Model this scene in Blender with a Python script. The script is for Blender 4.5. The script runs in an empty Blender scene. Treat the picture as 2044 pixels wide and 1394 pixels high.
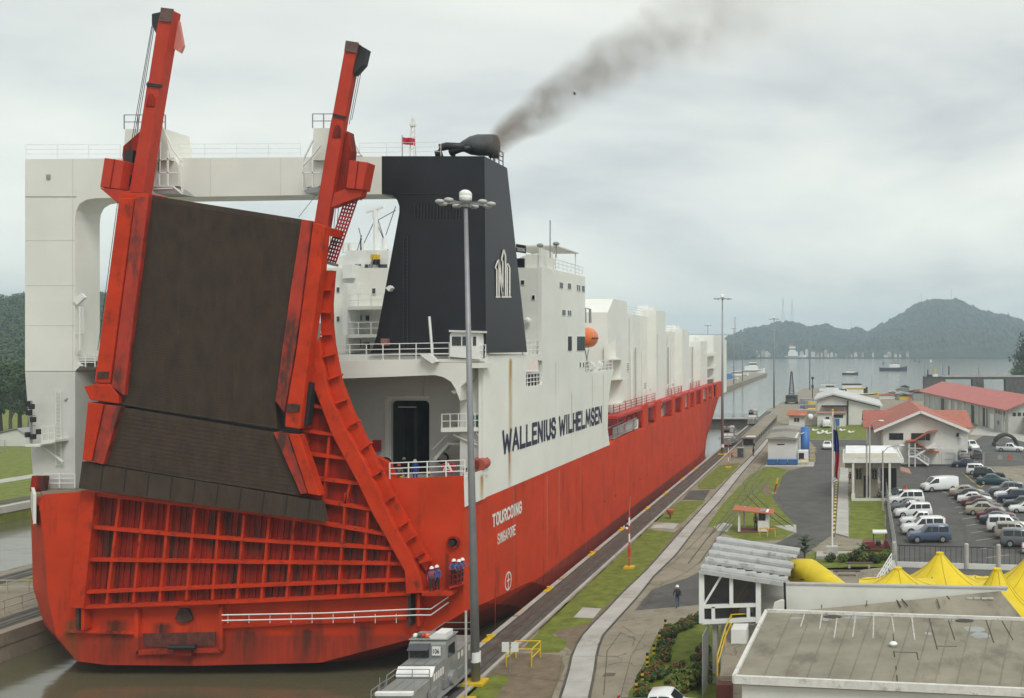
import bpy, bmesh, math, random
from mathutils import Vector, Matrix, Euler, noise as mnoise
random.seed(7)
scene = bpy.context.scene
C = scene.collection
R = math.radians
# ------------------------------------------------------------------ camera
F, PX, PY, HC, W0, H0 = 1950.0, 1690.0, 688.0, 20.4, 2044.0, 1394.0
cam = bpy.data.cameras.new('camera'); camo = bpy.data.objects.new('camera', cam); C.objects.link(camo)
camo.location = (0, 0, HC); camo.rotation_euler = (R(90), 0, 0)
cam.sensor_width = 36; cam.lens = F / W0 * 36
cam.shift_x = -(PX - W0 / 2) / W0; cam.shift_y = -(H0 / 2 - PY) / W0
cam.clip_start = 0.5; cam.clip_end = 12000
scene.camera = camo
# ------------------------------------------------------------------ sky, sun, exposure
SUN_EL, SUN_AZ = 50, 142      # azimuth clockwise from +Y (view direction), so light comes from the starboard side, a little behind
world = bpy.data.worlds.new('World'); scene.world = world; world.use_nodes = True
nt = world.node_tree; nt.nodes.clear()
def wn(t, **k):
    n = nt.nodes.new(t)
    for a, b in k.items(): setattr(n, a, b)
    return n
def wl(a, b): nt.links.new(a, b)
tc = wn('ShaderNodeTexCoord'); sep = wn('ShaderNodeSeparateXYZ'); wl(tc.outputs['Generated'], sep.inputs[0])
mx = wn('ShaderNodeMath', operation='MAXIMUM'); wl(sep.outputs['Z'], mx.inputs[0]); mx.inputs[1].default_value = 0.0
ad = wn('ShaderNodeMath', operation='ADD'); wl(mx.outputs[0], ad.inputs[0]); ad.inputs[1].default_value = 0.22
dx = wn('ShaderNodeMath', operation='DIVIDE'); wl(sep.outputs['X'], dx.inputs[0]); wl(ad.outputs[0], dx.inputs[1])
dy = wn('ShaderNodeMath', operation='DIVIDE'); wl(sep.outputs['Y'], dy.inputs[0]); wl(ad.outputs[0], dy.inputs[1])
cx = wn('ShaderNodeCombineXYZ'); wl(dx.outputs[0], cx.inputs[0]); wl(dy.outputs[0], cx.inputs[1])
n1 = wn('ShaderNodeTexNoise'); n1.inputs['Scale'].default_value = 0.62; n1.inputs['Detail'].default_value = 7; n1.inputs['Roughness'].default_value = .52
n1.inputs['Distortion'].default_value = .35
mpw = wn('ShaderNodeMapping'); mpw.inputs['Location'].default_value = (1.3, 4.1, 0.2); wl(cx.outputs[0], mpw.inputs[0]); wl(mpw.outputs[0], n1.inputs['Vector'])
rp = wn('ShaderNodeValToRGB'); wl(n1.outputs['Fac'], rp.inputs[0])
rp.color_ramp.elements[0].position = .36; rp.color_ramp.elements[0].color = (.43, .445, .45, 1)
rp.color_ramp.elements[1].position = .60; rp.color_ramp.elements[1].color = (.78, .785, .70, 1)
e = rp.color_ramp.elements.new(.46); e.color = (.62, .635, .585, 1)
sky = wn('ShaderNodeTexSky', sky_type='NISHITA'); sky.sun_disc = False
sky.sun_elevation = R(SUN_EL); sky.sun_rotation = R(SUN_AZ)
skm = wn('ShaderNodeMix', data_type='RGBA', blend_type='MULTIPLY'); skm.inputs['Factor'].default_value = 1
wl(sky.outputs[0], skm.inputs['A']); skm.inputs['B'].default_value = (.1, .1, .1, 1)
mix = wn('ShaderNodeMix', data_type='RGBA'); mix.inputs['Factor'].default_value = .86
wl(skm.outputs['Result'], mix.inputs['A']); wl(rp.outputs[0], mix.inputs['B'])
bg = wn('ShaderNodeBackground'); bg.inputs['Strength'].default_value = 1.0; wl(mix.outputs['Result'], bg.inputs[0])
wo = wn('ShaderNodeOutputWorld'); wl(bg.outputs[0], wo.inputs[0])
sl = bpy.data.lights.new('sun', 'SUN'); sl.energy = 1.5; sl.angle = R(24); sl.color = (1, .97, .92)
so = bpy.data.objects.new('sun', sl); C.objects.link(so)
sd = Vector((math.sin(R(SUN_AZ)) * math.cos(R(SUN_EL)), math.cos(R(SUN_AZ)) * math.cos(R(SUN_EL)), math.sin(R(SUN_EL))))
so.rotation_euler = (-sd).to_track_quat('-Z', 'Y').to_euler(); so.location = (60, -40, 120)
vs = scene.view_settings; vs.view_transform = 'Standard'; vs.look = 'None'; vs.gamma = 1; vs.use_curve_mapping = False; vs.exposure = 0.48
cy = scene.cycles
cy.use_denoising = True
try: cy.denoiser = 'OPENIMAGEDENOISE'
except Exception: pass
cy.max_bounces = 5; cy.diffuse_bounces = 3; cy.glossy_bounces = 3; cy.transmission_bounces = 4; cy.transparent_max_bounces = 12; cy.volume_bounces = 1
cy.caustics_reflective = False; cy.caustics_refractive = False; cy.sample_clamp_indirect = 4
cy.use_adaptive_sampling = True; cy.adaptive_threshold = .02
cy.volume_step_rate = 1.0; cy.volume_max_steps = 256

HAZE = 0.00027
# ------------------------------------------------------------------ pixel helpers (a pixel gives a direction; Y or the ground gives the distance)
def at(px, py, Y): return Vector(((px - PX) * Y / F, Y, HC - (py - PY) * Y / F))
def gp(px, py, z=0.0):
    Y = (HC - z) * F / (py - PY)
    return Vector(((px - PX) * Y / F, Y, z))
XS, XP = -25.9, -58.5         # starboard / port side of the ship
def side(px, py, X=XS):       # point on a plane of constant X
    Y = -X * F / (PX - px)
    return Vector((X, Y, HC - (py - PY) * Y / F))

# ------------------------------------------------------------------ materials
MATS = {}
def M(name, col, rough=.6, metal=0, var=.12, scale=.6, stretch=(1, 1, 1), dirt=None, bump=0, bscale=8, spec=.4, detail=4, streaks=(), coat=0, plates=None, cracks=0):
    if name in MATS: return MATS[name]
    m = bpy.data.materials.new(name); m.use_nodes = True
    t = m.node_tree; b = t.nodes['Principled BSDF']; L = t.links.new
    def nn(tp, **k):
        n = t.nodes.new(tp)
        for a, v in k.items(): setattr(n, a, v)
        return n
    tcn = nn('ShaderNodeTexCoord'); mp = nn('ShaderNodeMapping'); mp.inputs['Scale'].default_value = stretch; L(tcn.outputs['Object'], mp.inputs[0])
    no = nn('ShaderNodeTexNoise'); no.inputs['Scale'].default_value = scale; no.inputs['Detail'].default_value = detail; no.inputs['Roughness'].default_value = .6
    L(mp.outputs[0], no.inputs['Vector'])
    r = nn('ShaderNodeValToRGB'); L(no.outputs['Fac'], r.inputs[0])
    r.color_ramp.elements[0].position = .3; r.color_ramp.elements[1].position = .7
    r.color_ramp.elements[0].color = tuple(max(0, c * (1 - var)) for c in col[:3]) + (1,)
    r.color_ramp.elements[1].color = tuple(min(1, c * (1 + var)) for c in col[:3]) + (1,)
    out = r.outputs[0]
    if dirt:                                        # (colour, threshold, scale, stretch, strength)
        dc, th, ds, dst, dk = dirt
        mp2 = nn('ShaderNodeMapping'); mp2.inputs['Scale'].default_value = dst; L(tcn.outputs['Object'], mp2.inputs[0])
        n2 = nn('ShaderNodeTexNoise'); n2.inputs['Scale'].default_value = ds; n2.inputs['Detail'].default_value = 6; n2.inputs['Roughness'].default_value = .65; L(mp2.outputs[0], n2.inputs['Vector'])
        r2 = nn('ShaderNodeValToRGB'); L(n2.outputs['Fac'], r2.inputs[0]); r2.color_ramp.elements[0].position = th; r2.color_ramp.elements[1].position = min(1, th + .16)
        r2.color_ramp.elements[0].color = (0, 0, 0, 1); r2.color_ramp.elements[1].color = (dk, dk, dk, 1)
        mxx = nn('ShaderNodeMix', data_type='RGBA'); L(r2.outputs[0], mxx.inputs['Factor']); L(out, mxx.inputs['A']); mxx.inputs['B'].default_value = tuple(dc) + (1,)
        out = mxx.outputs['Result']
    if streaks:                                     # run-down stains: (axis, centre, half width, z top, z bottom, colour)
        sp = nn('ShaderNodeSeparateXYZ'); L(tcn.outputs['Object'], sp.inputs[0])
        mp3 = nn('ShaderNodeMapping'); mp3.inputs['Scale'].default_value = (3, 3, .35); L(tcn.outputs['Object'], mp3.inputs[0])
        n3 = nn('ShaderNodeTexNoise'); n3.inputs['Scale'].default_value = 1.4; n3.inputs['Detail'].default_value = 5; L(mp3.outputs[0], n3.inputs['Vector'])
        for (ax, c0, hw, zt, zb, scol) in streaks:
            a = nn('ShaderNodeMath', operation='SUBTRACT'); L(sp.outputs[ax], a.inputs[0]); a.inputs[1].default_value = c0
            a2 = nn('ShaderNodeMath', operation='ABSOLUTE'); L(a.outputs[0], a2.inputs[0])
            a3 = nn('ShaderNodeMapRange'); L(a2.outputs[0], a3.inputs[0]); a3.inputs[1].default_value = 0; a3.inputs[2].default_value = hw; a3.inputs[3].default_value = 1; a3.inputs[4].default_value = 0
            z1 = nn('ShaderNodeMapRange'); L(sp.outputs[2], z1.inputs[0]); z1.inputs[1].default_value = zt; z1.inputs[2].default_value = zt - .3; z1.inputs[3].default_value = 0; z1.inputs[4].default_value = 1
            z2 = nn('ShaderNodeMapRange'); L(sp.outputs[2], z2.inputs[0]); z2.inputs[1].default_value = zb; z2.inputs[2].default_value = zt; z2.inputs[3].default_value = 0; z2.inputs[4].default_value = 1
            p1 = nn('ShaderNodeMath', operation='MULTIPLY'); L(a3.outputs[0], p1.inputs[0]); L(z1.outputs[0], p1.inputs[1])
            p2 = nn('ShaderNodeMath', operation='MULTIPLY'); L(p1.outputs[0], p2.inputs[0]); L(z2.outputs[0], p2.inputs[1])
            p3 = nn('ShaderNodeMath', operation='MULTIPLY'); L(p2.outputs[0], p3.inputs[0]); L(n3.outputs['Fac'], p3.inputs[1])
            p4 = nn('ShaderNodeMath', operation='MULTIPLY', use_clamp=True); L(p3.outputs[0], p4.inputs[0]); p4.inputs[1].default_value = 2.6
            mm = nn('ShaderNodeMix', data_type='RGBA'); L(p4.outputs[0], mm.inputs['Factor']); L(out, mm.inputs['A']); mm.inputs['B'].default_value = tuple(scol) + (1,)
            out = mm.outputs['Result']
    if plates:                                      # weld seams and slightly uneven plates: (length, height, contrast)
        sp2 = nn('ShaderNodeSeparateXYZ'); L(tcn.outputs['Object'], sp2.inputs[0])
        ax = nn('ShaderNodeMath', operation='ADD'); L(sp2.outputs[0], ax.inputs[0]); L(sp2.outputs[1], ax.inputs[1])
        cv = nn('ShaderNodeCombineXYZ'); L(ax.outputs[0], cv.inputs[0]); L(sp2.outputs[2], cv.inputs[1])
        bk = nn('ShaderNodeTexBrick'); L(cv.outputs[0], bk.inputs['Vector']); bk.inputs['Scale'].default_value = 1; bk.inputs['Brick Width'].default_value = plates[0]; bk.inputs['Row Height'].default_value = plates[1]
        bk.inputs['Mortar Size'].default_value = .018; bk.inputs['Mortar Smooth'].default_value = .6; k_ = plates[2]
        bk.inputs['Color1'].default_value = (1, 1, 1, 1); bk.inputs['Color2'].default_value = (1 - k_, 1 - k_, 1 - k_, 1); bk.inputs['Mortar'].default_value = (1 - 2.4 * k_,) * 3 + (1,)
        ml = nn('ShaderNodeMix', data_type='RGBA', blend_type='MULTIPLY'); ml.inputs['Factor'].default_value = 1; L(out, ml.inputs['A']); L(bk.outputs['Color'], ml.inputs['B']); out = ml.outputs['Result']
    if cracks:
        vo = nn('ShaderNodeTexVoronoi', feature='DISTANCE_TO_EDGE'); vo.inputs['Scale'].default_value = cracks
        nw = nn('ShaderNodeTexNoise'); nw.inputs['Scale'].default_value = .9; nw.inputs['Detail'].default_value = 4; L(tcn.outputs['Object'], nw.inputs['Vector'])
        va = nn('ShaderNodeVectorMath', operation='MULTIPLY_ADD'); L(nw.outputs['Color'], va.inputs[0]); va.inputs[1].default_value = (1.6, 1.6, 0); L(tcn.outputs['Object'], va.inputs[2]); L(va.outputs[0], vo.inputs['Vector'])
        rc = nn('ShaderNodeMapRange'); L(vo.outputs['Distance'], rc.inputs[0]); rc.inputs[1].default_value = .0; rc.inputs[2].default_value = .012; rc.inputs[3].default_value = .55; rc.inputs[4].default_value = 0
        mc = nn('ShaderNodeMix', data_type='RGBA'); L(rc.outputs[0], mc.inputs['Factor']); L(out, mc.inputs['A']); mc.inputs['B'].default_value = (.045, .038, .03, 1); out = mc.outputs['Result']
    L(out, b.inputs['Base Color'])
    b.inputs['Roughness'].default_value = rough; b.inputs['Metallic'].default_value = metal; b.inputs['Specular IOR Level'].default_value = spec
    if coat: b.inputs['Coat Weight'].default_value = coat; b.inputs['Coat Roughness'].default_value = .08
    if bump:
        n4 = nn('ShaderNodeTexNoise'); n4.inputs['Scale'].default_value = bscale; n4.inputs['Detail'].default_value = 5; L(mp.outputs[0], n4.inputs['Vector'])
        bp = nn('ShaderNodeBump'); bp.inputs['Strength'].default_value = bump; bp.inputs['Distance'].default_value = .1; L(n4.outputs['Fac'], bp.inputs['Height']); L(bp.outputs[0], b.inputs['Normal'])
    MATS[name] = m
    return m
RUST = (.16, .06, .022); DARK = (.03, .022, .018)
YW = [side(px, 900).y for px in (1022, 1019, 960, 1180)]
red = M('ship_red', (.53, .040, .007), .65, spec=.22, var=.14, scale=.35, dirt=((.10, .018, .010), .57, .8, (1, 1, .22), .6), bump=.05, bscale=1.2,
        streaks=[(0, -27.0, .22, 6.4, 1.5, (.22, .03, .015)), (1, 88, .3, 9.2, 0, (.45, .12, .09)), (1, 84.5, .2, 9.2, -1, (.5, .16, .12)), (1, 104, .4, 8, -2, (.33, .05, .03)), (1, 120, 95, .9, -9, (.15, .028, .02)), (1, 76, .25, 9.2, 2, (.42, .10, .07)), (1, 95, .3, 9.2, 1, (.42, .09, .06)), (0, -49.4, 1.2, 1.9, -1.6, (.10, .025, .012)), (0, -46.2, .9, 1.7, -1.6, (.06, .02, .015)), (0, -52.3, .8, 1.9, -1.6, (.16, .06, .02)), (0, -40.5, 1.6, 1.2, -2.4, (.13, .025, .015)), (0, -36.5, 1.1, 1.3, -2.2, (.11, .025, .015)), (0, -32.5, .8, 1.6, -1.8, (.12, .025, .015)), (1, 130, .35, 9.6, 2, (.30, .06, .035)), (1, 146, .3, 9.6, 3, (.30, .06, .035)), (1, 117, .2, 6, 0, (.16, .04, .025))], plates=(7.5, 2.1, .045))
redm = M('ramp_red', (.50, .034, .005), .6, spec=.22, var=.18, scale=.8, dirt=(DARK, .57, 1.6, (1, 1, .5), .75), bump=.06, bscale=2)
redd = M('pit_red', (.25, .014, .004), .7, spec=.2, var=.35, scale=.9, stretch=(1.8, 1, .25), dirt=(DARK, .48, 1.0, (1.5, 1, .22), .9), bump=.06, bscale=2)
redb = M('boom_red', (.45, .042, .020), .6, spec=.22, var=.12, scale=.9, dirt=(DARK, .62, 1.4, (1, 1, .6), .6))
hwhite = M('hull_white', (.74, .755, .70), .5, var=.05, scale=.3, dirt=((.36, .33, .26), .66, .7, (1, 1, .18), .35), bump=.03, bscale=.8,
           streaks=[(1, side(1019, 900).y, .55, 19.4, 8.8, (.42, .24, .05)), (1, side(1017, 900).y, .38, 12.3, 9.0, (.34, .13, .02)), (1, side(958, 900).y, .5, 11.3, 8.6, (.42, .24, .05)), (1, 92, .2, 16, 10, (.46, .42, .33)), (1, 99.5, .15, 17.4, 12, (.45, .38, .26)), (1, 104, .25, 17.4, 10, (.48, .44, .36)), (1, 87, .15, 19, 14, (.48, .44, .36)), (1, 112.5, .3, 25, 14, (.48, .45, .38)), (1, 128, .4, 24, 11, (.5, .46, .38)), (1, 141, .4, 22, 11, (.5, .46, .38)), (1, 155, .4, 22, 11, (.5, .46, .38))], plates=(6.0, 2.3, .022))
gwhite = M('gantry_white', (.72, .73, .67), .55, plates=(5.0, 2.6, .02), var=.05, scale=.3, dirt=((.35, .32, .26), .66, .6, (1, 1, .3), .35), bump=.02)
white = M('white_paint', (.74, .75, .73), .5, var=.05, scale=1.5, dirt=((.4, .36, .3), .68, 1.5, (1, 1, .3), .3))
grey_w = M('grey_wall_paint', (.60, .61, .57), .6, plates=(4.0, 2.4, .025), var=.06, scale=.5, dirt=((.25, .22, .18), .66, 1.2, (1, 1, .2), .4))
fblack = M('funnel_black', (.010, .0108, .0155), .42, plates=(4.0, 2.4, .08), var=.2, scale=.5, dirt=((.05, .05, .055), .62, .8, (1, 1, .2), .5), spec=.35)
navy = M('letter_navy', (.012, .016, .05), .5)
redg = M('ramp_grimy', (.40, .03, .012), .6, var=.2, scale=.8, dirt=((.035, .022, .016), .47, .9, (1.2, 1, .35), .9), bump=.06, bscale=2)
tread = M('ramp_tread', (.050, .032, .020), .8, var=.28, scale=1.1, stretch=(1.2, 1, .5), dirt=((.10, .072, .042), .60, 1.6, (2.2, 1, .16), .45), bump=.3, bscale=9)
black = M('black_paint', (.018, .018, .02), .5)
steel = M('grey_steel', (.30, .31, .31), .45, .3, var=.1, scale=1.2)
cable = M('wire_rope', (.05, .055, .06), .6)
glass = M('dark_glass', (.015, .018, .022), .08, spec=.7, var=.3, scale=2)
conc = M('concrete', (.25, .22, .165), .85, var=.22, scale=.35, dirt=((.10, .085, .06), .56, .5, (1, 1, 1), .7), bump=.12, bscale=5, detail=8, cracks=.16)
concl = M('pale_concrete', (.40, .39, .36), .8, var=.15, scale=.6, dirt=((.22, .19, .15), .60, .8, (1, 1, 1), .5), bump=.08, bscale=6)
concd = M('dark_track_bed', (.085, .078, .066), .9, var=.3, scale=.8, dirt=((.02, .018, .016), .55, .7, (1, .25, 1), .6), bump=.15, bscale=6)
asph = M('asphalt', (.088, .086, .081), .85, var=.22, scale=.3, dirt=((.045, .045, .044), .56, .25, (1, 1, 1), .6), bump=.08, bscale=10, cracks=.07)
grass = M('lawn', (.135, .165, .018), .9, var=.4, scale=.9, dirt=((.19, .15, .06), .56, .5, (1, 1, 1), .6), bump=.6, bscale=12, detail=10)
soil = M('bare_soil', (.17, .13, .085), .95, var=.25, scale=1.2, bump=.2)
yellow = M('safety_yellow', (.62, .42, .02), .5, var=.1, scale=3, dirt=((.12, .09, .04), .62, 3, (1, 1, 1), .5))
rail_m = M('rail_steel', (.14, .115, .09), .45, .5)
rooft = M('red_roof', (.33, .105, .075), .75, var=.16, scale=1.2, dirt=((.16, .06, .045), .58, .8, (1, 1, 1), .5))
roofs = M('rust_roof', (.40, .12, .055), .7, var=.14, scale=1.2, dirt=((.16, .06, .045), .6, .8, (1, 1, 1), .5))
wallw = M('plaster_white', (.64, .65, .60), .75, var=.06, scale=.8, dirt=((.4, .37, .3), .64, 1.2, (1, 1, .3), .35))
bluep = M('blue_plastic', (.05, .16, .42), .45, var=.1)
orange = M('orange_boat', (.75, .16, .03), .4)
tent = M('tent_yellow', (.66, .50, .015), .6, var=.1, scale=.8, dirt=((.25, .19, .03), .62, 1.6, (1, 1, .5), .5))
skin = M('skin', (.16, .08, .05), .6)
flower = M('flower_red', (.50, .035, .02), .7, var=.3)
leafm = M('leaf_green', (.055, .10, .02), .7, var=.45, scale=2.5)
leafd = M('leaf_dark', (.030, .062, .017), .75, var=.45, scale=.6)
leafy = M('leaf_yellowgreen', (.11, .15, .025), .7, var=.4, scale=1.5)
bark = M('bark', (.10, .07, .05), .9)
# wet, murky lock water
wm = bpy.data.materials.new('canal_water'); wm.use_nodes = True; MATS['canal_water'] = wm
t = wm.node_tree; b = t.nodes['Principled BSDF']; L = t.links.new
b.inputs['Base Color'].default_value = (.10, .095, .055, 1); b.inputs['Roughness'].default_value = .10; b.inputs['IOR'].default_value = 1.5
tcn = t.nodes.new('ShaderNodeTexCoord'); mp = t.nodes.new('ShaderNodeMapping'); mp.inputs['Scale'].default_value = (.35, .9, 1); L(tcn.outputs['Object'], mp.inputs[0])
no = t.nodes.new('ShaderNodeTexNoise'); no.inputs['Scale'].default_value = .75; no.inputs['Detail'].default_value = 7; no.inputs['Roughness'].default_value = .55; L(mp.outputs[0], no.inputs['Vector'])
no2 = t.nodes.new('ShaderNodeTexNoise'); no2.inputs['Scale'].default_value = .03; no2.inputs['Detail'].default_value = 3; L(mp.outputs[0], no2.inputs['Vector'])
sy_ = t.nodes.new('ShaderNodeSeparateXYZ'); L(tcn.outputs['Object'], sy_.inputs[0])
wd_ = t.nodes.new('ShaderNodeMapRange'); L(sy_.outputs[1], wd_.inputs[0]); wd_.inputs[1].default_value = 240; wd_.inputs[2].default_value = 520; wd_.inputs[3].default_value = 0; wd_.inputs[4].default_value = .38   # wind ripples on the open lake
mr = t.nodes.new('ShaderNodeMapRange'); L(no2.outputs['Fac'], mr.inputs[0]); mr.inputs[1].default_value = .35; mr.inputs[2].default_value = .65; mr.inputs[3].default_value = .05; mr.inputs[4].default_value = .22
bp = t.nodes.new('ShaderNodeBump'); bp.inputs['Distance'].default_value = .28; as_ = t.nodes.new('ShaderNodeMath'); as_.operation = 'ADD'; L(mr.outputs[0], as_.inputs[0]); L(wd_.outputs[0], as_.inputs[1]); L(as_.outputs[0], bp.inputs['Strength']); L(no.outputs['Fac'], bp.inputs['Height']); L(bp.outputs[0], b.inputs['Normal'])

# ------------------------------------------------------------------ mesh helpers
ROOTS = {}
class MB:
    def __init__(s): s.v = []; s.f = []; s.mi = []; s.cur = 0
    def add(s, vs, fs):
        o = len(s.v); s.v += [tuple(v) for v in vs]; s.f += [tuple(i + o for i in f) for f in fs]; s.mi += [s.cur] * len(fs); return s
    def m(s, i): s.cur = i; return s
    def box(s, x0, x1, y0, y1, z0, z1):
        return s.add([(x0, y0, z0), (x1, y0, z0), (x1, y1, z0), (x0, y1, z0), (x0, y0, z1), (x1, y0, z1), (x1, y1, z1), (x0, y1, z1)],
                     [(3, 2, 1, 0), (4, 5, 6, 7), (0, 1, 5, 4), (1, 2, 6, 5), (2, 3, 7, 6), (3, 0, 4, 7)])
    def prism(s, pts, d):                 # polygon of 3-D points extruded by vector d
        n = len(pts); d = Vector(d); P = [Vector(p) for p in pts]
        fs = [tuple(range(n)), tuple(range(2 * n - 1, n - 1, -1))] + [(i, i + n, (i + 1) % n + n, (i + 1) % n) for i in range(n)]
        return s.add(P + [p + d for p in P], fs)
    def loft(s, rings, cap=True, closed=True):
        n = len(rings[0]); vs = [p for r in rings for p in r]; fs = []
        for k in range(len(rings) - 1):
            for i in range(n if closed else n - 1):
                j = (i + 1) % n
                fs.append((k * n + i, k * n + j, (k + 1) * n + j, (k + 1) * n + i))
        if cap: fs += [tuple(range(n - 1, -1, -1)), tuple((len(rings) - 1) * n + i for i in range(n))]
        return s.add(vs, fs)
    def tube(s, path, r, n=6, r1=None):
        P = [Vector(p) for p in path]; rings = []
        for i, p in enumerate(P):
            d = (P[min(i + 1, len(P) - 1)] - P[max(i - 1, 0)]).normalized()
            a = d.cross(Vector((0, 0, 1)) if abs(d.z) < .9 else Vector((1, 0, 0))).normalized(); c = d.cross(a)
            rr = r if r1 is None else r + (r1 - r) * i / (len(P) - 1)
            rings.append([p + (a * math.cos(q * 2 * math.pi / n) + c * math.sin(q * 2 * math.pi / n)) * rr for q in range(n)])
        return s.loft(rings)
    def bar(s, p0, p1, w, h, up=(0, 0, 1)):      # rectangular bar
        p0 = Vector(p0); p1 = Vector(p1); d = (p1 - p0).normalized(); up = Vector(up)
        a = d.cross(up)
        if a.length < 1e-4: a = d.cross(Vector((1, 0, 0)))
        a.normalize(); c = a.cross(d).normalized(); a *= w / 2; c *= h / 2
        return s.loft([[p + a + c, p - a + c, p - a - c, p + a - c] for p in (p0, p1)])
    def ball(s, c, r, n=10, m=6, sc=(1, 1, 1)):
        rings = []
        for k in range(m + 1):
            th = math.pi * k / m; rr = max(math.sin(th), .02)
            rings.append([(c[0] + r * sc[0] * rr * math.cos(2 * math.pi * i / n), c[1] + r * sc[1] * rr * math.sin(2 * math.pi * i / n), c[2] - r * sc[2] * math.cos(th)) for i in range(n)])
        return s.loft(rings)
    def build(s, name, mat, parent=None, local=False, smooth=False, bevel=0):
        me = bpy.data.meshes.new(name); me.from_pydata(s.v, [], s.f); me.validate()
        mats = mat if isinstance(mat, (list, tuple)) else [mat]
        for q in mats: me.materials.append(q)
        if len(mats) > 1 and len(me.polygons) == len(s.mi):
            for p, i in zip(me.polygons, s.mi): p.material_index = i
        bm = bmesh.new(); bm.from_mesh(me)
        bmesh.ops.recalc_face_normals(bm, faces=bm.faces)
        if bevel: bmesh.ops.bevel(bm, geom=[e for e in bm.edges if e.is_manifold and e.calc_face_angle(0) > .5], offset=bevel, segments=1, affect='EDGES', clamp_overlap=True)
        bm.to_mesh(me); bm.free()
        if smooth:
            for p in me.polygons: p.use_smooth = True
        o = bpy.data.objects.new(name, me); C.objects.link(o)
        if parent is not None:
            o.parent = parent
            if not local and parent.name in ROOTS: o.matrix_parent_inverse = ROOTS[parent.name].inverted()
        return o
def tag(o, label, cat, group=None, kind=None):
    if label: o['label'] = label
    if cat: o['category'] = cat
    if group: o['group'] = group
    if kind: o['kind'] = kind
    return o
def thing(name, loc, label, cat, group=None, rz=0):
    o = bpy.data.objects.new(name, None); C.objects.link(o); o.empty_display_size = .5
    o.location = loc; o.rotation_euler = (0, 0, rz)
    ROOTS[o.name] = Matrix.Translation(Vector(loc)) @ Matrix.Rotation(rz, 4, 'Z')
    return tag(o, label, cat, group)
def struct(o): o['kind'] = 'structure'; return o
def plate(name, pts, Y0, Y1, mat, parent=None, bevel=0):      # outline given in pixels at depth Y0, thickness to Y1
    m = MB(); m.prism([at(x, y, Y0) for x, y in pts], (0, Y1 - Y0, 0)); return m.build(name, mat, parent, bevel=bevel)
def copy_tree(o, parent=None):
    c = o.copy(); C.objects.link(c); c.parent = parent
    for ch in o.children: copy_tree(ch, c)
    return c
def railing(name, path, h, mat, parent, rails=3, step=1.6, r=.028, local=False):
    m = MB(); P = [Vector(p) for p in path]
    for a, b_ in zip(P[:-1], P[1:]):
        L_ = (b_ - a).length; n = max(1, round(L_ / step))
        for k in range(n + 1):
            q = a.lerp(b_, k / n); m.bar(q, q + Vector((0, 0, h)), r * 2, r * 2)
        for k in range(rails):
            z = Vector((0, 0, h * (k + 1) / rails)); m.bar(a + z, b_ + z, r * 1.8, r * 1.8)
    return m.build(name, mat, parent, local=local)
GLY = {'W': [[(0, 1), (.22, 0), (.5, .75), (.78, 0), (1, 1)]], 'A': [[(0, 0), (.5, 1), (1, 0)], [(.18, .3), (.82, .3)]], 'L': [[(0, 1), (0, 0), (1, 0)]], 'E': [[(1, 1), (0, 1), (0, 0), (1, 0)], [(0, .52), (.85, .52)]], 'N': [[(0, 0), (0, 1), (1, 0), (1, 1)]], 'I': [[(.5, 0), (.5, 1)]], 'U': [[(0, 1), (0, .22), (.25, 0), (.75, 0), (1, .22), (1, 1)]],
    'S': [[(1, .8), (.78, 1), (.22, 1), (0, .8), (0, .66), (.2, .53), (.8, .47), (1, .34), (1, .2), (.78, 0), (.22, 0), (0, .2)]], 'H': [[(0, 0), (0, 1)], [(1, 0), (1, 1)], [(0, .52), (1, .52)]], 'M': [[(0, 0), (.12, 1), (.5, .2), (.88, 1), (1, 0)]], 'T': [[(0, 1), (1, 1)], [(.5, 1), (.5, 0)]], 'O': [[(.25, 0), (0, .22), (0, .78), (.25, 1), (.75, 1), (1, .78), (1, .22), (.75, 0), (.25, 0)]],
    'R': [[(0, 0), (0, 1), (.75, 1), (1, .85), (1, .62), (.75, .48), (0, .48)], [(.5, .48), (1, 0)]], 'C': [[(1, .78), (.75, 1), (.25, 1), (0, .78), (0, .22), (.25, 0), (.75, 0), (1, .22)]], 'G': [[(1, .78), (.75, 1), (.25, 1), (0, .78), (0, .22), (.25, 0), (.75, 0), (1, .22), (1, .46), (.58, .46)]], 'P': [[(0, 0), (0, 1), (.75, 1), (1, .85), (1, .58), (.75, .44), (0, .44)]]}
def sign_text(name, s, mat, parent, X, y0, z0, h, width, t=.15):     # stroke lettering on a plane of constant X
    wd = {'I': .12, 'W': .86, 'M': .80, 'A': .62}; ws = [wd.get(c, .5) if c != ' ' else .12 for c in s]; gap = .27; tot = sum(ws) + gap * (len(s) - 1); k = width / tot; x = 0; m = MB(); lv = 0
    for c, w in zip(s, ws):
        for pl in GLY.get(c, []):
            P = [Vector(((x + a * w) * k, t * h / 2 + b * h * (1 - t))) for a, b in pl]
            for i, (a, b) in enumerate(zip(P[:-1], P[1:])):
                d = (b - a).normalized(); n = Vector((-d.y, d.x)) * t * h / 2; e0 = d * t * h * .42
                a2, b2 = (a - e0) if (i or len(P) > 6) else a - d * t * h * .5 * (abs(d.y) < .3 or 1) * .9, b + e0 * 1.1; lv += 1
                m.add([(X + .004 * (lv % 5), y0 + q.x, z0 + q.y) for q in (a2 + n, a2 - n, b2 - n, b2 + n)], [(0, 1, 2, 3)])
        x += w + gap
    return m.build(name, mat, parent)
FONTN = [0]
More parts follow.
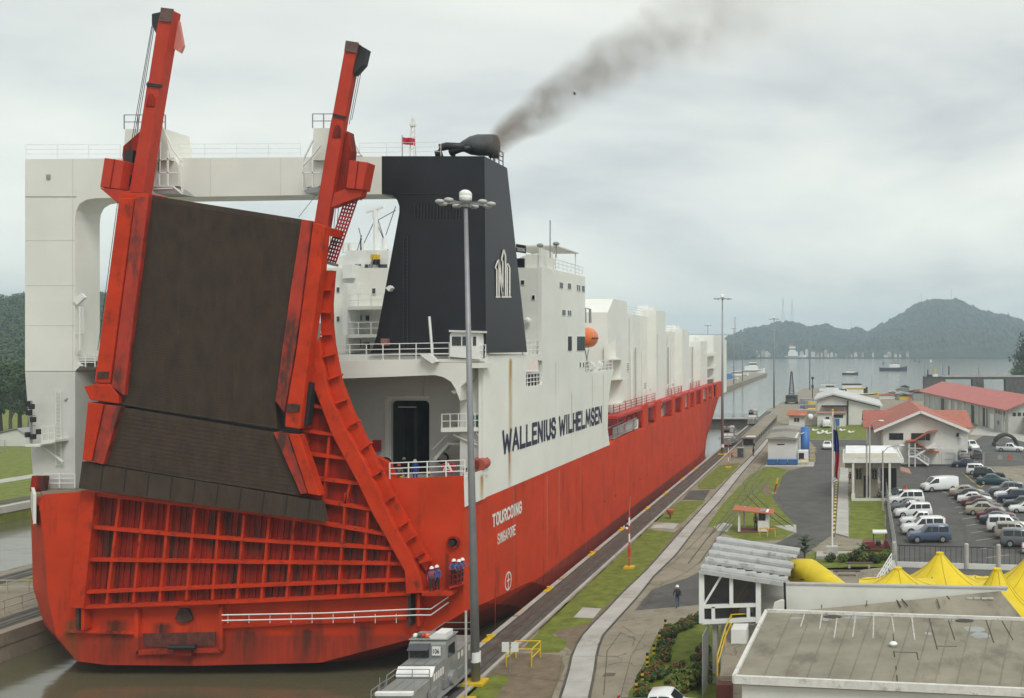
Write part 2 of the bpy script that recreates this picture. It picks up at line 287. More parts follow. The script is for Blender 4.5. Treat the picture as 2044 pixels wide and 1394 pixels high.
def text_mesh(name, s, mat, parent, origin, xdir, updir, height, width=None, bold=.0, local=False, thick=.012):
    cu = bpy.data.curves.new('txt', 'FONT'); cu.body = s; cu.size = 1; cu.offset = bold; cu.extrude = 0; cu.resolution_u = 3
    ob = bpy.data.objects.new('txt', cu); C.objects.link(ob)
    dg = bpy.context.evaluated_depsgraph_get(); me = bpy.data.meshes.new_from_object(ob.evaluated_get(dg))
    bpy.data.objects.remove(ob); bpy.data.curves.remove(cu)
    xs = [v.co.x for v in me.vertices]; ys = [v.co.y for v in me.vertices]
    x0, x1, y0, y1 = min(xs), max(xs), min(ys), max(ys)
    sy = height / (y1 - y0); sx = (width / (x1 - x0)) if width else sy
    xd = Vector(xdir).normalized(); ud = Vector(updir).normalized(); O = Vector(origin)
    for v in me.vertices: v.co = O + xd * ((v.co.x - x0) * sx) + ud * ((v.co.y - y0) * sy)
    me.materials.append(mat); me.name = name
    o = bpy.data.objects.new(name, me); C.objects.link(o); o.parent = parent
    if not local and parent.name in ROOTS: o.matrix_parent_inverse = ROOTS[parent.name].inverted()
    return o
# ================================================================== SETTING
LV = [0.0]
def land(name, pts, z0, z1, mat):
    m = MB(); m.prism([Vector((x, y, z1)) for x, y in pts], (0, 0, z0 - z1)); return struct(m.build(name, mat))
def zone(name, pts, mat, lvl, ground=True, bump=0.0):                # flush surface on the ground, outline in pixels
    z = .004 * lvl
    m = MB(); P = [gp(x, y) for x, y in pts]
    if mat in (grass, soil):                         # ragged turf edges
        Q = []
        for a, b_ in zip(P, P[1:] + P[:1]):
            n_ = max(1, min(30, int((b_ - a).length / 1.1))); d = (b_ - a).normalized() if (b_ - a).length > 0 else Vector((1, 0, 0))
            for k in range(n_):
                q = a.lerp(b_, k / n_); j = mnoise.noise(q * 1.3) * .22 if k else 0; Q.append(q + Vector((-d.y, d.x, 0)) * j)
        P = Q
    m.add([(p.x, p.y, z) for p in P], [tuple(range(len(P)))]); return struct(m.build(name, mat))
def zone_xy(name, pts, mat, lvl):
    m = MB(); m.add([(x, y, .004 * lvl) for x, y in pts], [tuple(range(len(pts)))]); return struct(m.build(name, mat))
# water
m = MB(); m.add([(-6000, -300, -2), (6000, -300, -2), (6000, 6000, -2), (-6000, 6000, -2)], [(0, 1, 2, 3)]); struct(m.build('water', wm))
# lock island east of the chamber (the near bank) and the centre wall
land('ground', [(-25, -120), (400, -120), (400, 330), (85, 352), (52, 388), (10, 392), (-8, 400), (-12, 455), (-20, 455), (-22, 372), (-24, 320), (-25, 300)], -9, 0, conc)
land('centre_wall_ground', [(-76, -120), (-59.6, -120), (-59.6, 250), (-57.5, 470), (-57, 700), (-66, 705), (-76, 640)], -9, 0, conc)
land('far_bank_ground', [(-1500, -120), (-106, -120), (-106, 260), (-118, 330), (-260, 420), (-420, 900), (-1500, 900)], -9, 0, grass)
# coping of lock walls
def strip(name, x0, x1, y0, y1, z0, z1, mat):
    m = MB(); m.box(x0, x1, y0, y1, z0, z1); return struct(m.build(name, mat))
strip('lock_coping', -25.06, -24.5, 30, 298, -.9, .02, concl)
strip('lock_coping', -60.2, -59.55, 20, 298, -.9, .02, conc)
# mule tracks
def track(x, y0, y1, nm='track'):
    zone_xy(nm + '_bed', [(x - 1.25, y0), (x + 1.25, y0), (x + 1.25, y1), (x - 1.25, y1)], concd, 3)
    for dx in (-.75, .75):
        strip('track_rail', x + dx - .05, x + dx + .05, y0, y1, .0, .05, rail_m)
    strip('rack_rail', x - .12, x + .12, y0, y1, .0, .035, rail_m)
track(-23.8, 30, 298)
strip('kerb', -22.45, -22.2, 30, 298, 0, .10, concl)
zone_xy('gutter', [(-22.15, 30), (-21.95, 30), (-21.95, 298), (-22.15, 298)], soil, 2)
track(-61.8, 20, 400, 'centre_track'); track(-73.2, 20, 400, 'centre_track')
strip('far_bank_coping', -106.9, -105.9, 20, 258, -.8, .03, concl); track(-109, 20, 258, 'far_track')
zone_xy('far_path', [(-128, 100), (-124.5, 100), (-124.5, 300), (-128, 300)], concl, 3)
zone_xy('centre_lawn', [(-71.4, 84), (-64.2, 84), (-64.2, 108), (-71.4, 108)], grass, 2)
# lawns of the near bank
zone('lawn_strip', [(1046, 1293), (1067, 1304), (1115, 1303), (1132, 1290), (1130, 1280), (1104, 1268), (1115, 1257), (1172, 1247), (1182, 1238), (1212, 1206), (1254, 1172), (1313, 1108), (1348, 1064), (1293, 1056), (1240, 1107), (1184, 1157), (1113, 1221)], grass, 2)
zone('lawn_patch', [(1304, 1042), (1357, 1001), (1409, 999), (1361, 1045)], grass, 2)
zone('lawn_patch', [(1392, 967), (1437, 929), (1478, 924), (1460, 947), (1426, 977), (1394, 977)], grass, 2)
zone('lawn_patch', [(912, 1399), (957, 1357), (985, 1348), (1017, 1350), (985, 1399)], grass, 2)
zone('paved_slab', [(1145, 1233), (1163, 1213), (1201, 1215), (1184, 1235)], concl, 3)
zone('paved_slab', [(1306, 1048), (1330, 1044), (1355, 1046), (1345, 1056), (1300, 1054)], concl, 3)
zone('paved_slab', [(962, 1345), (1000, 1302), (1118, 1308), (1128, 1330), (1100, 1399), (990, 1399)], soil, 1)
zone('hatch_slab', [(1362, 998), (1376, 980), (1418, 978), (1405, 999)], concd, 3)
zone('lawn_edge_soil', [(1104, 1262), (1190, 1224), (1260, 1160), (1357, 1052), (1368, 1052), (1270, 1166), (1200, 1238), (1170, 1262), (1140, 1300), (1134, 1295)], soil, 1)
# footpath beside the lock
wl_ = [(1121, 1394), (1137, 1343), (1145, 1301), (1169, 1262), (1212, 1219), (1244, 1184), (1290, 1141), (1325, 1102), (1371, 1049), (1420, 996), (1460, 951), (1501, 910), (1519, 889), (1531, 876)]
wr_ = [(1173, 1394), (1184, 1343), (1189, 1301), (1201, 1269), (1240, 1226), (1272, 1191), (1304, 1150), (1347, 1109), (1396, 1045), (1437, 1000), (1478, 947), (1512, 908), (1528, 889), (1536, 876)]
def extend(l): a, b_ = l[0], l[1]; return [(a[0] - (b_[0] - a[0]) * .6, a[1] + 30)] + l
WLg = [gp(*p) for p in extend(wl_)]; WRg = [gp(*p) for p in extend(wr_)]
# footpath slabs: one piece each
slabs_root = bpy.data.objects.new('footpath', None); C.objects.link(slabs_root); slabs_root['kind'] = 'structure'
def along(P, n):
    L_ = [0]
    for a, b_ in zip(P[:-1], P[1:]): L_.append(L_[-1] + (b_ - a).length)
    out = []
    for k in range(n + 1):
        t_ = L_[-1] * k / n; i = max(j for j in range(len(L_)) if L_[j] <= t_ + 1e-9); i = min(i, len(P) - 2)
        out.append(P[i].lerp(P[i + 1], (t_ - L_[i]) / max(1e-6, L_[i + 1] - L_[i])))
    return out
NS = 64
LA, RA = along(WLg, NS), along(WRg, NS)
for k in range(NS):
    a, b_, c, d = LA[k], LA[k + 1], RA[k + 1], RA[k]
    u = (b_ - a).normalized() * .014
    h = .05 + random.uniform(-.008, .008)
    m = MB(); m.prism([Vector((q.x, q.y, h)) for q in (a + u, b_ - u, c - u, d + u)], (0, 0, -h + .001)); m.build('slab', concl if k % 5 else M('pale_concrete_worn', (.36, .345, .31), .85, var=.2, scale=.8, dirt=((.2, .17, .12), .55, .9, (1, 1, 1), .6)), slabs_root)
edge = MB()
for P, sgn in ((LA, -1), (RA, 1)):
    for a, b_ in zip(P[:-1], P[1:]):
        edge.bar(a + Vector((sgn * .10, 0, .035)), b_ + Vector((sgn * .10, 0, .035)), .12, .07)
edge.build('edging', concd, slabs_root)
# expansion joints of the near concrete apron
JT = M('joint_dark', (.10, .085, .065), .95, var=.4, scale=2)
def joint(name, pts, w=.07):
    w *= .7
    m = MB(); P = [gp(*p) for p in pts]
    for a, b_ in zip(P[:-1], P[1:]):
        d = (b_ - a).normalized(); nrm = Vector((-d.y, d.x, 0)) * w / 2
        m.add([a + nrm, a - nrm, b_ - nrm, b_ + nrm], [(0, 1, 2, 3)])
    for i, v in enumerate(m.v): m.v[i] = (v[0], v[1], .018)
    return struct(m.build(name, JT))
joint('pavement_joint', [(1205, 1388), (1212, 1300), (1240, 1262)])
joint('pavement_joint', [(1240, 1264), (1268, 1275), (1262, 1290)]); joint('pavement_joint', [(1204, 1290), (1265, 1278)], .05)
joint('pavement_joint', [(1243, 1250), (1268, 1268)], .05); joint('pavement_joint', [(1238, 1394), (1260, 1310), (1290, 1260)], .05)
joint('pavement_joint', [(1250, 1171), (1300, 1152), (1340, 1128), (1400, 1070), (1430, 1030)], .09)
joint('pavement_joint', [(1276, 1205), (1310, 1172), (1370, 1143), (1420, 1105)], .07)
joint('pavement_joint', [(1100, 1394), (1118, 1340), (1122, 1308)], .05); joint('pavement_joint', [(1020, 1350), (1120, 1360)], .04); joint('pavement_joint', [(970, 1340), (1010, 1350), (1110, 1330)], .04)
m = MB(); p = gp(1216, 1347); m.box(p.x - .35, p.x + .35, p.y - .3, p.y + .3, 0, .012); struct(m.build('drain_cover', rail_m))
# roads
zone('road', [(1574, 940), (1561, 953), (1552, 979), (1541, 992), (1561, 1020), (1589, 1050), (1589, 1064), (1559, 1080), (1500, 1110), (1452, 1135), (1440, 1195), (1540, 1190), (1617, 1099), (1660, 1069), (1661, 940), (1676, 892), (1760, 892), (1760, 878), (1614, 878), (1627, 893), (1626, 930), (1598, 934)], asph, 5)
zone('road_patch', [(1267, 1219), (1300, 1179), (1328, 1168), (1370, 1155), (1402, 1140), (1460, 1120), (1470, 1190), (1393, 1208)], asph, 4)
zone('lawn_field', [(1412, 1050), (1440, 1010), (1495, 950), (1532, 930), (1574, 938), (1561, 953), (1552, 979), (1541, 992), (1561, 1020), (1589, 1050), (1589, 1062), (1559, 1078), (1500, 1080), (1462, 1072)], grass, 3)
zone('apron_slab', [(1545, 1050), (1589, 1048), (1590, 1064), (1574, 1060)], concl, 6)
zone('apron_slab', [(1424, 1052), (1444, 1044), (1462, 1048), (1452, 1062), (1432, 1060)], concl, 6)
zone('soil_bank', [(1518, 968), (1537, 966), (1536, 988), (1526, 992)], soil, 6)
zone('lawn_square', [(1607, 850), (1760, 848), (1760, 877), (1613, 877)], grass, 3)
# pavement with kerb beside the road
m = MB(); m.prism([gp(*p) + Vector((0, 0, .13)) for p in [(1677, 935), (1693, 935), (1694, 1074), (1668, 1067)]], (0, 0, -.13)); struct(m.build('pavement', concl))
kerb_root = bpy.data.objects.new('painted_kerb', None); C.objects.link(kerb_root); kerb_root['kind'] = 'structure'
a, b_ = gp(1663, 1072), gp(1674, 905); n = 64
for k in range(n):
    p, q = a.lerp(b_, k / n), a.lerp(b_, (k + .97) / n); m = MB(); m.bar(p + Vector((0, 0, .08)), q + Vector((0, 0, .08)), .3, .16); m.build('kerb_stone', yellow if k % 2 else black, kerb_root)
zone('lawn_yard', [(1696, 981), (1765, 983), (1768, 1080), (1694, 1075)], grass, 3)
zone('lawn_garden', [(1590, 1106), (1660, 1100), (1770, 1094), (1790, 1130), (1700, 1140), (1590, 1135)], grass, 3)
zone('terrace', [(1580, 1136), (1790, 1131), (1840, 1200), (1560, 1200)], conc, 3)
zone('parking_lot', [(1771, 1150), (1767, 985), (1745, 932), (1745, 890), (1940, 884), (1990, 852), (2060, 862), (2400, 880), (2400, 1150)], asph, 4)
zone('kerb_apron', [(1962, 932), (2044, 930), (2180, 980), (2100, 996)], conc, 6)
zone('yard_apron', [(1935, 868), (1960, 842), (2060, 862), (2060, 886), (2000, 872)], concl, 6)
LINE = M('road_paint', (.50, .46, .36), .8, var=.25, scale=4); LINEY = M('road_paint_yellow', (.50, .38, .06), .8, var=.25, scale=4)
def line(x0, y0, x1, y1, w=.12, mat=LINE):
    a, b_ = gp(x0, y0), gp(x1, y1); d = (b_ - a).normalized(); nn_ = Vector((-d.y, d.x, 0)) * w / 2
    m = MB(); m.add([(q.x, q.y, .022) for q in (a + nn_, a - nn_, b_ - nn_, b_ + nn_)], [(0, 1, 2, 3)]); return struct(m.build('parking_line', mat))
for k in range(11):                       # bays, middle row and left row
    y = 984 + k * k * .55 + k * 7.2
    line(1890 + (y - 984) * .62, y + 3, 1925 + (y - 984) * .72, y - 3)
    if k < 8: line(1795 + (y - 1000) * .25, y + 20, 1830 + (y - 1000) * .4, y + 20)
line(1921, 944, 1957, 974, .14, LINEY); line(1957, 974, 1966, 968, .14, LINEY); line(2020, 1030, 2050, 1058, .14, LINEY); line(1890, 985, 1850, 970, .12); line(1845, 976, 1760, 985, .12)
# garden lawn and beds below the gallery
zone('lawn_garden_bed', [(1253, 1394), (1310, 1270), (1330, 1250), (1400, 1232), (1440, 1230), (1440, 1420), (1240, 1430)], grass, 3)
# railway siding curves on the grass
def siding(pts):
    P = [gp(*p) for p in pts]
    for dx in (-.5, .5):
        m = MB()
        for a, b_ in zip(P[:-1], P[1:]): m.bar(a + Vector((dx, 0, .05)), b_ + Vector((dx, 0, .05)), .08, .08)
        struct(m.build('siding_rail', rail_m))
siding([(1385, 1125), (1440, 1050), (1470, 1010), (1502, 960), (1530, 925)]); siding([(1493, 962), (1497, 988), (1520, 1010), (1545, 1030), (1575, 1052)])
siding([(1425, 1072), (1470, 1025), (1515, 975), (1530, 955)])

# ------------------------------------------------------------------ hills
def fbm(x, y, o=5): return mnoise.fractal(Vector((x, y, 3.7)), .9, 2.1, o)
def hill(name, prof, Ysh, Yr, Yend, px0, px1, mat, nu=220, nv=46, amp=4, zb=-3, tree=3.0):
    """prof: silhouette in pixels seen at the ridge distance Yr"""
    def ridge(px):
        for (a, ya), (b_, yb) in zip(prof[:-1], prof[1:]):
            if a <= px <= b_:
                t_ = (px - a) / (b_ - a); t_ = t_ * t_ * (3 - 2 * t_) * .5 + t_ * .5
                return HC + (PY - (ya + (yb - ya) * t_)) * Yr / F
        return HC + (PY - (prof[0][1] if px < prof[0][0] else prof[-1][1])) * Yr / F
    rows = []
    for j in range(nv + 1):
        v = j / nv; Y = Ysh + (Yend - Ysh) * v; row = []
        for i in range(nu + 1):
            px = px0 + (px1 - px0) * i / nu; X = (px - PX) * Yr / F
            hr = ridge(px)
            t_ = (Y - Ysh) / (Yr - Ysh) if Y < Yr else 1 - .6 * (Y - Yr) / (Yend - Yr)
            t_ = max(0, min(1, t_)); sh = t_ ** .8 if Y < Yr else t_
            nz = fbm(X * .012, Y * .012) * amp * min(1, t_ * 4) * (1.15 - t_ if Y < Yr else .2)
            z = zb + 2 + (hr - zb - 2) * sh + nz + abs(fbm(X * .16, Y * .16, 3)) * tree * min(1, t_ * 8)
            row.append((X + fbm(Y * .01, X * .003, 2) * 10, Y + fbm(X * .01, Y * .01, 3) * 25, z if j else zb))
        rows.append(row)
    m = MB(); m.loft(rows, cap=False, closed=False); o = m.build(name, mat, smooth=False); return struct(o)
forest_far = M('far_forest', (.020, .034, .024), .9, var=.45, scale=.045, dirt=((.02, .034, .018), .5, .11, (1, 1, 1), .6), detail=8)
hill('hill', [(1560, 700), (1690, 690), (1720, 668), (1760, 648), (1800, 628), (1822, 612), (1838, 603), (1866, 597), (1890, 599), (1912, 598), (1935, 610), (1965, 622), (2010, 633), (2044, 643), (2140, 668), (2300, 690), (2500, 700)], 1640, 2350, 2800, 1560, 2500, forest_far, nu=330, nv=60, amp=16, tree=9)
hill('hill', [(1300, 706), (1420, 706), (1452, 690), (1468, 668), (1500, 655), (1530, 650), (1552, 645), (1580, 645), (1596, 646), (1610, 654), (1630, 650), (1650, 648), (1668, 656), (1690, 660), (1712, 655), (1740, 668), (1800, 690), (1900, 700)], 1780, 2250, 2700, 1300, 1900, forest_far, nu=240, nv=46, amp=12, tree=8)
hill('headland', [(1180, 702), (1380, 694), (1430, 688), (1460, 688), (1485, 692), (1500, 697), (1508, 704), (1514, 712)], 1480, 1640, 1760, 1180, 1516, forest_far, nu=150, nv=24, amp=4, tree=7)
land('far_shore_ground', [(-330, 1585), (-190, 1560), (60, 1570), (140, 1600), (420, 1610), (900, 1640), (900, 1760), (-330, 1860)], -4, -.5, forest_far)
# forested hill beyond the far bank (seen past the ship's port side)
forest_near = M('near_forest', (.038, .062, .018), .9, var=.55, scale=.12, dirt=((.015, .028, .01), .5, .22, (1, 1, 1), .7), detail=8)
hill('forest_hill', [(-500, 640), (-200, 625), (-40, 618), (0, 615), (30, 612), (60, 614), (120, 605), (165, 596), (200, 598), (260, 606), (420, 625), (700, 660), (1000, 690)], 255, 760, 950, -500, 1000, forest_near, nu=260, nv=60, amp=6, zb=-1, tree=5)
# ================================================================== SHIP
from mathutils.geometry import tessellate_polygon
def holed(mb, loops, d):
    loops = [[Vector(p) for p in l] for l in loops]; d = Vector(d); allv = [p for l in loops for p in l]; n = len(allv)
    tr = tessellate_polygon(loops); fs = [tuple(t_) for t_ in tr] + [tuple(i + n for i in reversed(t_)) for t_ in tr]
    o = 0
    for l in loops:
        k = len(l); fs += [(o + i, o + (i + 1) % k, o + (i + 1) % k + n, o + i + n) for i in range(k)]; o += k
    mb.add(allv + [p + d for p in allv], fs); return mb
def rrect(x0, y0, x1, y1, r, n=4):
    out = []
    for cx_, cy_, a0 in ((x1 - r, y0 + r, -90), (x1 - r, y1 - r, 0), (x0 + r, y1 - r, 90), (x0 + r, y0 + r, 180)):
        for k in range(n + 1):
            a = R(a0 + 90 * k / n); out.append((cx_ + r * math.cos(a), cy_ + r * math.sin(a)))
    return out
grime = M('grimy_iron', (.05, .028, .022), .8, var=.5, scale=3, dirt=((.2, .03, .015), .55, 3, (1, 1, 1), .7))
ship = thing('cargo_ship', (-42.2, 160, -2), 'huge red and white roll-on cargo ship with black funnel filling the lock', 'ship')
YT, YG = 66.0, 69.66          # transom, aft face of gantry and superstructure
def bars(name, pts, Y0, Y1, hpx, mat, parent, end=None):       # a rib along pixel polyline, hpx thick
    m = MB()
    for (x0, y0), (x1, y1) in zip(pts[:-1], pts[1:]):
        a = Vector((x1 - x0, y1 - y0)); nx, ny = -a.y / a.length * hpx / 2, a.x / a.length * hpx / 2
        m.prism([at(x, y, Y0) for x, y in ((x0 + nx, y0 + ny), (x1 + nx, y1 + ny), (x1 - nx, y1 - ny), (x0 - nx, y0 - ny))], (0, Y1 - Y0, 0))
    return m.build(name, mat, parent)
# ---- hull
def sec(Y, p): return [Vector((x, Y, z)) for x, z in p]
T0 = 9.43
secs = [sec(66, [(-25.9, T0), (-25.9, 2.3), (-28.5, .74), (-35.6, -1.1), (-44, -1.3), (-50, -1.25), (-52.0, -1.0), (-53.4, .7), (-53.9, 3), (-54.5, T0)]),
        sec(70, [(-25.9, T0), (-25.9, 1.9), (-28, .2), (-34, -2.2), (-44, -2.6), (-50, -2.6), (-55, -1.8), (-57.5, .3), (-58.3, 3), (-58.5, T0)]),
        sec(80, [(-25.9, T0), (-25.9, 1.0), (-27, -1), (-31, -4), (-44, -5), (-50, -5), (-54, -4), (-57.3, -1), (-58.4, 2), (-58.5, T0)]),
        sec(95, [(-25.9, T0), (-25.9, -.5), (-26.3, -4), (-28, -7), (-44, -8), (-50, -8), (-56.5, -7), (-58.1, -4), (-58.5, -1), (-58.5, T0)])]
def bowsec(Y, tp, wl, zt):
    c = -42.2; tp = max(tp, .05); wl = max(wl, .04); lo = max(.03, wl * .93)
    z = [zt, 1.5, -2, -7, -8, -8, -7, -2, 1.5, zt]
    mid = wl + (tp - wl) * .22
    h = [tp, mid, wl, lo, lo * .3, -lo * .3, -lo, -wl, -mid, -tp]
    return sec(Y, [(c + a, b_) for a, b_ in zip(h, z)])
for Y, tp, wl, zt in ((108, 16.3, 16.3, T0), (109, 16.3, 16.3, 9.8), (170, 16.3, 16.3, 9.8), (180, 16.3, 15.7, 9.9), (190, 16.3, 14.5, 10.0), (200, 16.2, 12.9, 10.2), (212, 14.9, 10.9, 10.4), (226, 13.1, 8.6, 10.6), (240, 10.9, 5.6, 10.8), (252, 7.4, 2.2, 11), (259, 3.6, .2, 11.2), (262, .1, .05, 11.3)):
    secs.append(bowsec(Y, tp, wl, zt))
m = MB(); m.loft(secs); hull = m.build('hull', red, ship)
hull['label'] = 'orange red painted hull with streaked plating'
# boot-top scuffing line and hull fittings
for k, (px, py) in enumerate(((1207, 1001), (1229, 990), (1265, 967), (1277, 957), (1293, 948), (1318, 930), (1339, 918), (1350, 910))):
    m = MB(); c = side(px, py); m.tube([c + Vector((.04, 0, 0)), c + Vector((-.2, 0, 0))], .16, 8); m.build('drain_port', black, hull)
p0, p1 = side(1157, 968), side(1163, 1090)
m = MB()
for yy in (p0.y - 1, p0.y + 1.1): m.box(XS - .01, XS + .03, yy - .04, yy + .04, 2, 7.6)
m.box(XS - .01, XS + .03, p0.y - 1, p0.y + 1.1, 7.56, 7.64); m.build('pilot_door', red, hull)
for k in range(9):       # vertical plate seams
    yy = 72 + k * 11.5; m = MB(); m.box(XS - .01, XS + .012, yy - .03, yy + .03, -.5, 9.4); m.build('plate_seam', red, hull)
# load line disc
c = side(1014, 1160); m = MB(); N = 24
for i in range(N):
    a0, a1 = 2 * math.pi * i / N, 2 * math.pi * (i + 1) / N
    f = lambda a, r: Vector((XS + .02, c.y + math.cos(a) * r, c.z + math.sin(a) * r))
    m.add([f(a0, .72), f(a1, .72), f(a1, .60), f(a0, .60)], [(0, 1, 2, 3)])
m.add([(XS + .02, c.y - .06, c.z - .6), (XS + .02, c.y + .06, c.z - .6), (XS + .02, c.y + .06, c.z + .6), (XS + .02, c.y - .06, c.z + .6)], [(0, 1, 2, 3)])
m.add([(XS + .024, c.y - .3, c.z + .1), (XS + .024, c.y + .45, c.z + .1), (XS + .024, c.y + .45, c.z), (XS + .024, c.y - .3, c.z)], [(0, 1, 2, 3)])
m.build('load_mark', white, hull)
pw = M('letter_white', (.75, .74, .70), .6, var=.15, scale=3)
sign_text('ship_name', 'TOURCOING', pw, hull, XS + .02, side(983, 1050).y, 7.0, .98, side(1040, 1000).y - side(983, 1000).y, .2)
sign_text('home_port', 'SINGAPORE', pw, hull, XS + .02, side(993, 1050).y, 5.55, .80, side(1028, 1000).y - side(993, 1000).y, .14)
# ---- transom bulwark, frames, pit with ribs
plate('stern_bulwark', [(82, 988), (160, 982), (600, 972), (745, 958), (925, 951), (927, 1016), (78, 1020)], YT - .02, YT + .25, red, ship)
plate('quarter_plate', [(926, 951), (929, 951), (929, 1012), (926, 1012)], YT + .02, YG, hwhite, ship)
m = MB(); m.box(XS - .12, XS + .012, YT + .03, YG, T0, 11.4); m.build('quarter_panel', hwhite, ship)
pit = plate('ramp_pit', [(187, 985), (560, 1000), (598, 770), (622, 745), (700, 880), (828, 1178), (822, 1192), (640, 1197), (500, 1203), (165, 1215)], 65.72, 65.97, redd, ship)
H = [[(186, 987), (350, 1006), (510, 1025), (640, 1045), (772, 1068)], [(181, 1053), (350, 1068), (500, 1079), (784, 1096)], [(174, 1118), (500, 1123), (802, 1126)], [(168, 1183), (350, 1176), (500, 1170), (812, 1158)], [(166, 1213), (500, 1201), (818, 1186)],
     [(613, 807), (645, 815)], [(600, 860), (665, 868)], [(608, 906), (692, 916)], [(620, 955), (716, 966)], [(640, 1001), (742, 1018)]]
for h in H: bars('rib', h, 65.25, 65.72, 6, redm, pit)
V = [((238, 996), (212, 1206)), ((286, 1003), (265, 1204)), ((337, 1009), (318, 1202)), ((388, 1016), (371, 1199)), ((438, 1022), (423, 1198)), ((487, 1028), (472, 1197)), ((537, 1034), (521, 1196)), ((587, 1040), (571, 1194)), ((636, 1050), (622, 1192)), ((690, 985), (674, 1190)), ((734, 1022), (721, 1188)), ((778, 1102), (770, 1186)),
     ((615, 824), (606, 905)), ((657, 873), (645, 1000)), ((700, 960), (688, 1010))]
for a, b_ in V: bars('rib', [a, b_], 65.35, 65.72, 5, redm, pit)
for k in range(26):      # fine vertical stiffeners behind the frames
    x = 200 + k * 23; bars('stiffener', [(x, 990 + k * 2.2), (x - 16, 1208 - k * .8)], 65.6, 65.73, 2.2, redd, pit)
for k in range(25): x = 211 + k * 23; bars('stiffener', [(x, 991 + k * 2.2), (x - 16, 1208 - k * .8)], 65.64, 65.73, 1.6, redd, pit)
plate('pit_post', [(160, 980), (189, 985), (166, 1215), (138, 1215)], 65.1, 65.97, redm, ship, bevel=.03)
arm = plate('ramp_arm', [(607, 735), (637, 672), (642, 718), (658, 791), (691, 860), (727, 921), (783, 1042), (822, 1112), (840, 1155), (844, 1184), (810, 1186), (808, 1141), (744, 1027), (715, 966), (662, 867), (624, 768)], 64.9, 65.72, redm, ship, bevel=.03)
fl = plate('guide_flange', [(640, 540), (662, 540), (657, 606), (658, 650), (662, 688), (675, 758), (698, 820), (731, 886), (761, 946), (780, 985), (808, 1038), (830, 1077), (856, 1122), (850, 1140), (835, 1118), (791, 1050), (735, 925), (700, 868), (665, 795), (650, 715), (640, 660)], 65.3, 65.9, redm, ship)
for a, b_ in (((638, 578), (660, 578)), ((637, 622), (659, 624)), ((638, 668), (661, 667)), ((644, 712), (667, 706)), ((655, 757), (678, 748)), ((670, 805), (692, 796)), ((694, 850), (714, 840)), ((720, 898), (738, 884)), ((744, 950), (764, 938)), ((770, 1000), (786, 990)), ((796, 1052), (814, 1040)), ((812, 1080), (830, 1068)), ((828, 1112), (846, 1102)), ((836, 1124), (856, 1118))):
    bars('rung', [a, b_], 64.9, 65.35, 4, redm, fl)
m = MB(); m.prism([at(x, y, 66.2) for x, y in ((752, 912), (775, 925), (800, 985), (760, 985))], (0, .5, 0)); m.build('bulwark_knee', redm, ship)
# lower transom fittings
for pts, Y0 in (([(272, 1208), (442, 1204), (442, 1212), (272, 1216)], 65.7), ([(272, 1300), (440, 1296), (440, 1303), (272, 1308)], 65.7), ([(268, 1208), (276, 1208), (276, 1306), (268, 1306)], 65.7), ([(437, 1204), (444, 1204), (444, 1300), (437, 1300)], 65.7), ([(128, 1258), (272, 1262), (272, 1267), (128, 1263)], 65.75), ([(442, 1250), (812, 1232), (812, 1237), (442, 1255)], 65.75)):
    plate('transom_frame', pts, Y0, 65.99, red, ship)
plate('mooring_bracket', [(357, 1216), (375, 1216), (384, 1236), (372, 1243), (360, 1243), (349, 1236)], 65.8, 65.99, grime, ship)
plate('mooring_bracket', [(345, 1290), (382, 1290), (382, 1310), (345, 1310)], 65.5, 65.99, redd, ship)
m = MB(); cc = at(364, 1292, 65.4); m.tube([cc + Vector((-.9, 0, 0)), cc + Vector((.9, 0, 0))], .18, 8); m.build('mooring_roller', black, ship)
plate('rust_panel', [(285, 1265), (430, 1262), (430, 1290), (285, 1292)], 65.92, 65.99, M('rust_dark', (.12, .03, .02), .8, var=.4, scale=2, dirt=(DARK, .5, 3, (1, 1, .3), .8)), ship)
m = MB(); m.prism([(-54.75, 66.0, 10.3), (-58.0, 69.7, 10.4), (-58.0, 69.7, 8.9), (-57.2, 68.9, 8.1), (-56.0, 67.6, 7.9), (-54.75, 66.0, 8.3)], (-.12, -.12, 0)); m.build('quarter_fairing', gwhite, ship)
for off in (0, 11):
    m = MB(); m.tube([at(443, 1228 + off, 65.3), at(650, 1224 + off, 65.3), at(830, 1216 + off * 1.1, 65.3), at(860, 1216 + off * 1.1, 65.3), at(895, 1192 + off, 65.3)], .045, 6); m.build('handrail', white, ship)
for x in range(455, 860, 42): m = MB(); m.tube([at(x, 1226, 65.35), at(x, 1243, 65.35), at(x, 1244, 66)], .03, 5); m.build('handrail_stanchion', white, ship)
for x0, x1 in ((151, 157), (162, 168), (814, 820), (832, 838)): plate('hinge_post', [(x0, 1214 if x0 < 500 else 1186), (x1, 1214 if x0 < 500 else 1186), (x1, 1258 if x0 < 500 else 1250), (x0, 1258 if x0 < 500 else 1250)], 65.3, 65.99, redm if x0 in (162, 832) else grime, ship)
led = MB(); led.prism([at(x, y, 64.7) for x, y in ((842, 1183), (897, 1183), (899, 1190), (842, 1190))], (0, 1.3, 0)); led.build('pilot_platform', red, ship)
bk = MB(); a0 = at(896, 1172, 65.0)
for zz in (.0, .35, .7, 1.05):
    bk.tube([at(896, 1172, 66) + Vector((0, 0, zz)), at(896, 1172, 65.0) + Vector((0, 0, zz)), at(921, 1164, 64.9) + Vector((0, 0, zz)), at(926, 1160, 66) + Vector((0, 0, zz))], .035, 5)
for x in (896, 905, 914, 921): bk.tube([at(x, 1172 - (x - 896) * .3, 65.0), at(x, 1172 - (x - 896) * .3, 65.0) + Vector((0, 0, 1.05))], .03, 5)
bk.build('basket_rail', redd, ship)
bf = MB(); bf.prism([at(x, y, 64.95) for x, y in ((896, 1172), (922, 1164), (922, 1168), (896, 1176))], (0, 1.05, 0)); bf.build('basket_floor', red, ship)
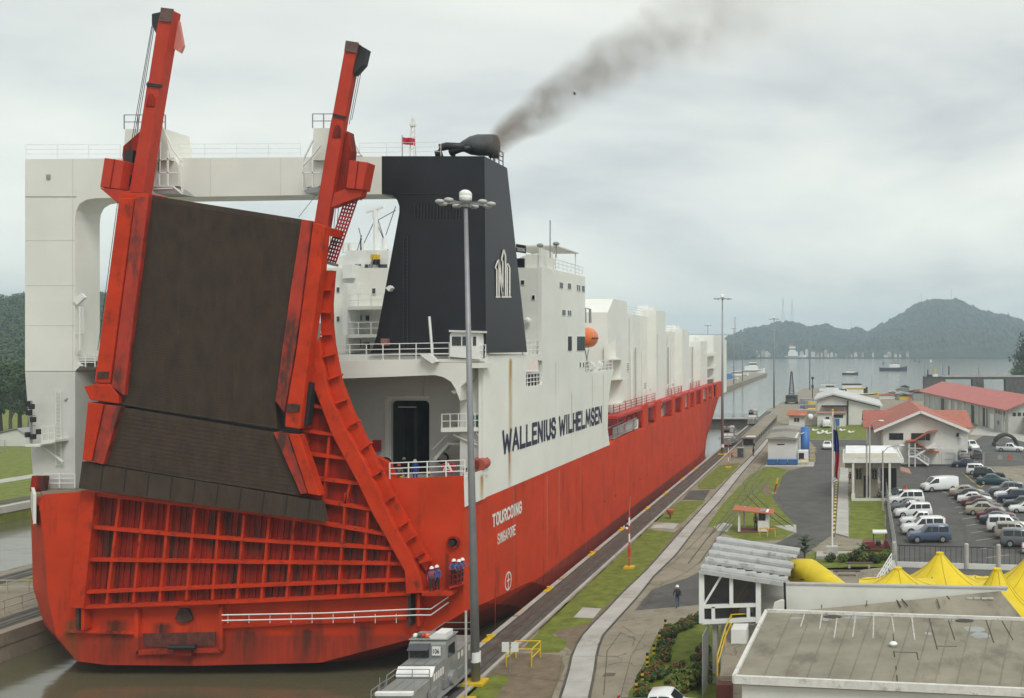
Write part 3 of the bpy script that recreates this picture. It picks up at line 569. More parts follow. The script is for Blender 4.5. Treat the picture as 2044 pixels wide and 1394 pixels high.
m = MB(); cc = at(905, 1083, 65.9); rg = []
for r_, yy in ((.42, .1), (.42, -.12), (.30, -.12), (.24, .1)): rg.append([cc + Vector((math.cos(a * .3927) * r_, yy, math.sin(a * .3927) * r_)) for a in range(16)])
m.loft(rg); m.build('hawse_pipe', redd, ship)
m = MB(); m.tube([cc + Vector((-.05, -.14, 0)), cc + Vector((-.05, .05, 0))], .2, 10); m.build('hawse_opening', black, ship)
# ---- folded quarter ramp
ramp = plate('stern_ramp', [(294, 389), (602, 438), (579, 583), (549, 800), (553, 856), (236, 807), (244, 745)], 64.55, 65.0, tread, ship)
ramp['label'] = 'tall folded vehicle ramp with dark treads'
plate('ramp_section', [(240, 813), (545, 863), (600, 990), (206, 927)], 64.55, 65.0, tread, ramp)
fl_pts = [(164, 922), (205, 930), (640, 1001), (649, 1042), (520, 1025), (157, 975)]
plate('ramp_flap', fl_pts, 64.45, 64.9, tread, ramp)
for k in range(10):
    x = 205 + k * 46; bars('flap_joint', [(x, 930 + (x - 205) * .163), (x - 5, 976 + (x - 205) * .145)], 64.42, 64.46, 1.6, black, ramp)
for nm, pts in (('side_beam', [(238, 396), (267, 396), (219, 765), (188, 765)]), ('inner_beam', [(270, 396), (297, 389), (247, 790), (222, 772)]), ('side_beam', [(188, 767), (219, 767), (237, 792), (236, 806), (179, 798), (167, 772)]),
                ('side_beam', [(175, 803), (206, 808), (182, 922), (164, 918)]), ('inner_beam', [(209, 808), (241, 812), (206, 928), (185, 922)]),
                ('inner_beam', [(602, 438), (622, 441), (590, 690), (567, 824), (549, 800), (579, 583)]), ('side_beam', [(625, 444), (648, 452), (640, 540), (609, 768), (599, 857), (569, 852), (570, 824), (593, 690)]),
                ('inner_beam', [(545, 863), (572, 866), (612, 985), (600, 988)]), ('side_beam', [(575, 866), (596, 868), (638, 990), (615, 986)])):
    plate(nm, pts, 64.2, 64.95, redg if nm == 'inner_beam' else redm, ramp, bevel=.03)
for k in range(76):      # herringbone tread bars over the whole ramp
    t_ = (k + .5) / 76; y0 = 398 + t_ * 405; xl = 293 - t_ * 56; xr = 600 - t_ * 50
    bars('tread_bar', [(xl + 2, y0), (xr - 3, y0 + 47)], 64.52, 64.56, 1.2, tread, ramp)
for k in range(13):
    t_ = (k + .5) / 13; bars('tread_bar', [(240 - t_ * 32, 820 + t_ * 105), (550 + t_ * 45, 870 + t_ * 115)], 64.52, 64.56, 1.2, tread, ramp)
plate('ramp_backing', [(200, 770), (600, 800), (600, 900), (190, 850)], 65.02, 65.08, black, ramp)  # black sheet added behind the fold so the open gap reads dark
plate('hinge_block', [(195, 742), (216, 742), (214, 755), (193, 755)], 64.12, 64.3, grime, ramp); plate('hinge_block', [(573, 806), (598, 808), (596, 822), (572, 822)], 64.12, 64.3, grime, ramp)
plate('hinge_block', [(607, 760), (624, 765), (614, 850), (600, 850)], 64.6, 65.1, black, ramp)
# ---- gantry (white portal)
gan = plate('gantry', [(50, 318), (762, 313), (762, 388), (600, 390), (190, 396), (172, 399), (159, 407), (152, 421), (150, 440), (150, 712), (153, 724), (160, 731), (150, 741), (50, 741)], YG, YG + 2.3, gwhite, ship)
leg = plate('gantry_leg', [(50, 742), (150, 742), (150, 976), (68, 976), (62, 900)], YG, YG + 2.3, grey_w, gan)  # lower leg greyer than the portal above: its shading is put into the colour
bars('seam', [(50, 393), (152, 393)], YG - .02, YG + .01, 1.5, steel, gan)
bars('vent_box', [(92, 353), (99, 353)], YG - .08, YG + .01, 9, steel, gan)
railing('gantry_rail', [at(52, 317, YG + .2), at(240, 317, YG + .2)], 1.0, white, gan, 3, 2.4, .013); railing('gantry_rail', [at(345, 316, YG + .2), at(600, 315, YG + .2)], 1.0, white, gan, 3, 2.4, .013)
railing('gantry_rail', [at(718, 314, YG + .2), at(880, 312, YG + .2)], 1.0, white, gan, 3, 2.0, .013)
railing('gantry_rail', [at(152, 733, YG + .3), at(190, 733, YG + .3)], 1.0, white, gan, 3, .6, .035)
m = MB(); m.bar(at(160, 700, YG), at(160, 612, YG), .12, .12); m.bar(at(152, 605, YG), at(168, 590, YG), .25, .4); m.bar(at(166, 612, YG), at(166, 665, YG), .06, .06); m.bar(at(152, 665, YG), at(166, 665, YG), .06, .06); m.build('floodlight_post', white, gan)
# leg ladder and little platforms, port signal mast, drums
m = MB()
for x in (112, 122): m.bar(at(x, 780, YG - .15), at(x, 930, YG - .15), .05, .05)
for k in range(20): m.bar(at(112, 783 + k * 7.6, YG - .15), at(122, 783 + k * 7.6, YG - .15), .04, .04)
m.build('ladder', gwhite, gan)
plate('ladder_platform', [(82, 880), (110, 878), (110, 883), (82, 885)], YG - 1.2, YG, gwhite, gan); bars('platform_brace', [(84, 890), (125, 923)], YG - .4, YG - .3, 3, gwhite, gan)
railing('platform_rail', [at(84, 880, YG - 1.1), at(110, 878, YG - 1.1)], 1.0, gwhite, gan, 2, .5, .03)
m = MB(); m.bar(at(62, 885, YG - .6), at(62, 800, YG - .6), .12, .12)
for y in (812, 830, 850, 868): m.bar(at(56, y, YG - .6), at(70, y, YG - .6), .06, .06)
m.build('signal_mast', steel, gan)
for x, y in ((56, 806), (63, 812), (58, 824), (66, 838), (56, 868), (66, 872), (78, 862)):
    m = MB(); c = at(x, y, YG - .7); m.box(c.x - .13, c.x + .13, c.y - .13, c.y + .13, c.z - .18, c.z + .18); m.build('signal_lamp', black, gan)
plate('mast_shelf', [(50, 888), (80, 888), (80, 892), (50, 892)], YG - 1.1, YG, gwhite, gan)
for x in (71, 84):
    m = MB(); c = at(x, 966, YG - .8); m.tube([c + Vector((0, 0, -.55)), c + Vector((.05, .1, .55))], .32, 10); m.build('mooring_drum', redd, gan)
railing('quarter_rail', [at(88, 974, YG - .4), at(150, 974, YG - .4)], 1.0, white, gan, 3, 1.2, .035)
m = MB(); m.tube([at(150, 790, YG + .3), at(137, 795, YG + .1), at(130, 800, YG)], .12, 6); m.build('fairlead', steel, gan)
# ---- black funnel leg with sloping forward edge
def fun_back(z): return 78.6 if z < 19.9 else (77.4 - (z - 20.6) * .235 if z > 20.6 else 77.4 + (20.6 - z) * 1.7)
plate('stern_ledge', [(655, 720), (966, 716), (966, 722), (655, 726)], YG - .84, YG - .03, gwhite, ship)
fo = [(762, 312), (967, 312), (968, 420), (969, 560), (970, 682), (970, 705), (738, 705), (745, 692), (752, 670), (797, 425), (797, 412), (793, 400), (784, 391), (762, 387)]
m = MB(); A = [at(x, y, YG - .02) for x, y in fo]; B = [Vector((p.x, fun_back(p.z), p.z)) for p in A]; m.loft([A, B]); fun = m.build('funnel', fblack, ship)
fun['label'] = 'black funnel leg with white emblem'
for k in range(15): bars('louvre', [(828 + k * 6.4, 404), (828 + k * 6.4, 436)], YG - .10, YG, 2.4, black, fun)
bars('seam', [(800, 387), (968, 387)], YG - .06, YG, 2, black, fun)
m = MB(); m.prism([at(x, y, YG - .6) for x, y in ((769, 575), (777, 570), (781, 575), (776, 582))], (0, .5, 0)); m.bar(at(775, 577, YG - .4), at(782, 573, YG), .08, .08); m.build('floodlight', white, fun)
plate('pink_box', [(760, 676), (773, 676), (773, 690), (760, 690)], YG - .4, YG, M('pinkish_paint', (.25, .12, .11), .6), fun)
# emblem on the starboard face of the funnel: white outlined M between two ones
def fside(px, py, o=.03): v = side(px, py, XS); return Vector((-25.70 + o - .03, v.y, v.z))
emb = MB()
def stroke(p, w=2.6):
    for (x0, y0), (x1, y1) in zip(p[:-1], p[1:]):
        a = Vector((x1 - x0, y1 - y0)); nx, ny = -a.y / a.length * w / 2, a.x / a.length * w / 2
        q = [fside(x, y) for x, y in ((x0 + nx, y0 + ny), (x1 + nx, y1 + ny), (x1 - nx, y1 - ny), (x0 - nx, y0 - ny))]; emb.prism(q, (.02, 0, 0))
def _old(): stroke([(988, 594), (989, 540), (984, 534), (990, 524), (993, 524), (999, 575), (1000, 498), (1005, 510), (1004, 560), (1004, 594)])
def _old2(): stroke([(992, 594), (993, 546), (998, 588), (1000, 593)], 2); stroke([(1008, 594), (1008, 532), (1013, 540), (1013, 594)]); stroke([(984, 594), (995, 594)], 3.4); stroke([(998, 594), (1005, 594)], 3.4); stroke([(1006, 594), (1015, 594)], 3.4); stroke([(995, 527), (1000, 498)], 2)
for st_ in ([(986, 592), (986, 538), (983, 535), (988, 521), (990.5, 519), (990.5, 592)], [(991, 521), (998, 583)], [(992, 548), (997.5, 590)], [(998, 591), (998, 522), (995.5, 519), (1000, 498), (1003.5, 511), (1003.5, 592)], [(1007, 592), (1007, 534), (1005, 531), (1008, 526), (1012, 535), (1012, 592)]): stroke(st_, 2.3)
for a_, b_ in ((984, 993), (996, 1005), (1005.6, 1015)): stroke([(a_, 593), (b_, 593)], 3)
emb.build('emblem', pw, fun)
# exhaust head
m = MB(); rg = []
for x, y, r_ in ((912, 296, .22), (926, 292, .42), (940, 291, .68), (956, 290, .80), (985, 290, .80), (992, 290, .74), (992.5, 290, .5)):
    c = at(x, y, 72.0); rg.append([c + Vector((0, math.cos(a * .3927) * r_, math.sin(a * .3927) * r_)) for a in range(16)])
m.loft(rg); m.build('exhaust_trunk', M('soot', (.075, .08, .085), .6, var=.3, scale=1.5), fun, smooth=True)
m = MB(); m.tube([at(877, 313, 71), at(875, 303, 71), at(880, 295, 71), at(892, 292, 71), at(930, 294, 71)], .28, 10); m.build('exhaust_pipe', black, fun, smooth=True)
for pp, r_ in (([at(898, 306, 71), at(920, 298, 71), at(940, 296, 71)], .22), ([at(905, 313, 71.5), at(905, 300, 71.5)], .15), ([at(985, 315, 72), at(985, 300, 72)], .35)): m = MB(); m.tube(pp, r_, 10); m.build('exhaust_pipe', black, fun, smooth=True)
railing('funnel_rail', [at(985, 322, 71.6), Vector((XS - .2, 71.6, 33.95)), Vector((XS - .2, 74.2, 33.95))], 1.0, black, fun, 3, .9, .03)
# ---- decks and superstructure
def yz(px): return side(px, 0).y
sw = [(yz(965), T0), (yz(1217), T0), (yz(1213), 11.2), (yz(1214), 14.0), (yz(1219), 16.2), (yz(1225), 17.6), (yz(1168), 17.6), (yz(1168), 27.1), (yz(1081), 27.0), (yz(1081), 19.6), (yz(965), 19.6)]
def yzl(l, X=XS): return [(X, y, z) for y, z in l]
wh = [yzl([(y, z) for y, z in rrect(yz(1050), 16.95, yz(1083), 19.05, .35, 3)])]
m = MB(); holed(m, [yzl(sw)] + wh, (-.35, 0, 0)); wall = m.build('side_wall', hwhite, ship)
wall['label'] = 'white starboard side with dark blue lettering'
sign_text('lettering', 'WALLENIUS WILHELMSEN', navy, wall, XS + .02, yz(1004), 12.1, 1.85, yz(1200) - yz(1004), .205)
m = MB(); m.box(XS - 4, XS - .36, yz(1048), yz(1085), 16.7, 16.9); m.build('gallery_floor', grey_w, wall)
m = MB(); m.box(XS - 4.2, XS - 4, yz(1046), yz(1087), 16.7, 19.4); m.build('gallery_back_wall', grey_w, wall)
railing('gallery_rail', [(XS - .2, yz(1051), 16.95), (XS - .2, yz(1082.5), 16.95)], 1.05, white, wall, 3, .8, .035)
for px, y0, y1, w in [(1118, 564, 575, .5), (1121.5, 565, 576, .5), (1134, 566, 577, .5), (1137.5, 566.5, 577.5, .5), (1152, 569, 580, .5), (1156, 570, 581, .5), (1162, 571, 582, .5), (1165, 571.5, 582.5, .5), (1123, 619, 629, .5), (1126.5, 619.5, 629.5, .5), (1134, 620, 630, .5), (1138, 620.5, 630.5, .5),
                      (1135, 672, 700, .7), (1138.5, 672, 700, .7), (1153, 672, 700, .7), (1157, 672, 700, .7), (1161, 672, 700, .7), (1165, 672, 700, .7), (1157.5, 724, 733, .4), (1164, 724, 733, .4)]:
    a, b_ = side(px, y0), side(px, y1); fr = MB(); fr.box(XS - .02, XS + .035, a.y - w / 2 - .06, a.y + w / 2 + .06, b_.z - .06, a.z + .06); o = fr.build('window', white, wall)
    g = MB(); g.box(XS + .0, XS + .05, a.y - w / 2, a.y + w / 2, b_.z, a.z); g.build('pane', glass, o)
m = MB(); m.box(XP, XS - .36, yz(965) + .3, yz(1168), 19.2, 19.6); m.build('upper_deck', grey_w, ship)
m = MB(); m.box(XP, XS - .36, yz(1168), yz(1222), 17.2, 17.6); m.build('boat_deck', grey_w, ship)
m = MB(); m.box(XP, XP + .3, YG + 2.3, yz(1217), T0, 19.6); m.build('side_wall', hwhite, ship)
m = MB(); m.box(XP, XS - .36, yz(1213), yz(1214) + .3, T0, 17.2); m.build('front_wall', hwhite, ship)
# stern beam under the upper deck, arch column, recess wall with garage door
beam = plate('deck_beam', [(655, 722), (850, 717), (858, 724), (968, 724), (968, 735), (935, 735), (933, 760), (920, 772), (918, 800), (910, 778), (900, 762), (885, 753), (868, 749), (655, 757)], YG - .85, YG + .6, gwhite, ship)
plate('arch_column', [(918, 735), (966, 728), (967, 952), (918, 950)], YG + .62, YG + 1.0, grey_w, ship)
plate('corner_frame', [(958, 716), (966, 712), (968, 950), (963, 950), (963, 760), (960, 742), (950, 733)], YG - .06, YG + .64, hwhite, ship)
YR = 73.6
m = MB(); out = [at(x, y, YR) for x, y in ((150, 735), (935, 735), (935, 962), (150, 962))]
hole = [at(x, y, YR) for x, y in rrect(781, 800, 857, 948, 9)]
holed(m, [out, hole], (0, .3, 0)); rw = m.build('recess_wall', grey_w, ship)
plate('door_surround', [(768, 948), (768, 800), (774, 793), (782, 791), (858, 791), (858, 796), (783, 797), (777, 803), (777, 948)], YR - .12, YR, gwhite, rw)
m = MB(); x0, x1 = at(775, 0, YR).x, at(865, 0, YR).x; z0, z1 = at(0, 950, YR).z, at(0, 795, YR).z
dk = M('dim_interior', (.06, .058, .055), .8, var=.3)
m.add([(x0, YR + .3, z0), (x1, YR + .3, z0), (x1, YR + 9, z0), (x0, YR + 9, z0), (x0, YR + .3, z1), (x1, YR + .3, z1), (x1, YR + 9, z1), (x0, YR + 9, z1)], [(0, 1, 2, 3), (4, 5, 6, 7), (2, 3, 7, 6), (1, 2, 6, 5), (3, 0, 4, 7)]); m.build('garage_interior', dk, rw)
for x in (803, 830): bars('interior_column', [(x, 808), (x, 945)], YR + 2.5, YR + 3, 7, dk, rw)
bars('interior_lamp', [(795, 813), (830, 813)], YR + .6, YR + .7, 2, grey_w, rw)
m = MB(); m.tube([at(766, 795, YR - .15), at(769, 792, YR - .15), at(845, 790, YR - .15), at(845, 755, YR - .15)], .07, 6); m.build('pipe', gwhite, rw)
m = MB(); m.prism([(-54.6, YT + .3, 10.1), (XS - .15, YT + .3, 10.1), (XS - .15, YR, 10.1), (-58.2, YR, 10.1), (-58.2, 70.5, 10.1)], (0, 0, -.2)); m.build('mooring_deck', M('deck_paint', (.22, .17, .12), .8, var=.2), ship)
m = MB(); c = at(751, 890, YR - .3); m.box(c.x - .26, c.x + .26, c.y - .1, c.y + .28, c.z - .42, c.z + .42); m.build('fire_cabinet', M('fire_red', (.40, .02, .03), .45), rw)
railing('deck_rail', [at(778, 957, YT + .15), at(928, 951, YT + .15)], 1.1, white, ship, 3, 1.35, .035)
railing('upper_rail', [at(665, 721, YG - .75), at(897, 717, YG - .75)], 1.15, white, ship, 3, 1.2, .03)
railing('upper_rail', [at(938, 722, YG - .75), at(966, 722, YG - .75), Vector((XS - .1, 71.0, 19.3))], 1.15, white, ship, 3, .8, .03)
# wheelhouse booth on the deck corner
cab = plate('lookout_booth', [(898, 712), (898, 668), (902, 662), (955, 664), (957, 718)], YG - 1.0, YG - .05, white, ship)
for x0, x1 in ((902, 920), (923, 934), (944, 950)): plate('window', [(x0, 672), (x1, 672), (x1, 690), (x0, 690)], YG - 1.04, YG - .98, glass, cab)
plate('booth_roof', [(896, 659), (960, 661), (960, 665), (896, 663)], YG - 1.2, YG - .04, grey_w, cab)
m = MB(); m.tube([at(864, 718, YG - .7), at(857, 632, YG - .7)], .09, 6); m.build('jackstaff', white, ship)
plate('chute_tray', [(838, 708), (856, 706), (872, 722), (862, 726), (848, 716)], YG - 1.4, YG - .9, white, ship)
# platform, stairs on the recess wall
plate('stair_platform', [(880, 855), (966, 853), (966, 861), (880, 863)], YG + .1, YR, gwhite, ship)
railing('platform_rail', [at(882, 855, YG + .2), at(965, 853, YG + .2)], 1.0, gwhite, ship, 2, .55, .03)
m = MB(); m.bar(at(905, 868, YG + .5), at(962, 892, YG + .5), .08, .1); m.bar(at(950, 862, YG + .3), at(966, 885, YG + .3), .1, .1); m.bar(at(966, 862, YG + .3), at(960, 875, YG + .3), .08, .08); m.build('platform_brace', gwhite, ship)
plate('stair_landing', [(892, 884), (918, 884), (918, 889), (892, 889)], 71.5, YR, gwhite, ship)
st = MB(); st.bar(at(893, 888, 71.6), at(868, 917, 71.6), .08, .22); st.bar(at(893, 888, 72.4), at(868, 917, 72.4), .08, .22); st.bar(at(892, 868, 71.6), at(864, 897, 71.6), .05, .05)
for k in range(9):
    p = at(893 - 25 * k / 8, 888 + 29 * k / 8, 71.6); st.box(p.x - .13, p.x + .13, 71.6, 72.4, p.z - .02, p.z + .02)
st.build('stairs', gwhite, ship)
m = MB(); c = at(951, 842, YG + .6); m.tube([c + Vector((0, 0, -.4)), c + Vector((0, 0, .45))], .42, 10); m.build('green_drum', M('green_paint', (.02, .09, .06), .5), ship)
for x in (952, 963):
    m = MB(); c = at(x, 925, YG - .1); m.tube([c + Vector((0, -.6, -.05)), c + Vector((0, .5, .0))], .42, 12); m.build('red_drum', M('faded_red', (.36, .07, .05), .6), ship)
m = MB(); a, b_ = at(885, 942, YT + .6), at(893, 925, YT + .6); m.bar(a, b_, .1, .1); m.bar(b_, at(902, 942, YT + .6), .1, .1); m.bar(at(887, 937, YT + .6), at(900, 937, YT + .6), .08, .08); m.build('anchor_frame', white, ship)
m = MB(); c = at(893, 936, YT + .9); m.box(c.x - .35, c.x + .35, c.y, c.y + .6, c.z - .3, c.z + .35); m.build('winch', M('fire_red', (.40, .02, .03)), ship)
for x, y in ((770, 925), (884, 915)):
    m = MB(); c = at(x, y, YR - .4); rg = []
    for i in range(14):
        a = i * 2 * math.pi / 14; cc = c + Vector((math.cos(a) * .38, 0, math.sin(a) * .38)); rg.append([cc + Vector((math.cos(a) * math.cos(q * 1.047), math.sin(q * 1.047), math.sin(a) * math.cos(q * 1.047))) * .09 for q in range(6)])
    m.loft(rg + [rg[0]], cap=False); m.build('tyre_fender', black, ship)
m = MB(); c = at(910, 782, YG - .2); m.prism([c + Vector(v) for v in ((-.35, 0, .05), (.2, 0, .15), (.35, 0, -.1), (-.2, 0, -.15))], (0, .4, 0)); m.bar(c, c + Vector((.4, .4, -.3)), .06, .06); m.build('floodlight', white, ship)
# ---- hoisting masts (booms) above the ramp
def boom(nm, front, Y0, Y1): return plate(nm, front, Y0, Y1, redb, ship, bevel=.04)
b1 = boom('hoist_boom', [(257, 384), (279, 259), (291, 180), (293, 164), (296, 161), (312, 57), (321, 17), (344, 20), (338, 57), (312, 211), (285, 386)], 66.6, 67.5)
plate('boom_fin', [(346, 36), (357, 42), (366, 92), (360, 106), (345, 96), (341, 60)], 67.3, 67.5, M('faded_pink', (.55, .20, .17), .6), b1)
plate('pulley_head', [(303, 28), (321, 24), (319, 52), (311, 66), (303, 50)], 66.7, 67.4, black, b1)
plate('pulley_cap', [(321, 15), (345, 18), (340, 44), (318, 42)], 66.5, 66.62, M('sooty_steel', (.13, .07, .06), .6, var=.3, scale=2), b1)
bars('boom_joint', [(292, 168), (322, 172)], 66.5, 66.62, 6, black, b1)
plate('winch_box', [(208, 315), (247, 321), (238, 378), (199, 374)], 65.9, 67.0, redb, b1, bevel=.04)
bars('seam', [(228, 318), (219, 376)], 65.86, 65.92, 1.8, redd, b1)
plate('box_bracket', [(199, 375), (238, 379), (262, 384), (260, 400), (236, 407)], 65.9, 66.6, redb, b1)
plate('boom_foot', [(240, 386), (297, 386), (295, 402), (238, 402)], 64.7, 66.6, redm, b1, bevel=.03)
plate('boom_gusset', [(246, 292), (278, 264), (281, 270), (266, 372), (252, 372), (244, 310)], 67.0, 67.5, redd, b1)
plate('cylinder_housing', [(249, 300), (266, 300), (258, 372), (246, 372)], 66.7, 67.0, black, b1)
m = MB()
for k, (x0, x1) in enumerate(((303, 262), (305, 266), (308, 270))): m.tube([at(x0, 52, 66.9), at(x1, 286, 67.2)], .025, 4)
m.build('hoist_wires', cable, b1)
m = MB()
for x0, x1 in ((235, 195), (238, 199)): m.tube([at(x0, 402, 65.2), at(x1, 700, 67.0)], .022, 4)
m.build('hoist_wires', cable, b1)
b2 = boom('hoist_boom', [(627, 443), (659, 248), (664, 226), (688, 96), (690, 82), (714, 86), (713, 100), (706, 128), (688, 232), (681, 275), (660, 411), (652, 460)], 66.6, 67.2)
plate('pulley_head', [(714, 88), (732, 98), (725, 128), (706, 149), (703, 142)], 66.7, 67.3, black, b2); plate('pulley_cap', [(690, 81), (715, 85), (712, 106), (687, 102)], 66.5, 66.62, MATS['sooty_steel'], b2)
bars('boom_joint', [(664, 229), (690, 235)], 66.5, 66.62, 5, black, b2)
plate('boom_gusset', [(681, 275), (693, 262), (699, 300), (690, 376), (672, 392), (662, 410)], 67.0, 67.9, redd, b2)
plate('winch_box', [(697, 320), (734, 324), (723, 379), (690, 376)], 65.9, 67.0, redb, b2, bevel=.04); bars('seam', [(715, 322), (708, 378)], 65.86, 65.92, 1.8, redd, b2)
plate('box_bracket', [(690, 377), (723, 380), (720, 392), (661, 414), (668, 385)], 66.1, 66.8, redb, b2)
plate('boom_foot', [(622, 446), (653, 454), (651, 470), (620, 462)], 64.6, 66.6, redm, b2, bevel=.03)
m = MB()
for k in range(4): m.tube([at(724 - k * 4, 128, 66.9), at(702 - k * 5, 240 + k * 8, 67.2)], .022, 4)
for k in range(3): m.tube([at(676 - k * 6, 412, 66.9), at(668 - k * 5, 500, 66.9)], .022, 4)
m.tube([at(632, 388, 66.9), at(596, 434, 65)], .022, 4); m.build('hoist_wires', cable, b2)
for bn, arch in ((b1, (300, 190)), (b2, (672, 252))):     # arched recess above the lower sleeve
    x, y = arch; plate('arch_recess', [(x - 9, y + 22), (x - 6, y + 6), (x - 3, y - 1), (x + 1, y - 4), (x + 5, y - 1), (x + 8, y + 6), (x + 8, y + 22)], 66.52, 66.61, redd, bn)
# perforated climbing gangway on the starboard boom
lad = MB(); A0, A1, B0, B1 = (693, 388), (716, 391), (648, 524), (668, 530); nL = 19
def q2(u, v): return (A0[0] + (A1[0] - A0[0]) * u + (B0[0] - A0[0] + (B1[0] - A1[0] - B0[0] + A0[0]) * u) * v, A0[1] + (A1[1] - A0[1]) * u + (B0[1] - A0[1] + (B1[1] - A1[1] - B0[1] + A0[1]) * u) * v)
for u in (0, .25, .5, .75, 1): lad.bar(at(*q2(u, 0), 66.7), at(*q2(u, 1), 66.7), .08, .08)
for k in range(nL + 1): lad.bar(at(*q2(0, k / nL), 66.68), at(*q2(1, k / nL), 66.68), .1, .12)
lad.build('boom_gangway', M('gangway_red', (.34, .02, .03), .5), b2)
for nm in ((690, 387, 718, 394), (648, 520, 670, 527)): plate('gangway_end', [(nm[0], nm[1]), (nm[2], nm[3]), (nm[2] - 1, nm[3] + 5), (nm[0] - 1, nm[1] + 5)], 66.5, 66.9, steel, b2)
# white winch housings with walkways on the gantry
for (x0, y0, x1, y1, sgn) in ((246, 258, 330, 320, 1), (622, 256, 668, 320, -1)):
    hb = plate('winch_housing', [(x0, y1), (x0 + 4, y0), (x1, y0), (x1 + 10, y1)], YG - .9, YG + 1.6, gwhite, gan)
    railing('housing_rail', [at(x0 + 2, y0, YG - .8), at(x1, y0, YG - .8)], 1.0, steel, hb, 2, .9, .03)
m = MB()
for a, b_ in (((322, 250), (345, 300)), ((345, 300), (362, 322)), ((305, 322), (320, 282)), ((320, 282), (318, 340)), ((318, 340), (306, 372)), ((318, 320), (348, 316)), ((318, 345), (360, 345)), ((360, 322), (364, 385)), ((318, 300), (318, 372)), ((335, 300), (335, 372)), ((306, 372), (345, 372)), ((345, 372), (365, 388)), ((300, 378), (345, 376))): m.bar(at(*a, YG - 1.4), at(*b_, YG - 1.4), .09, .09)
m.build('bracket_truss', white, gan)
plate('bracket_panel', [(320, 290), (340, 300), (356, 330), (356, 372), (322, 370)], YG - .5, YG, gwhite, gan); plate('bracket_grating', [(300, 374), (346, 374), (364, 388), (310, 386)], YG - 1.4, YG, steel, gan)
m = MB()
for a, b_ in (((605, 320), (625, 280)), ((605, 320), (604, 382)), ((604, 345), (640, 345)), ((624, 320), (624, 378)), ((604, 382), (636, 372)), ((625, 310), (640, 290)), ((606, 330), (625, 310)), ((610, 378), (640, 378))): m.bar(at(*a, YG - 1.3), at(*b_, YG - 1.3), .09, .09)
m.build('bracket_truss', white, gan); m = MB()
for a, b_ in (((697, 268), (722, 312)), ((700, 285), (700, 312)), ((700, 300), (718, 306)), ((708, 312), (724, 312))): m.bar(at(*a, YG - 1.3), at(*b_, YG - 1.3), .09, .09)
m.build('bracket_truss', white, gan); plate('bracket_grating', [(606, 380), (636, 372), (636, 384), (610, 386)], YG - 1.4, YG, steel, gan)
plate('bracket_panel', [(608, 325), (626, 312), (650, 312), (648, 370), (610, 374)], YG - .5, YG, gwhite, gan)
# ensign and small mast on the gantry
m = MB()
for x in (818, 830): m.bar(at(x, 312, YG + 1), at(824 + (x - 824) * .4, 238, YG + 1), .06, .06)
for k in range(6): m.bar(at(819 + k * .7, 300 - k * 11, YG + 1), at(829 - k * .7, 294 - k * 11, YG + 1), .04, .04)
m.bar(at(824, 240, YG + 1), at(824, 232, YG + 1), .05, .05); m.box(at(824, 0, YG + 1).x - .2, at(824, 0, YG + 1).x + .2, YG + .9, YG + 1.1, at(0, 246, YG).z, at(0, 241, YG).z); m.build('antenna_mast', white, ship)
fm = MB(); rows = []
for i in range(9):
    u = i / 8; w_ = math.sin(u * 7) * .12
    rows.append([at(804 + 24 * u, 274 + 3 * u + (1 - v) * 0 + v * 14, YG + .9) + Vector((0, w_, 0)) for v in (0, .5, 1)])
fm.loft(rows, cap=False, closed=False); fm.build('ensign', M('flag_red', (.50, .012, .05), .7, var=.1), ship, smooth=True)
m = MB(); m.bar(at(803, 312, YG + .9), at(803, 270, YG + .9), .05, .05); m.build('ensign_staff', steel, ship)
# ---- accommodation block behind the funnel
YA = yz(1081)
xa0 = at(640, 0, YA).x
m = MB(); m.box(xa0, XS - .36, YA, yz(1168), 19.6, 26.9); acc = m.build('accommodation', gwhite, ship)
for (x0, y0, x1, y1) in ((693, 574, 699, 590), (706, 577, 713, 588), (743, 576, 749, 588), (696, 628, 701, 646), (715, 630, 722, 640), (730, 630, 737, 640), (706, 680, 720, 694)):
    f_ = plate('window', [(x0 - 1, y0 - 1), (x1 + 1, y0 - 1), (x1 + 1, y1 + 1), (x0 - 1, y1 + 1)], YA - .06, YA + .01, white, acc); plate('pane', [(x0, y0), (x1, y0), (x1, y1), (x0, y1)], YA - .09, YA - .05, glass, f_)
for (x0, y0, x1, y1) in ((672, 574, 677, 583), (672, 632, 677, 642), (760, 630, 766, 640), (694, 650, 699, 664), (728, 684, 738, 700), (750, 684, 756, 694), (1040, 560, 1046, 568), (1062, 590, 1067, 598)):
    f_ = plate('window', [(x0 - 1, y0 - 1), (x1 + 1, y0 - 1), (x1 + 1, y1 + 1), (x0 - 1, y1 + 1)], YA - .06, YA + .01, white, acc); plate('pane', [(x0, y0), (x1, y0), (x1, y1), (x0, y1)], YA - .09, YA - .05, glass, f_)
for y in (612, 668):
    plate('deck_slab', [(686, y), (770, y - 1), (770, y + 5), (690, y + 7)], YA - 2.2, YA, gwhite, acc); railing('deck_rail', [at(690, y, YA - 2.1), at(766, y - 1, YA - 2.1)], 1.0, white, acc, 2, 1.1, .03)
plate('deck_wing', [(662, 668), (690, 668), (690, 705), (664, 705)], YA - 2.5, YA, gwhite, acc); plate('side_pillar', [(684, 565), (693, 565), (693, 668), (684, 668)], YA - 2.3, YA, white, acc)
bz = M('bridge_white', (.70, .72, .70), .5)
plate('bridge', [(672, 558), (674, 512), (690, 510), (690, 500), (775, 500), (775, 545), (790, 558)], YA + 1.5, YA + 9, bz, acc)
for x0, x1 in ((708, 713), (715, 720), (728, 734), (736, 741), (755, 772)): plate('window', [(x0, 528), (x1, 528), (x1, 538), (x0, 538)], YA + 1.42, YA + 1.52, glass, acc)
plate('bridge_wing', [(684, 528), (702, 528), (704, 555), (684, 556)], YA - .5, YA + 1.5, bz, acc)
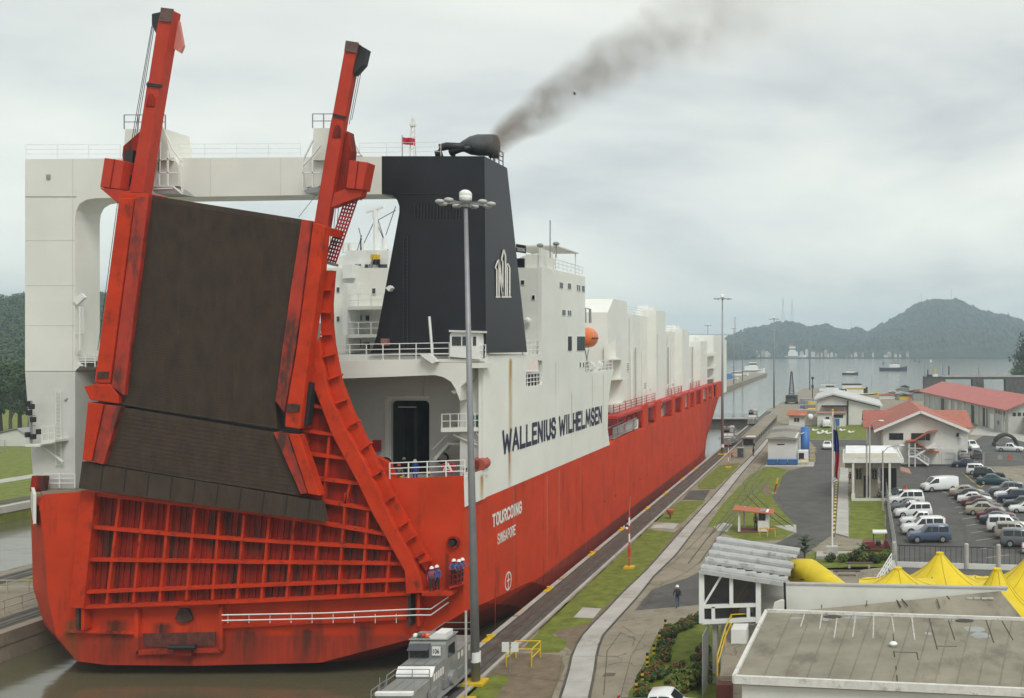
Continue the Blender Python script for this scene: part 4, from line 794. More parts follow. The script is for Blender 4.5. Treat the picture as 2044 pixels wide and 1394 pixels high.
for k in range(4): plate('yellow_stack', [(740 + k * 3, 508 + (k % 2) * 10), (747 + k * 3, 508 + (k % 2) * 10), (746 + k * 3, 518 + (k % 2) * 10), (739 + k * 3, 518 + (k % 2) * 10)], YA + .6 + k * .2, YA + 1.3 + k * .2, yellow if k % 2 == 0 else black, acc)
m = MB(); m.bar(at(732, 560, YA + .8), at(748, 510, YA + .8), .4, .1); m.build('bridge_ladder', steel, acc)
mz = MB(); mz.tube([at(752, 505, YA + 4), at(750, 435, YA + 4)], .3, 8, .22); mz.bar(at(731, 424, YA + 4), at(766, 413, YA + 4), .25, .18); mz.tube([at(749, 436, YA + 4), at(749, 420, YA + 4)], .25, 8); mz.build('radar_mast', white, acc)
mz = MB()
for a, b_ in (((748, 440), (720, 500)), ((754, 440), (790, 420)), ((752, 445), (775, 500)), ((755, 440), (770, 490)), ((790, 412), (770, 470)), ((722, 480), (716, 455)), ((712, 505), (722, 470))): mz.tube([at(*a, YA + 4), at(*b_, YA + 4)], .035, 4)
mz.tube([at(720, 500, YA + 4), at(720, 475, YA + 4)], .06, 5); mz.build('rigging', cable, acc)
for x, y, w in ((690, 505, 6), (703, 506, 5), (729, 507, 6), (768, 497, 5)):
    mz = MB(); c = at(x, y, YA + 3); mz.tube([c, c + Vector((0, 0, .9))], .28, 8); mz.build('vent_cowl', white, acc)
# starboard top: name board, bulwarks, awning, satellite domes
plate('top_deckhouse', [(1027, 520), (1052, 508), (1082, 508), (1082, 538), (1027, 538)], YA + 1, YA + 5, gwhite, acc)
plate('deckhouse_window', [(1029, 516), (1047, 516), (1047, 534), (1029, 534)], YA + .94, YA + 1.02, glass, acc)
m = MB(); m.prism([(XS - .3, yz(1087), 26.9), (XS - .3, yz(1110), 26.9), (XS - .3, yz(1111), 28.6), (XS - .3, yz(1087), 28.7)], (-.2, 0, 0)); m.build('bulwark', hwhite, acc)
m = MB(); m.box(XS - 5, XS - .4, yz(1120), yz(1163), 29.3, 29.4)
for yy in (yz(1122), yz(1161)):
    for xx in (XS - .6, XS - 4.8): m.bar((xx, yy, 27), (xx, yy, 29.3), .07, .07)
m.build('awning', grey_w, acc); railing('top_rail', [(XS - .2, yz(1111), 27.05), (XS - .2, yz(1167), 27.05)], 1.0, white, acc, 3, 1.4, .03)
bd = plate('name_board', [(1030, 487), (1048, 490), (1048, 506), (1030, 503)], YA - .3, YA, black, acc)
text_mesh('board_text', 'TOURCOING', pw, bd, at(1031.5, 501, YA - .32), (1, 0, -.12), (0, 0, 1), .3, .68, .02)
mz = MB()
for x, y0 in ((1078, 492), (1110, 488), (1098, 440)): mz.tube([at(x, 515, YA + 1), at(x, y0, YA + 1)], .05, 5)
for x, y in ((1078, 490), (1110, 487)): mz.ball(at(x, y, YA + 1), .3, 8, 5, (1, 1, .6))
mz.build('antennas', steel, acc)
m = MB(); m.ball(at(1053, 640, YA - .4), .28, 10, 6); m.bar(at(1053, 640, YA - .4), at(1053, 640, YA), .08, .08); m.build('searchlight', white, acc)
railing('upper_rail', [Vector((XS - .2, 78.7, 19.6)), Vector((XS - .2, YA - .1, 19.6))], 1.1, white, ship, 3, 1.0, .035)
# ---- boat deck with lifeboat
lb = MB(); c = side(1176, 672); c.x = XS - .6; rg = []
for u, r_ in ((-1, .1), (-.92, .55), (-.7, .9), (-.3, 1.05), (.3, 1.05), (.7, .9), (.92, .55), (1, .1)):
    rg.append([c + Vector((math.cos(a * .5236) * r_ * .8, 1.4 + u * 2.6, math.sin(a * .5236) * r_ * 1.0 - .1)) for a in range(12)])
lb.loft(rg); boat = lb.build('lifeboat', orange, ship, smooth=True)
m = MB(); m.tube([c + Vector((.87, 1.4 + u * 1.1, -.15)) for u in (-1, -.5, 0, .5, 1)], .06, 5); m.build('grab_line', black, boat)
m = MB()
for yy in (yz(1171), yz(1181)): m.tube([(XS - 1.6, yy, 17.6), (XS - 1.6, yy + .5, 21), (XS - .9, yy + .6, 24.2), (XS - .3, yy + .5, 24.0), (XS - .3, yy + .6, 22.6)], .14, 6)
m.tube([(XS - .2, yz(1172), 17.8), (XS - .2, yz(1179), 19.9)], .06, 5); m.tube([(XS - .2, yz(1179), 17.8), (XS - .2, yz(1172), 19.9)], .06, 5); m.build('davit', steel, ship)
railing('boat_deck_rail', [(XS - .1, yz(1169), 17.6), (XS - .1, yz(1224), 17.6)], 1.1, white, ship, 3, 1.6, .035)
for px, r_ in ((1178, .6), (1200, .5), (1214, .55)):
    m = MB(); p = side(px, 0); m.tube([(XS - 1.2, p.y - .6, 18.1), (XS - 1.2, p.y + .6, 18.1)], r_, 10); m.build('raft_canister', black if px < 1190 else gwhite, ship)
# ---- forward white structure: ventilator house, cargo house wall, pillars
X2 = -28.2
def side2(px): return -X2 * F / (PX - px)
def prism_y(nm, x0, x1, pts, mat, par): m = MB(); m.prism([(x1, y, z) for y, z in pts], (x0 - x1, 0, 0)); return m.build(nm, mat, par)
vy0, vy1 = side2(1213), side2(1251)
vent = prism_y('ventilator_house', X2 - 4.2, X2, [(vy0, 12.5), (vy1, 10), (vy1, 25.9), (vy0 + 2.8, 25.9), (vy0, 24.2)], hwhite, ship)
plate('vent_fin', [(1206, 690), (1219, 684), (1229, 675), (1229, 714), (1239, 717), (1239, 755), (1247, 757), (1248, 798), (1238, 808), (1206, 808)], vy0 - .4, vy0 - .1, gwhite, vent)
for y_ in (717, 757, 806): plate('vent_shelf', [(1208, y_), (1236, y_ - 1), (1236, y_ + 2), (1208, y_ + 3)], vy0 - 2.2, vy0 - .4, gwhite, vent)
prism_y('vent_intake', X2 + .0, X2 + 2.0, [(vy0 - 1, 9.9), (vy0 + 7.5, 9.9), (vy0 + 7.5, 11), (vy0 - 1, 10.8)], gwhite, vent)
cw = []
for a, b_, zt in ((1246, 1300, 24.4), (1300, 1352, 22.5), (1352, 1378, 20.9), (1378, 1412, 20.0)):
    m = MB(); m.box(XP + 2, X2 - .3, side2(a), side2(b_), 9.8, zt); cw.append(m.build('cargo_house', hwhite, ship))
    railing('top_rail', [(X2 - .5, side2(a) + 1, zt), (X2 - .5, side2(b_) - 1, zt)], 1.0, white, cw[-1], 3, 3, .03)
    nbl = int((side2(b_) - side2(a)) / 5)
    for k in range(1, nbl): yy = side2(a) + (side2(b_) - side2(a)) * k / nbl; m = MB(); m.box(X2 - .3, X2 - .24, yy - .04, yy + .04, 10, zt - .1); m.build('panel_joint', gwhite, cw[-1])
for a, b_, zt in ((1297, 1319, 25.3), (1351, 1367, 22.9), (1389, 1404, 21.0)):
    m = MB(); m.box(X2 - 2, X2 + .9, side2(a), side2(b_) - 1, 9.8, zt); o = m.build('cargo_pillar', hwhite, ship); m = MB(); m.box(X2 - 2, X2 - .4, side2(a) + 1, side2(b_) - 3, zt, zt + .7); m.build('pillar_vent', white, o)
fy0, fy1 = side2(1408), side2(1436)
fv = prism_y('ventilator_house', X2 - 4.2, X2 + 1.6, [(fy0, 9.9), (fy1, 9.9), (fy1, 21.3), (fy0 + 10, 22.3), (fy0, 22.3)], hwhite, ship)
for y_ in (710, 735, 756): plate('vent_shelf', [(1407, y_), (1424, y_ - 7), (1427, y_ - 6), (1427, y_), (1410, y_ + 3)], fy0 - 2.0, fy0 - .1, gwhite, fv)
for a in (1262, 1284, 1328, 1342, 1372):      # pipes, ladders and doors along the cargo house
    yy = side2(a); m = MB(); m.tube([(X2 - .18, yy, 10), (X2 - .18, yy, 19.5)], .07, 6); m.build('vent_pipe', gwhite, ship)
for a in (1271, 1336, 1384):
    yy = side2(a); m = MB()
    for d_ in (-.25, .25): m.bar((X2 - .15, yy + d_, 10), (X2 - .15, yy + d_, 20), .05, .05)
    for k in range(26): m.bar((X2 - .15, yy - .25, 10.2 + k * .38), (X2 - .15, yy + .25, 10.2 + k * .38), .04, .04)
    m.build('ladder', steel, ship)
for a, z_ in ((1256, 17), (1290, 14), (1324, 16), (1346, 13), (1362, 15)):
    yy = side2(a); m = MB(); m.box(X2 - .3, X2 - .16, yy - .7, yy + .7, z_, z_ + 1.1); o = m.build('louvre_box', gwhite, ship)
    for k in range(4): m = MB(); m.box(X2 - .17, X2 - .13, yy - .6, yy + .6, z_ + .12 + k * .25, z_ + .22 + k * .25); m.build('slat', steel, o)
bars('stiffener', [(52, 350), (52, 392)], YG - .03, YG, 2, gwhite, gan); bars('seam', [(420, 316), (420, 392)], YG - .012, YG + .01, 1.2, grey_w, gan); bars('seam', [(560, 316), (560, 391)], YG - .012, YG + .01, 1.2, grey_w, gan); bars('seam', [(145, 318), (145, 741)], YG - .012, YG + .01, 1.2, grey_w, gan)
for y_ in (480, 570, 650): bars('seam', [(50, y_), (150, y_)], YG - .012, YG + .01, 1.0, grey_w, gan)
m = MB()
for x in (806, 814): m.bar(at(x, 470, YG - .12), at(x, 700, YG - .12), .045, .045)
for k in range(30): m.bar(at(806, 474 + k * 7.6, YG - .12), at(814, 474 + k * 7.6, YG - .12), .035, .035)
m.build('ladder', M('ladder_black', (.03, .032, .04), .5), fun)
# ---- red weather deck: inner wall, bulwark plates, top rail, accommodation ladder
inn = M('deck_red', (.46, .03, .025), .55, var=.12)
m = MB(); m.box(XS - 1.7, XS - 1.5, yz(1226), yz(1432), 9.8, 12.0); m.build('inner_bulwark', inn, ship)
prism_y('deck_ledge', XS - 1.6, XS - .05, [(yz(1232), 12.0), (yz(1441), 12.5), (yz(1441), 12.8), (yz(1232), 12.3)], inn, ship)
for a, b_ in ((1284, 1294), (1309, 1320), (1342, 1348), (1361, 1368), (1374, 1378), (1386, 1390), (1400, 1404), (1411, 1415), (1421, 1425), (1430, 1441)):
    prism_y('bulwark_plate', XS - .25, XS + .005, [(yz(a), 9.75), (yz(b_), 9.75), (yz(b_), 12.75), (yz(a), 12.6)], red, ship)
for a in (1262, 1275, 1300, 1330, 1354, 1371): m = MB(); m.bar((XS - 1.4, yz(a), 9.8), (XS - .3, yz(a), 12.1), .15, .2); m.build('bulwark_stay', inn, ship)
railing('deck_rail', [(XS - 1.5, yz(1250), 12.3), (XS - 1.5, yz(1425), 12.7)], 1.0, inn, ship, 3, 3.2, .04)
for px in (1305, 1350, 1392): m = MB(); p = yz(px); m.tube([(XS - 1.4, p, 12.4), (XS - 1.4, p, 14), (XS - 1.4, p + 1, 14.3), (XS - 1.4, p + 4, 14.3), (XS - 1.4, p + 5, 14), (XS - 1.4, p + 5, 12.4)], .06, 5); m.build('hoop', white, ship)
la = MB(); y0, y1 = yz(1226), yz(1272); y = lambda t_: y0 + (y1 - y0) * t_
for zz in (9.9, 11.0):
    for xx in (XS - .1, XS - .9): la.bar((xx, y0, zz), (xx, y1, zz + .35), .1, .1)
for k in range(21): la.bar((XS - .1, y(k / 20), 9.9 + .35 * k / 20), (XS - .1, y(k / 20), 11.0 + .35 * k / 20), .07, .07); la.bar((XS - .1, y(k / 20), 9.9 + .35 * k / 20), (XS - .9, y(k / 20), 9.9 + .35 * k / 20), .2, .05)
la.build('accommodation_ladder', steel, ship)
m = MB(); m.box(XS - 1.3, XS - .1, yz(1236), yz(1270), 12.0, 12.12)
for px in (1236, 1250, 1268): m.bar((XS - .2, yz(px), 9.6), (XS - .2, yz(px), 12.1), .12, .12)
m.build('ladder_frame', inn, ship)
# ================================================================== BUILDINGS AND SITE
def zpt(px, py, z): Y = (HC - z) * F / (py - PY); return Vector(((px - PX) * Y / F, Y, z))
def part(nm, mat, par, fn, bevel=0, smooth=False, local=False): m = MB(); fn(m); return m.build(nm, mat, par, bevel=bevel, smooth=smooth, local=local)
def win(par, x0, x1, y, z0, z1, frame=white, nb=1, axis='y', dep=.06):
    f_ = part('window', frame, par, lambda m: m.box(x0 - .1, x1 + .1, y - dep, y + .01, z0 - .1, z1 + .1))
    w = (x1 - x0) / nb
    for k in range(nb): part('pane', glass, f_, lambda m: m.box(x0 + k * w + .04, x0 + (k + 1) * w - .04, y - dep - .02, y - dep + .01, z0, z1))
    return f_
# ---- visitor building in front
o_ = zpt(1465, 1355, 7); vb = thing('visitor_building', (o_.x, o_.y, 0), 'low building with patched grey felt roof and white fascia beside the garden', 'building')
q = [zpt(1530, 1222, 7), zpt(2110, 1241, 7), zpt(2110, 1384, 7), zpt(1465, 1355, 7)]
felt = M('roof_felt', (.235, .215, .165), .9, var=.2, scale=.6, dirt=((.11, .095, .07), .52, .5, (1, .45, 1), .75), bump=.1, bscale=6, detail=9)
cen = sum(q, Vector()) / 4
ins = [p + (cen - p).normalized() * .35 for p in q]
part('wall', wallw, vb, lambda m: m.prism([Vector((p.x, p.y, 6.75)) for p in ins], (0, 0, -6.75)))
part('roof', felt, vb, lambda m: m.prism(q, (0, 0, -.24)))
U = lambda u, v: (q[0].lerp(q[1], u)).lerp(q[3].lerp(q[2], u), v) + Vector((0, 0, .0))
fas = M('fascia_worn', (.62, .61, .57), .7, var=.12, scale=3, dirt=((.20, .09, .05), .57, 2.2, (1, 1, 1), .8))
for a, b_ in ((q[0], q[1]), (q[3], q[2]), (q[0], q[3])): part('fascia', fas, vb, lambda m: m.bar(a + Vector((0, 0, -.02)), b_ + Vector((0, 0, -.02)), .16, .32))
seamw = M('seam_white', (.44, .43, .39), .8, var=.3, scale=3); seamd = M('seam_dark', (.06, .055, .045), .9, var=.3); seamp = M('pond_patch', (.26, .275, .27), .35, var=.2, scale=1.5)
def rs(nm, mat, px, y0, px2, y1, w=.09, lv=1):
    a, b_ = zpt(px, y0, 7), zpt(px2, y1, 7); d = (b_ - a).normalized(); n_ = Vector((-d.y, d.x, 0)) * w / 2
    part(nm, mat, vb, lambda m: m.prism([p + Vector((0, 0, .006 * lv)) for p in (a + n_, a - n_, b_ - n_, b_ + n_)], (0, 0, -.008)))
for k, (a, y0, b_, y1) in enumerate(((1606, 1226, 1598, 1252), (1641, 1226, 1636, 1256), (1672, 1226, 1665, 1274), (1708, 1228, 1702, 1272), (1744, 1228, 1743, 1274), (1780, 1230, 1785, 1262), (1820, 1232, 1826, 1278))): rs('roof_seam', seamw, a, y0, b_, y1, .065, 2)
for k, (a, y0, b_, y1) in enumerate(((1784, 1300, 1786, 1312), (1788, 1330, 1789, 1338), (1790, 1348, 1791, 1362), (1783, 1266, 1784, 1280), (1855, 1236, 1871, 1297), (1893, 1238, 1906, 1278), (1968, 1238, 1984, 1284), (2000, 1240, 2022, 1278), (1785, 1302, 1830, 1303), (1830, 1303, 1833, 1318), (1871, 1290, 1910, 1291))): rs('roof_seam', seamd, a, y0, b_, y1, .05, 2)
for k in range(13):      # felt laps
    x0 = 1580 + k * 40; x1 = 1465 + (x0 - 1530) * 1.02 + k * 2
    rs('felt_lap', M('felt_lap', (.18, .165, .125), .9, var=.25), x0, 1226 + k * 1.2, x1 + 8, 1352 + k * 1.4, .06, 1)
for x0, y0, x1, y1 in ((1575, 1232, 1600, 1236), (1640, 1232, 1660, 1240), (1680, 1230, 1735, 1236), (1920, 1250, 1970, 1262), (1845, 1262, 1862, 1268), (1935, 1262, 1980, 1275), (1880, 1236, 1930, 1240)):
    c0, c1 = zpt(x0, y0, 7), zpt(x1, y1, 7); c = (c0 + c1) / 2; n_ = 14
    part('patch', seamp, vb, lambda m: m.prism([Vector((c.x + abs(c1.x - c0.x) / 2 * math.cos(i * 6.283 / n_) * random.uniform(.8, 1.1), c.y + abs(c0.y - c1.y) / 2 * math.sin(i * 6.283 / n_) * random.uniform(.8, 1.1), 7.004)) for i in range(n_)], (0, 0, -.003)))
c = zpt(1783, 1291, 7); part('roof_vent', white, vb, lambda m: (m.tube([c, c + Vector((0, 0, .12))], .1, 8), m.ball(c + Vector((0, 0, .13)), .2, 8, 5, (1, 1, .5))), smooth=True)
for px, py in ((1662, 1232), (1925, 1240)): c = zpt(px, py, 7); part('roof_debris', M('debris', (.07, .06, .05), .9), vb, lambda m: m.ball(c, .35, 9, 5, (1.4, .8, .25)))
# lower wing with rising roof and long parapet
lw = thing('side_wing', (zpt(1567, 1222, 6).x, 50.5, 0), 'white parapet wing with wedge shaped felt roof below the yellow tents', 'building')
P0, P1 = at(1567, 1167, 51.7), at(2010, 1176, 51.7); Bl, Br = at(1567, 1224, 51.7), at(1996, 1180, 51.7)
part('parapet', wallw, lw, lambda m: m.prism([P0, P1, at(2010, 1182, 51.7), Br, Bl], (0, .25, 0)))
part('parapet_cap', concl, lw, lambda m: m.bar(P0 + Vector((-.05, .12, .04)), P1 + Vector((.05, .12, .04)), .34, .08))
part('wing_roof', felt, lw, lambda m: m.prism([at(1540, 1225, 49.6), Bl, Br, at(2050, 1245, 49.6)], (0, 0, -.15)))
part('wing_wall', wallw, lw, lambda m: m.prism([Vector((p.x, p.y, 6)) for p in (at(1567, 0, 49.8), at(2000, 0, 49.8), at(2000, 0, 51.6), at(1567, 0, 51.6))], (0, 0, -6)))
part('wing_end', wallw, lw, lambda m: m.prism([at(x, y, 51.4) for x, y in ((1540, 1226), (1546, 1202), (1560, 1196), (1566, 1196), (1566, 1226))], (0, -.3, 0)))
part('drainpipe', black, lw, lambda m: m.tube([at(1566, 1163, 51.3), at(1568, 1225, 51.3)], .07, 6))
for a, b_ in (((1640, 1208), (1640, 1216)), ((1730, 1200), (1730, 1208)), ((1800, 1196), (1812, 1210)), ((1790, 1198), (1798, 1212)), ((1870, 1196), (1876, 1214)), ((1890, 1190), (1895, 1196))): part('roof_bracket', seamd, lw, lambda m: m.bar(at(*a, 50.8), at(*b_, 50.2), .05, .05))
for x in (1930, 1945, 1960, 1972): part('flashing_scrap', seamw, lw, lambda m: m.box(at(x, 0, 51).x, at(x, 0, 51).x + .3, 51.0, 51.12, at(0, 1197, 51).z, at(0, 1195, 51).z + .02))
# viewing gallery with folded white awning roof
YB = 58.5; ga = thing('viewing_gallery', (at(1400, 0, YB).x, YB, 0), 'glazed white viewing gallery with folded corrugated white awning on stilts', 'gallery')
gl, gr, gz0, gz1l, gz1r = at(1401, 0, YB).x, at(1560, 0, YB).x, at(0, 1240, YB).z, at(0, 1140, YB).z, at(0, 1166, YB).z
def gx(px): return at(px, 0, YB).x
def gtop(x): return gz1l + (gz1r - gz1l) * (x - gl) / (gr - gl)
part('floor_slab', concl, ga, lambda m: m.box(gl, gr, YB, YB + 6.5, gz0 - .25, gz0))
part('back_wall', grey_w, ga, lambda m: m.box(gl + .1, gr, YB + 6.3, YB + 6.5, gz0, gz1r))
part('glazing', M('tinted_glass', (.012, .014, .018), .06, spec=.8, var=.5, scale=.9), ga, lambda m: m.prism([(gl + .1, YB + .1, gz0 + .1), (gx(1514), YB + .1, gz0 + .1), (gx(1514), YB + .1, gtop(gx(1514)) - .05), (gl + .1, YB + .1, gtop(gl) - .05)], (0, .06, 0)))
part('side_glazing', M('tinted_glass', (0, 0, 0)), ga, lambda m: m.prism([(gl + .04, YB + .2, gz0 + .1), (gl + .04, YB + 6, gz0 + .1), (gl + .04, YB + 6, gz1l - .1), (gl + .04, YB + .2, gz1l - .1)], (.05, 0, 0)))
zm = at(0, 1211, YB).z
for nm, a, b_, w in (('mullion', (gl, gz0 - .1), (gl, gz1l), .3), ('mullion', (gx(1460), zm), (gx(1460), gtop(gx(1460))), .22), ('mullion', (gx(1514), gz0 - .1), (gx(1514), gtop(gx(1514))), .3), ('mullion', (gx(1424), gz0), (gx(1424), zm), .2), ('mullion', (gx(1494), gz0), (gx(1494), zm), .2), ('transom_bar', (gl, zm), (gx(1514), zm + .1), .2), ('bottom_rail', (gl, gz0 - .06), (gx(1514), gz0 + .12), .24), ('top_rail', (gl, gz1l), (gx(1540), gtop(gx(1540))), .26), ('diagonal_brace', (gx(1405), zm + .1), (gx(1440), gtop(gx(1440)) - .1), .13)):
    part(nm, white, ga, lambda m: m.bar((a[0], YB, a[1]), (b_[0], YB, b_[1]), w, w))
for y in (YB + 3, YB + 6.4): part('mullion', white, ga, lambda m: m.bar((gl, y, gz0), (gl, y, gz1l), .25, .25))
part('side_rail', white, ga, lambda m: m.bar((gl, YB, gz0), (gl, YB + 6.5, gz0), .24, .24))
part('pillar', concl, ga, lambda m: m.box(gx(1421), gx(1430), YB + .3, YB + .9, 0, gz0 - .25)); part('stair_wall', grey_w, ga, lambda m: m.box(gx(1432), gr, YB + 1.5, YB + 1.8, 0, gz0 - .25)); part('screen_panel', steel, ga, lambda m: m.box(gx(1411), gx(1413), YB - 2, YB + .3, .0, gz0 - .3))
part('pillar', concl, ga, lambda m: m.box(gx(1540), gr, YB + 4, YB + 4.6, 0, gz0 - .25))
awm = M('awning_white', (.43, .44, .43), .55, var=.1, scale=1.2, dirt=((.09, .09, .09), .55, 1.3, (1, 3, 1), .7))
zl0, zr0 = at(0, 1140, YB).z + .05, at(0, 1166, YB).z + .05; fold = 5; dY = 1.3
xl, xr = gx(1400), gx(1572)
for k in range(fold):    # sawtooth folds stepping up towards the lock
    y0 = YB - .2 + k * dY; za, zb_ = .16 * k, .16 * k
    part('awning_fold', awm, ga, lambda m: m.loft([[Vector((x, y0 + dy_, z + za + dz_)) for dy_, dz_ in ((0, 0), (-.04, .2), (0, .34), (dY, .15), (dY, .09), (.07, .27), (.07, .02))] for x, z in ((xl + k * .06, zl0), (xr + k * .12, zr0))]))
part('awning_gutter', awm, ga, lambda m: m.bar((xl, YB - .3, zl0 + .0), (xr, YB - .3, zr0), .2, .25))
for k in range(9): part('awning_hole', black, ga, lambda m: m.box(xl + .9 + k * .62 + random.uniform(-.15, .15), xl + 1.05 + k * .62 + random.uniform(0, .3), YB - .12, YB - .10, zl0 + .28 - k * .105, zl0 + .34 - k * .105))
part('yellow_canopy_tunnel', tent, ga, lambda m: m.tube([at(1588, 1140, 62), at(1615, 1141, 61), at(1640, 1160, 59), at(1672, 1186, 57), at(1700, 1205, 55.5)], .78, 14), smooth=True)
part('tunnel_rim', M('fire_red', (.4, .02, .03)), ga, lambda m: m.tube([at(1586, 1140, 62), at(1589, 1140, 62)], .82, 14))
part('service_deck', conc, ga, lambda m: m.prism([zpt(x, y, 3.2) for x, y in ((1452, 1275), (1492, 1268), (1500, 1320), (1470, 1350), (1436, 1350))], (0, 0, -.2)))
part('ac_unit', white, ga, lambda m: m.box(zpt(1462, 1278, 3.2).x, zpt(1492, 1278, 3.2).x, zpt(1462, 1285, 3.2).y, zpt(1462, 1272, 3.2).y, 3.2, 4.0))
def yrail(m):
    pts = [zpt(x, y, 3.2) for x, y in ((1432, 1350), (1448, 1290), (1460, 1262), (1494, 1260))]
    for a, b_ in zip(pts[:-1], pts[1:]):
        for zz in (.55, 1.05): m.bar(a + Vector((0, 0, zz)), b_ + Vector((0, 0, zz)), .06, .06)
        m.bar(a, a + Vector((0, 0, 1.05)), .07, .07)
part('safety_rail', yellow, ga, yrail)
part('brown_wall', M('brown_paint', (.12, .035, .028), .7), ga, lambda m: m.box(zpt(1431, 1356, 3.2).x, zpt(1462, 1356, 3.2).x, zpt(1431, 1356, 3.2).y - .3, zpt(1431, 1352, 3.2).y, 0, 3.0))
# ---- yellow tension tents on the terrace
def tentobj(px, py, Y, w, label, zb=3.1, hh=None):
    c = at(px, py, Y); t_ = thing('tension_tent', (c.x, c.y, 0), label, 'tent', 'yellow tents on the terrace')
    H_ = c.z - zb; rg = []; N = 24
    for j in range(9):
        u = j / 8; r_ = .22 + (w - .22) * u ** 1.0; z = zb + H_ * (1 - u) ** 1.9
        ring = []
        for i in range(N):
            a = i * 2 * math.pi / N + .13; sq = 1 / max(abs(math.cos(a)), abs(math.sin(a))); rr = r_ * (1 + (sq - 1) * u * .85); sag = .25 * u * (math.cos(4 * a + math.pi)) ** 1 * .6
            ring.append(Vector((c.x + rr * math.cos(a), c.y + rr * math.sin(a) * .9, z + sag * .3)))
        rg.append(ring)
    part('canopy', tent, t_, lambda m: m.loft(rg, cap=False), smooth=True)
    for i in range(0, N, 3): part('seam', M('tent_seam', (.42, .31, .012), .7), t_, lambda m: m.tube([ring[i] + Vector((0, 0, .012)) for ring in rg], .018, 4))
    part('mast', steel, t_, lambda m: m.tube([(c.x, c.y, 0), (c.x, c.y, c.z)], .07, 8)); part('mast_cap', tent, t_, lambda m: m.tube([(c.x, c.y, c.z - .06), (c.x, c.y, c.z + .1)], .25, 12))
    for sx in (-1, 1):
        for sy in (-1, 1): part('corner_post', steel, t_, lambda m: m.tube([(c.x + sx * w * .95, c.y + sy * w * .85, 0), (c.x + sx * w * .95, c.y + sy * w * .85, zb + .05)], .05, 6))
tentobj(1876, 1106, 62, 3.5, 'tallest yellow peaked tent behind the white parapet', 5.0)
tentobj(1792, 1136, 57.5, 2.3, 'small yellow tent near the grey steps beside the tunnel awning', 6.2)
tentobj(1990, 1138, 56.5, 2.7, 'yellow tent standing off the end of the white parapet', 5.0)
tentobj(2062, 1104, 61, 3.4, 'yellow tent half cut off beside the white fence columns', 5.2)
# grey steps up to the terrace and benches
stp = thing('garden_steps', gp(1760, 1150), 'grey concrete steps with white handrail beside the yellow tents', 'steps')
a, b_ = gp(1738, 1160), gp(1790, 1118)
for k in range(8):
    t_ = k / 8; p = at(1738 + 44 * t_, 0, 76 + 4 * t_)
    part('step', concl, stp, lambda m: m.box(p.x, p.x + .55, 76 + k * .5, 79.5 + k * .5, 0, .55 + k * .22))
railing('handrail', [(at(1738, 0, 76).x, 76, .5), (at(1780, 0, 80).x, 80, 2.3)], 1.0, white, stp, 3, .5, .03)
for k, (px, py) in enumerate(((1715, 1134), (1690, 1150))):
    bn = thing('garden_bench', gp(px, py), ('dark wooden bench at the edge of the planted bed', 'dark wooden bench on the bare terrace')[k], 'bench')
    p = gp(px, py); part('seat', M('dark_wood', (.10, .06, .045), .7), bn, lambda m: m.box(p.x - 1.2, p.x + 1.2, p.y - .25, p.y + .25, .42, .5))
    for sx in (-.9, .9): part('leg', concl, bn, lambda m: m.box(p.x + sx - .1, p.x + sx + .1, p.y - .2, p.y + .2, 0, .42))
# ---- kiosk shelter beside the siding
p = gp(1505, 1063); ks = thing('shelter', p, 'small open shelter with rust red roof beside the curved siding rails', 'shelter'); kx = lambda px: at(px, 0, p.y).x
part('roof', roofs, ks, lambda m: m.prism([(kx(1463), p.y - .5, 2.55), (kx(1544), p.y - .5, 2.1), (kx(1544), p.y - .5, 2.02), (kx(1463), p.y - .5, 2.47)], (0, 3.0, .0)))
part('slab', M('red_slab', (.16, .05, .04), .8), ks, lambda m: m.box(kx(1472), kx(1534), p.y - .2, p.y + 2.2, 0, .08))
for px in (1474, 1480): part('post', white, ks, lambda m: m.box(kx(px) - .05, kx(px) + .18, p.y if px < 1478 else p.y + 2, p.y + .22 if px < 1478 else p.y + 2.2, .08, 2.45))
part('booth', white, ks, lambda m: m.box(kx(1513), kx(1533), p.y, p.y + 2, .08, 1.25)); part('booth_post', white, ks, lambda m: m.box(kx(1528), kx(1533), p.y + .02, p.y + 1.98, 1.25, 2.2)); part('booth_window', glass, ks, lambda m: m.box(kx(1514), kx(1527), p.y + .1, p.y + 1.9, 1.25, 2.25))
# ---- gate house with white canopy
p = gp(1704, 1000); Yg = p.y; gh = thing('gate_house', (2, Yg, 0), 'gate house with flat white canopy on posts beside the lawn and car park', 'gatehouse')
cl, cr = at(1682, 0, Yg).x, at(1803, 0, Yg).x
part('canopy', wallw, gh, lambda m: m.prism([(cl, Yg, 5.0), (cr, Yg, 5.0), (cr + .0, Yg + 14, 5.0), (cl, Yg + 14, 5.0)], (0, 0, .28)))
part('canopy_upper', M('canopy_cream', (.45, .42, .34), .8), gh, lambda m: m.prism([(cl + .2, Yg + .3, 5.3), (cr - .3, Yg + .3, 5.3), (cr - .6, Yg + 6, 5.45), (cl + .3, Yg + 6, 5.45)], (0, 0, .1)))
part('canopy_deck', M('deck_white', (.74, .75, .76), .6), gh, lambda m: m.prism([(cl + .35, Yg + 6, 5.46), (cr - .5, Yg + 6, 5.46), (cr - 1, Yg + 13.5, 5.7), (cl + .4, Yg + 13.5, 5.7)], (0, 0, .12)))
part('fascia', white, gh, lambda m: m.bar((cl, Yg, 5.2), (cr, Yg, 5.2), .12, .5)); part('fascia', white, gh, lambda m: m.bar((cr, Yg, 5.2), (cr, Yg + 14, 5.2), .12, .5))
part('soffit_beam', M('soffit', (.30, .28, .24), .8), gh, lambda m: m.box(cl + .3, cr - .3, Yg + .6, Yg + 8, 4.2, 4.98))
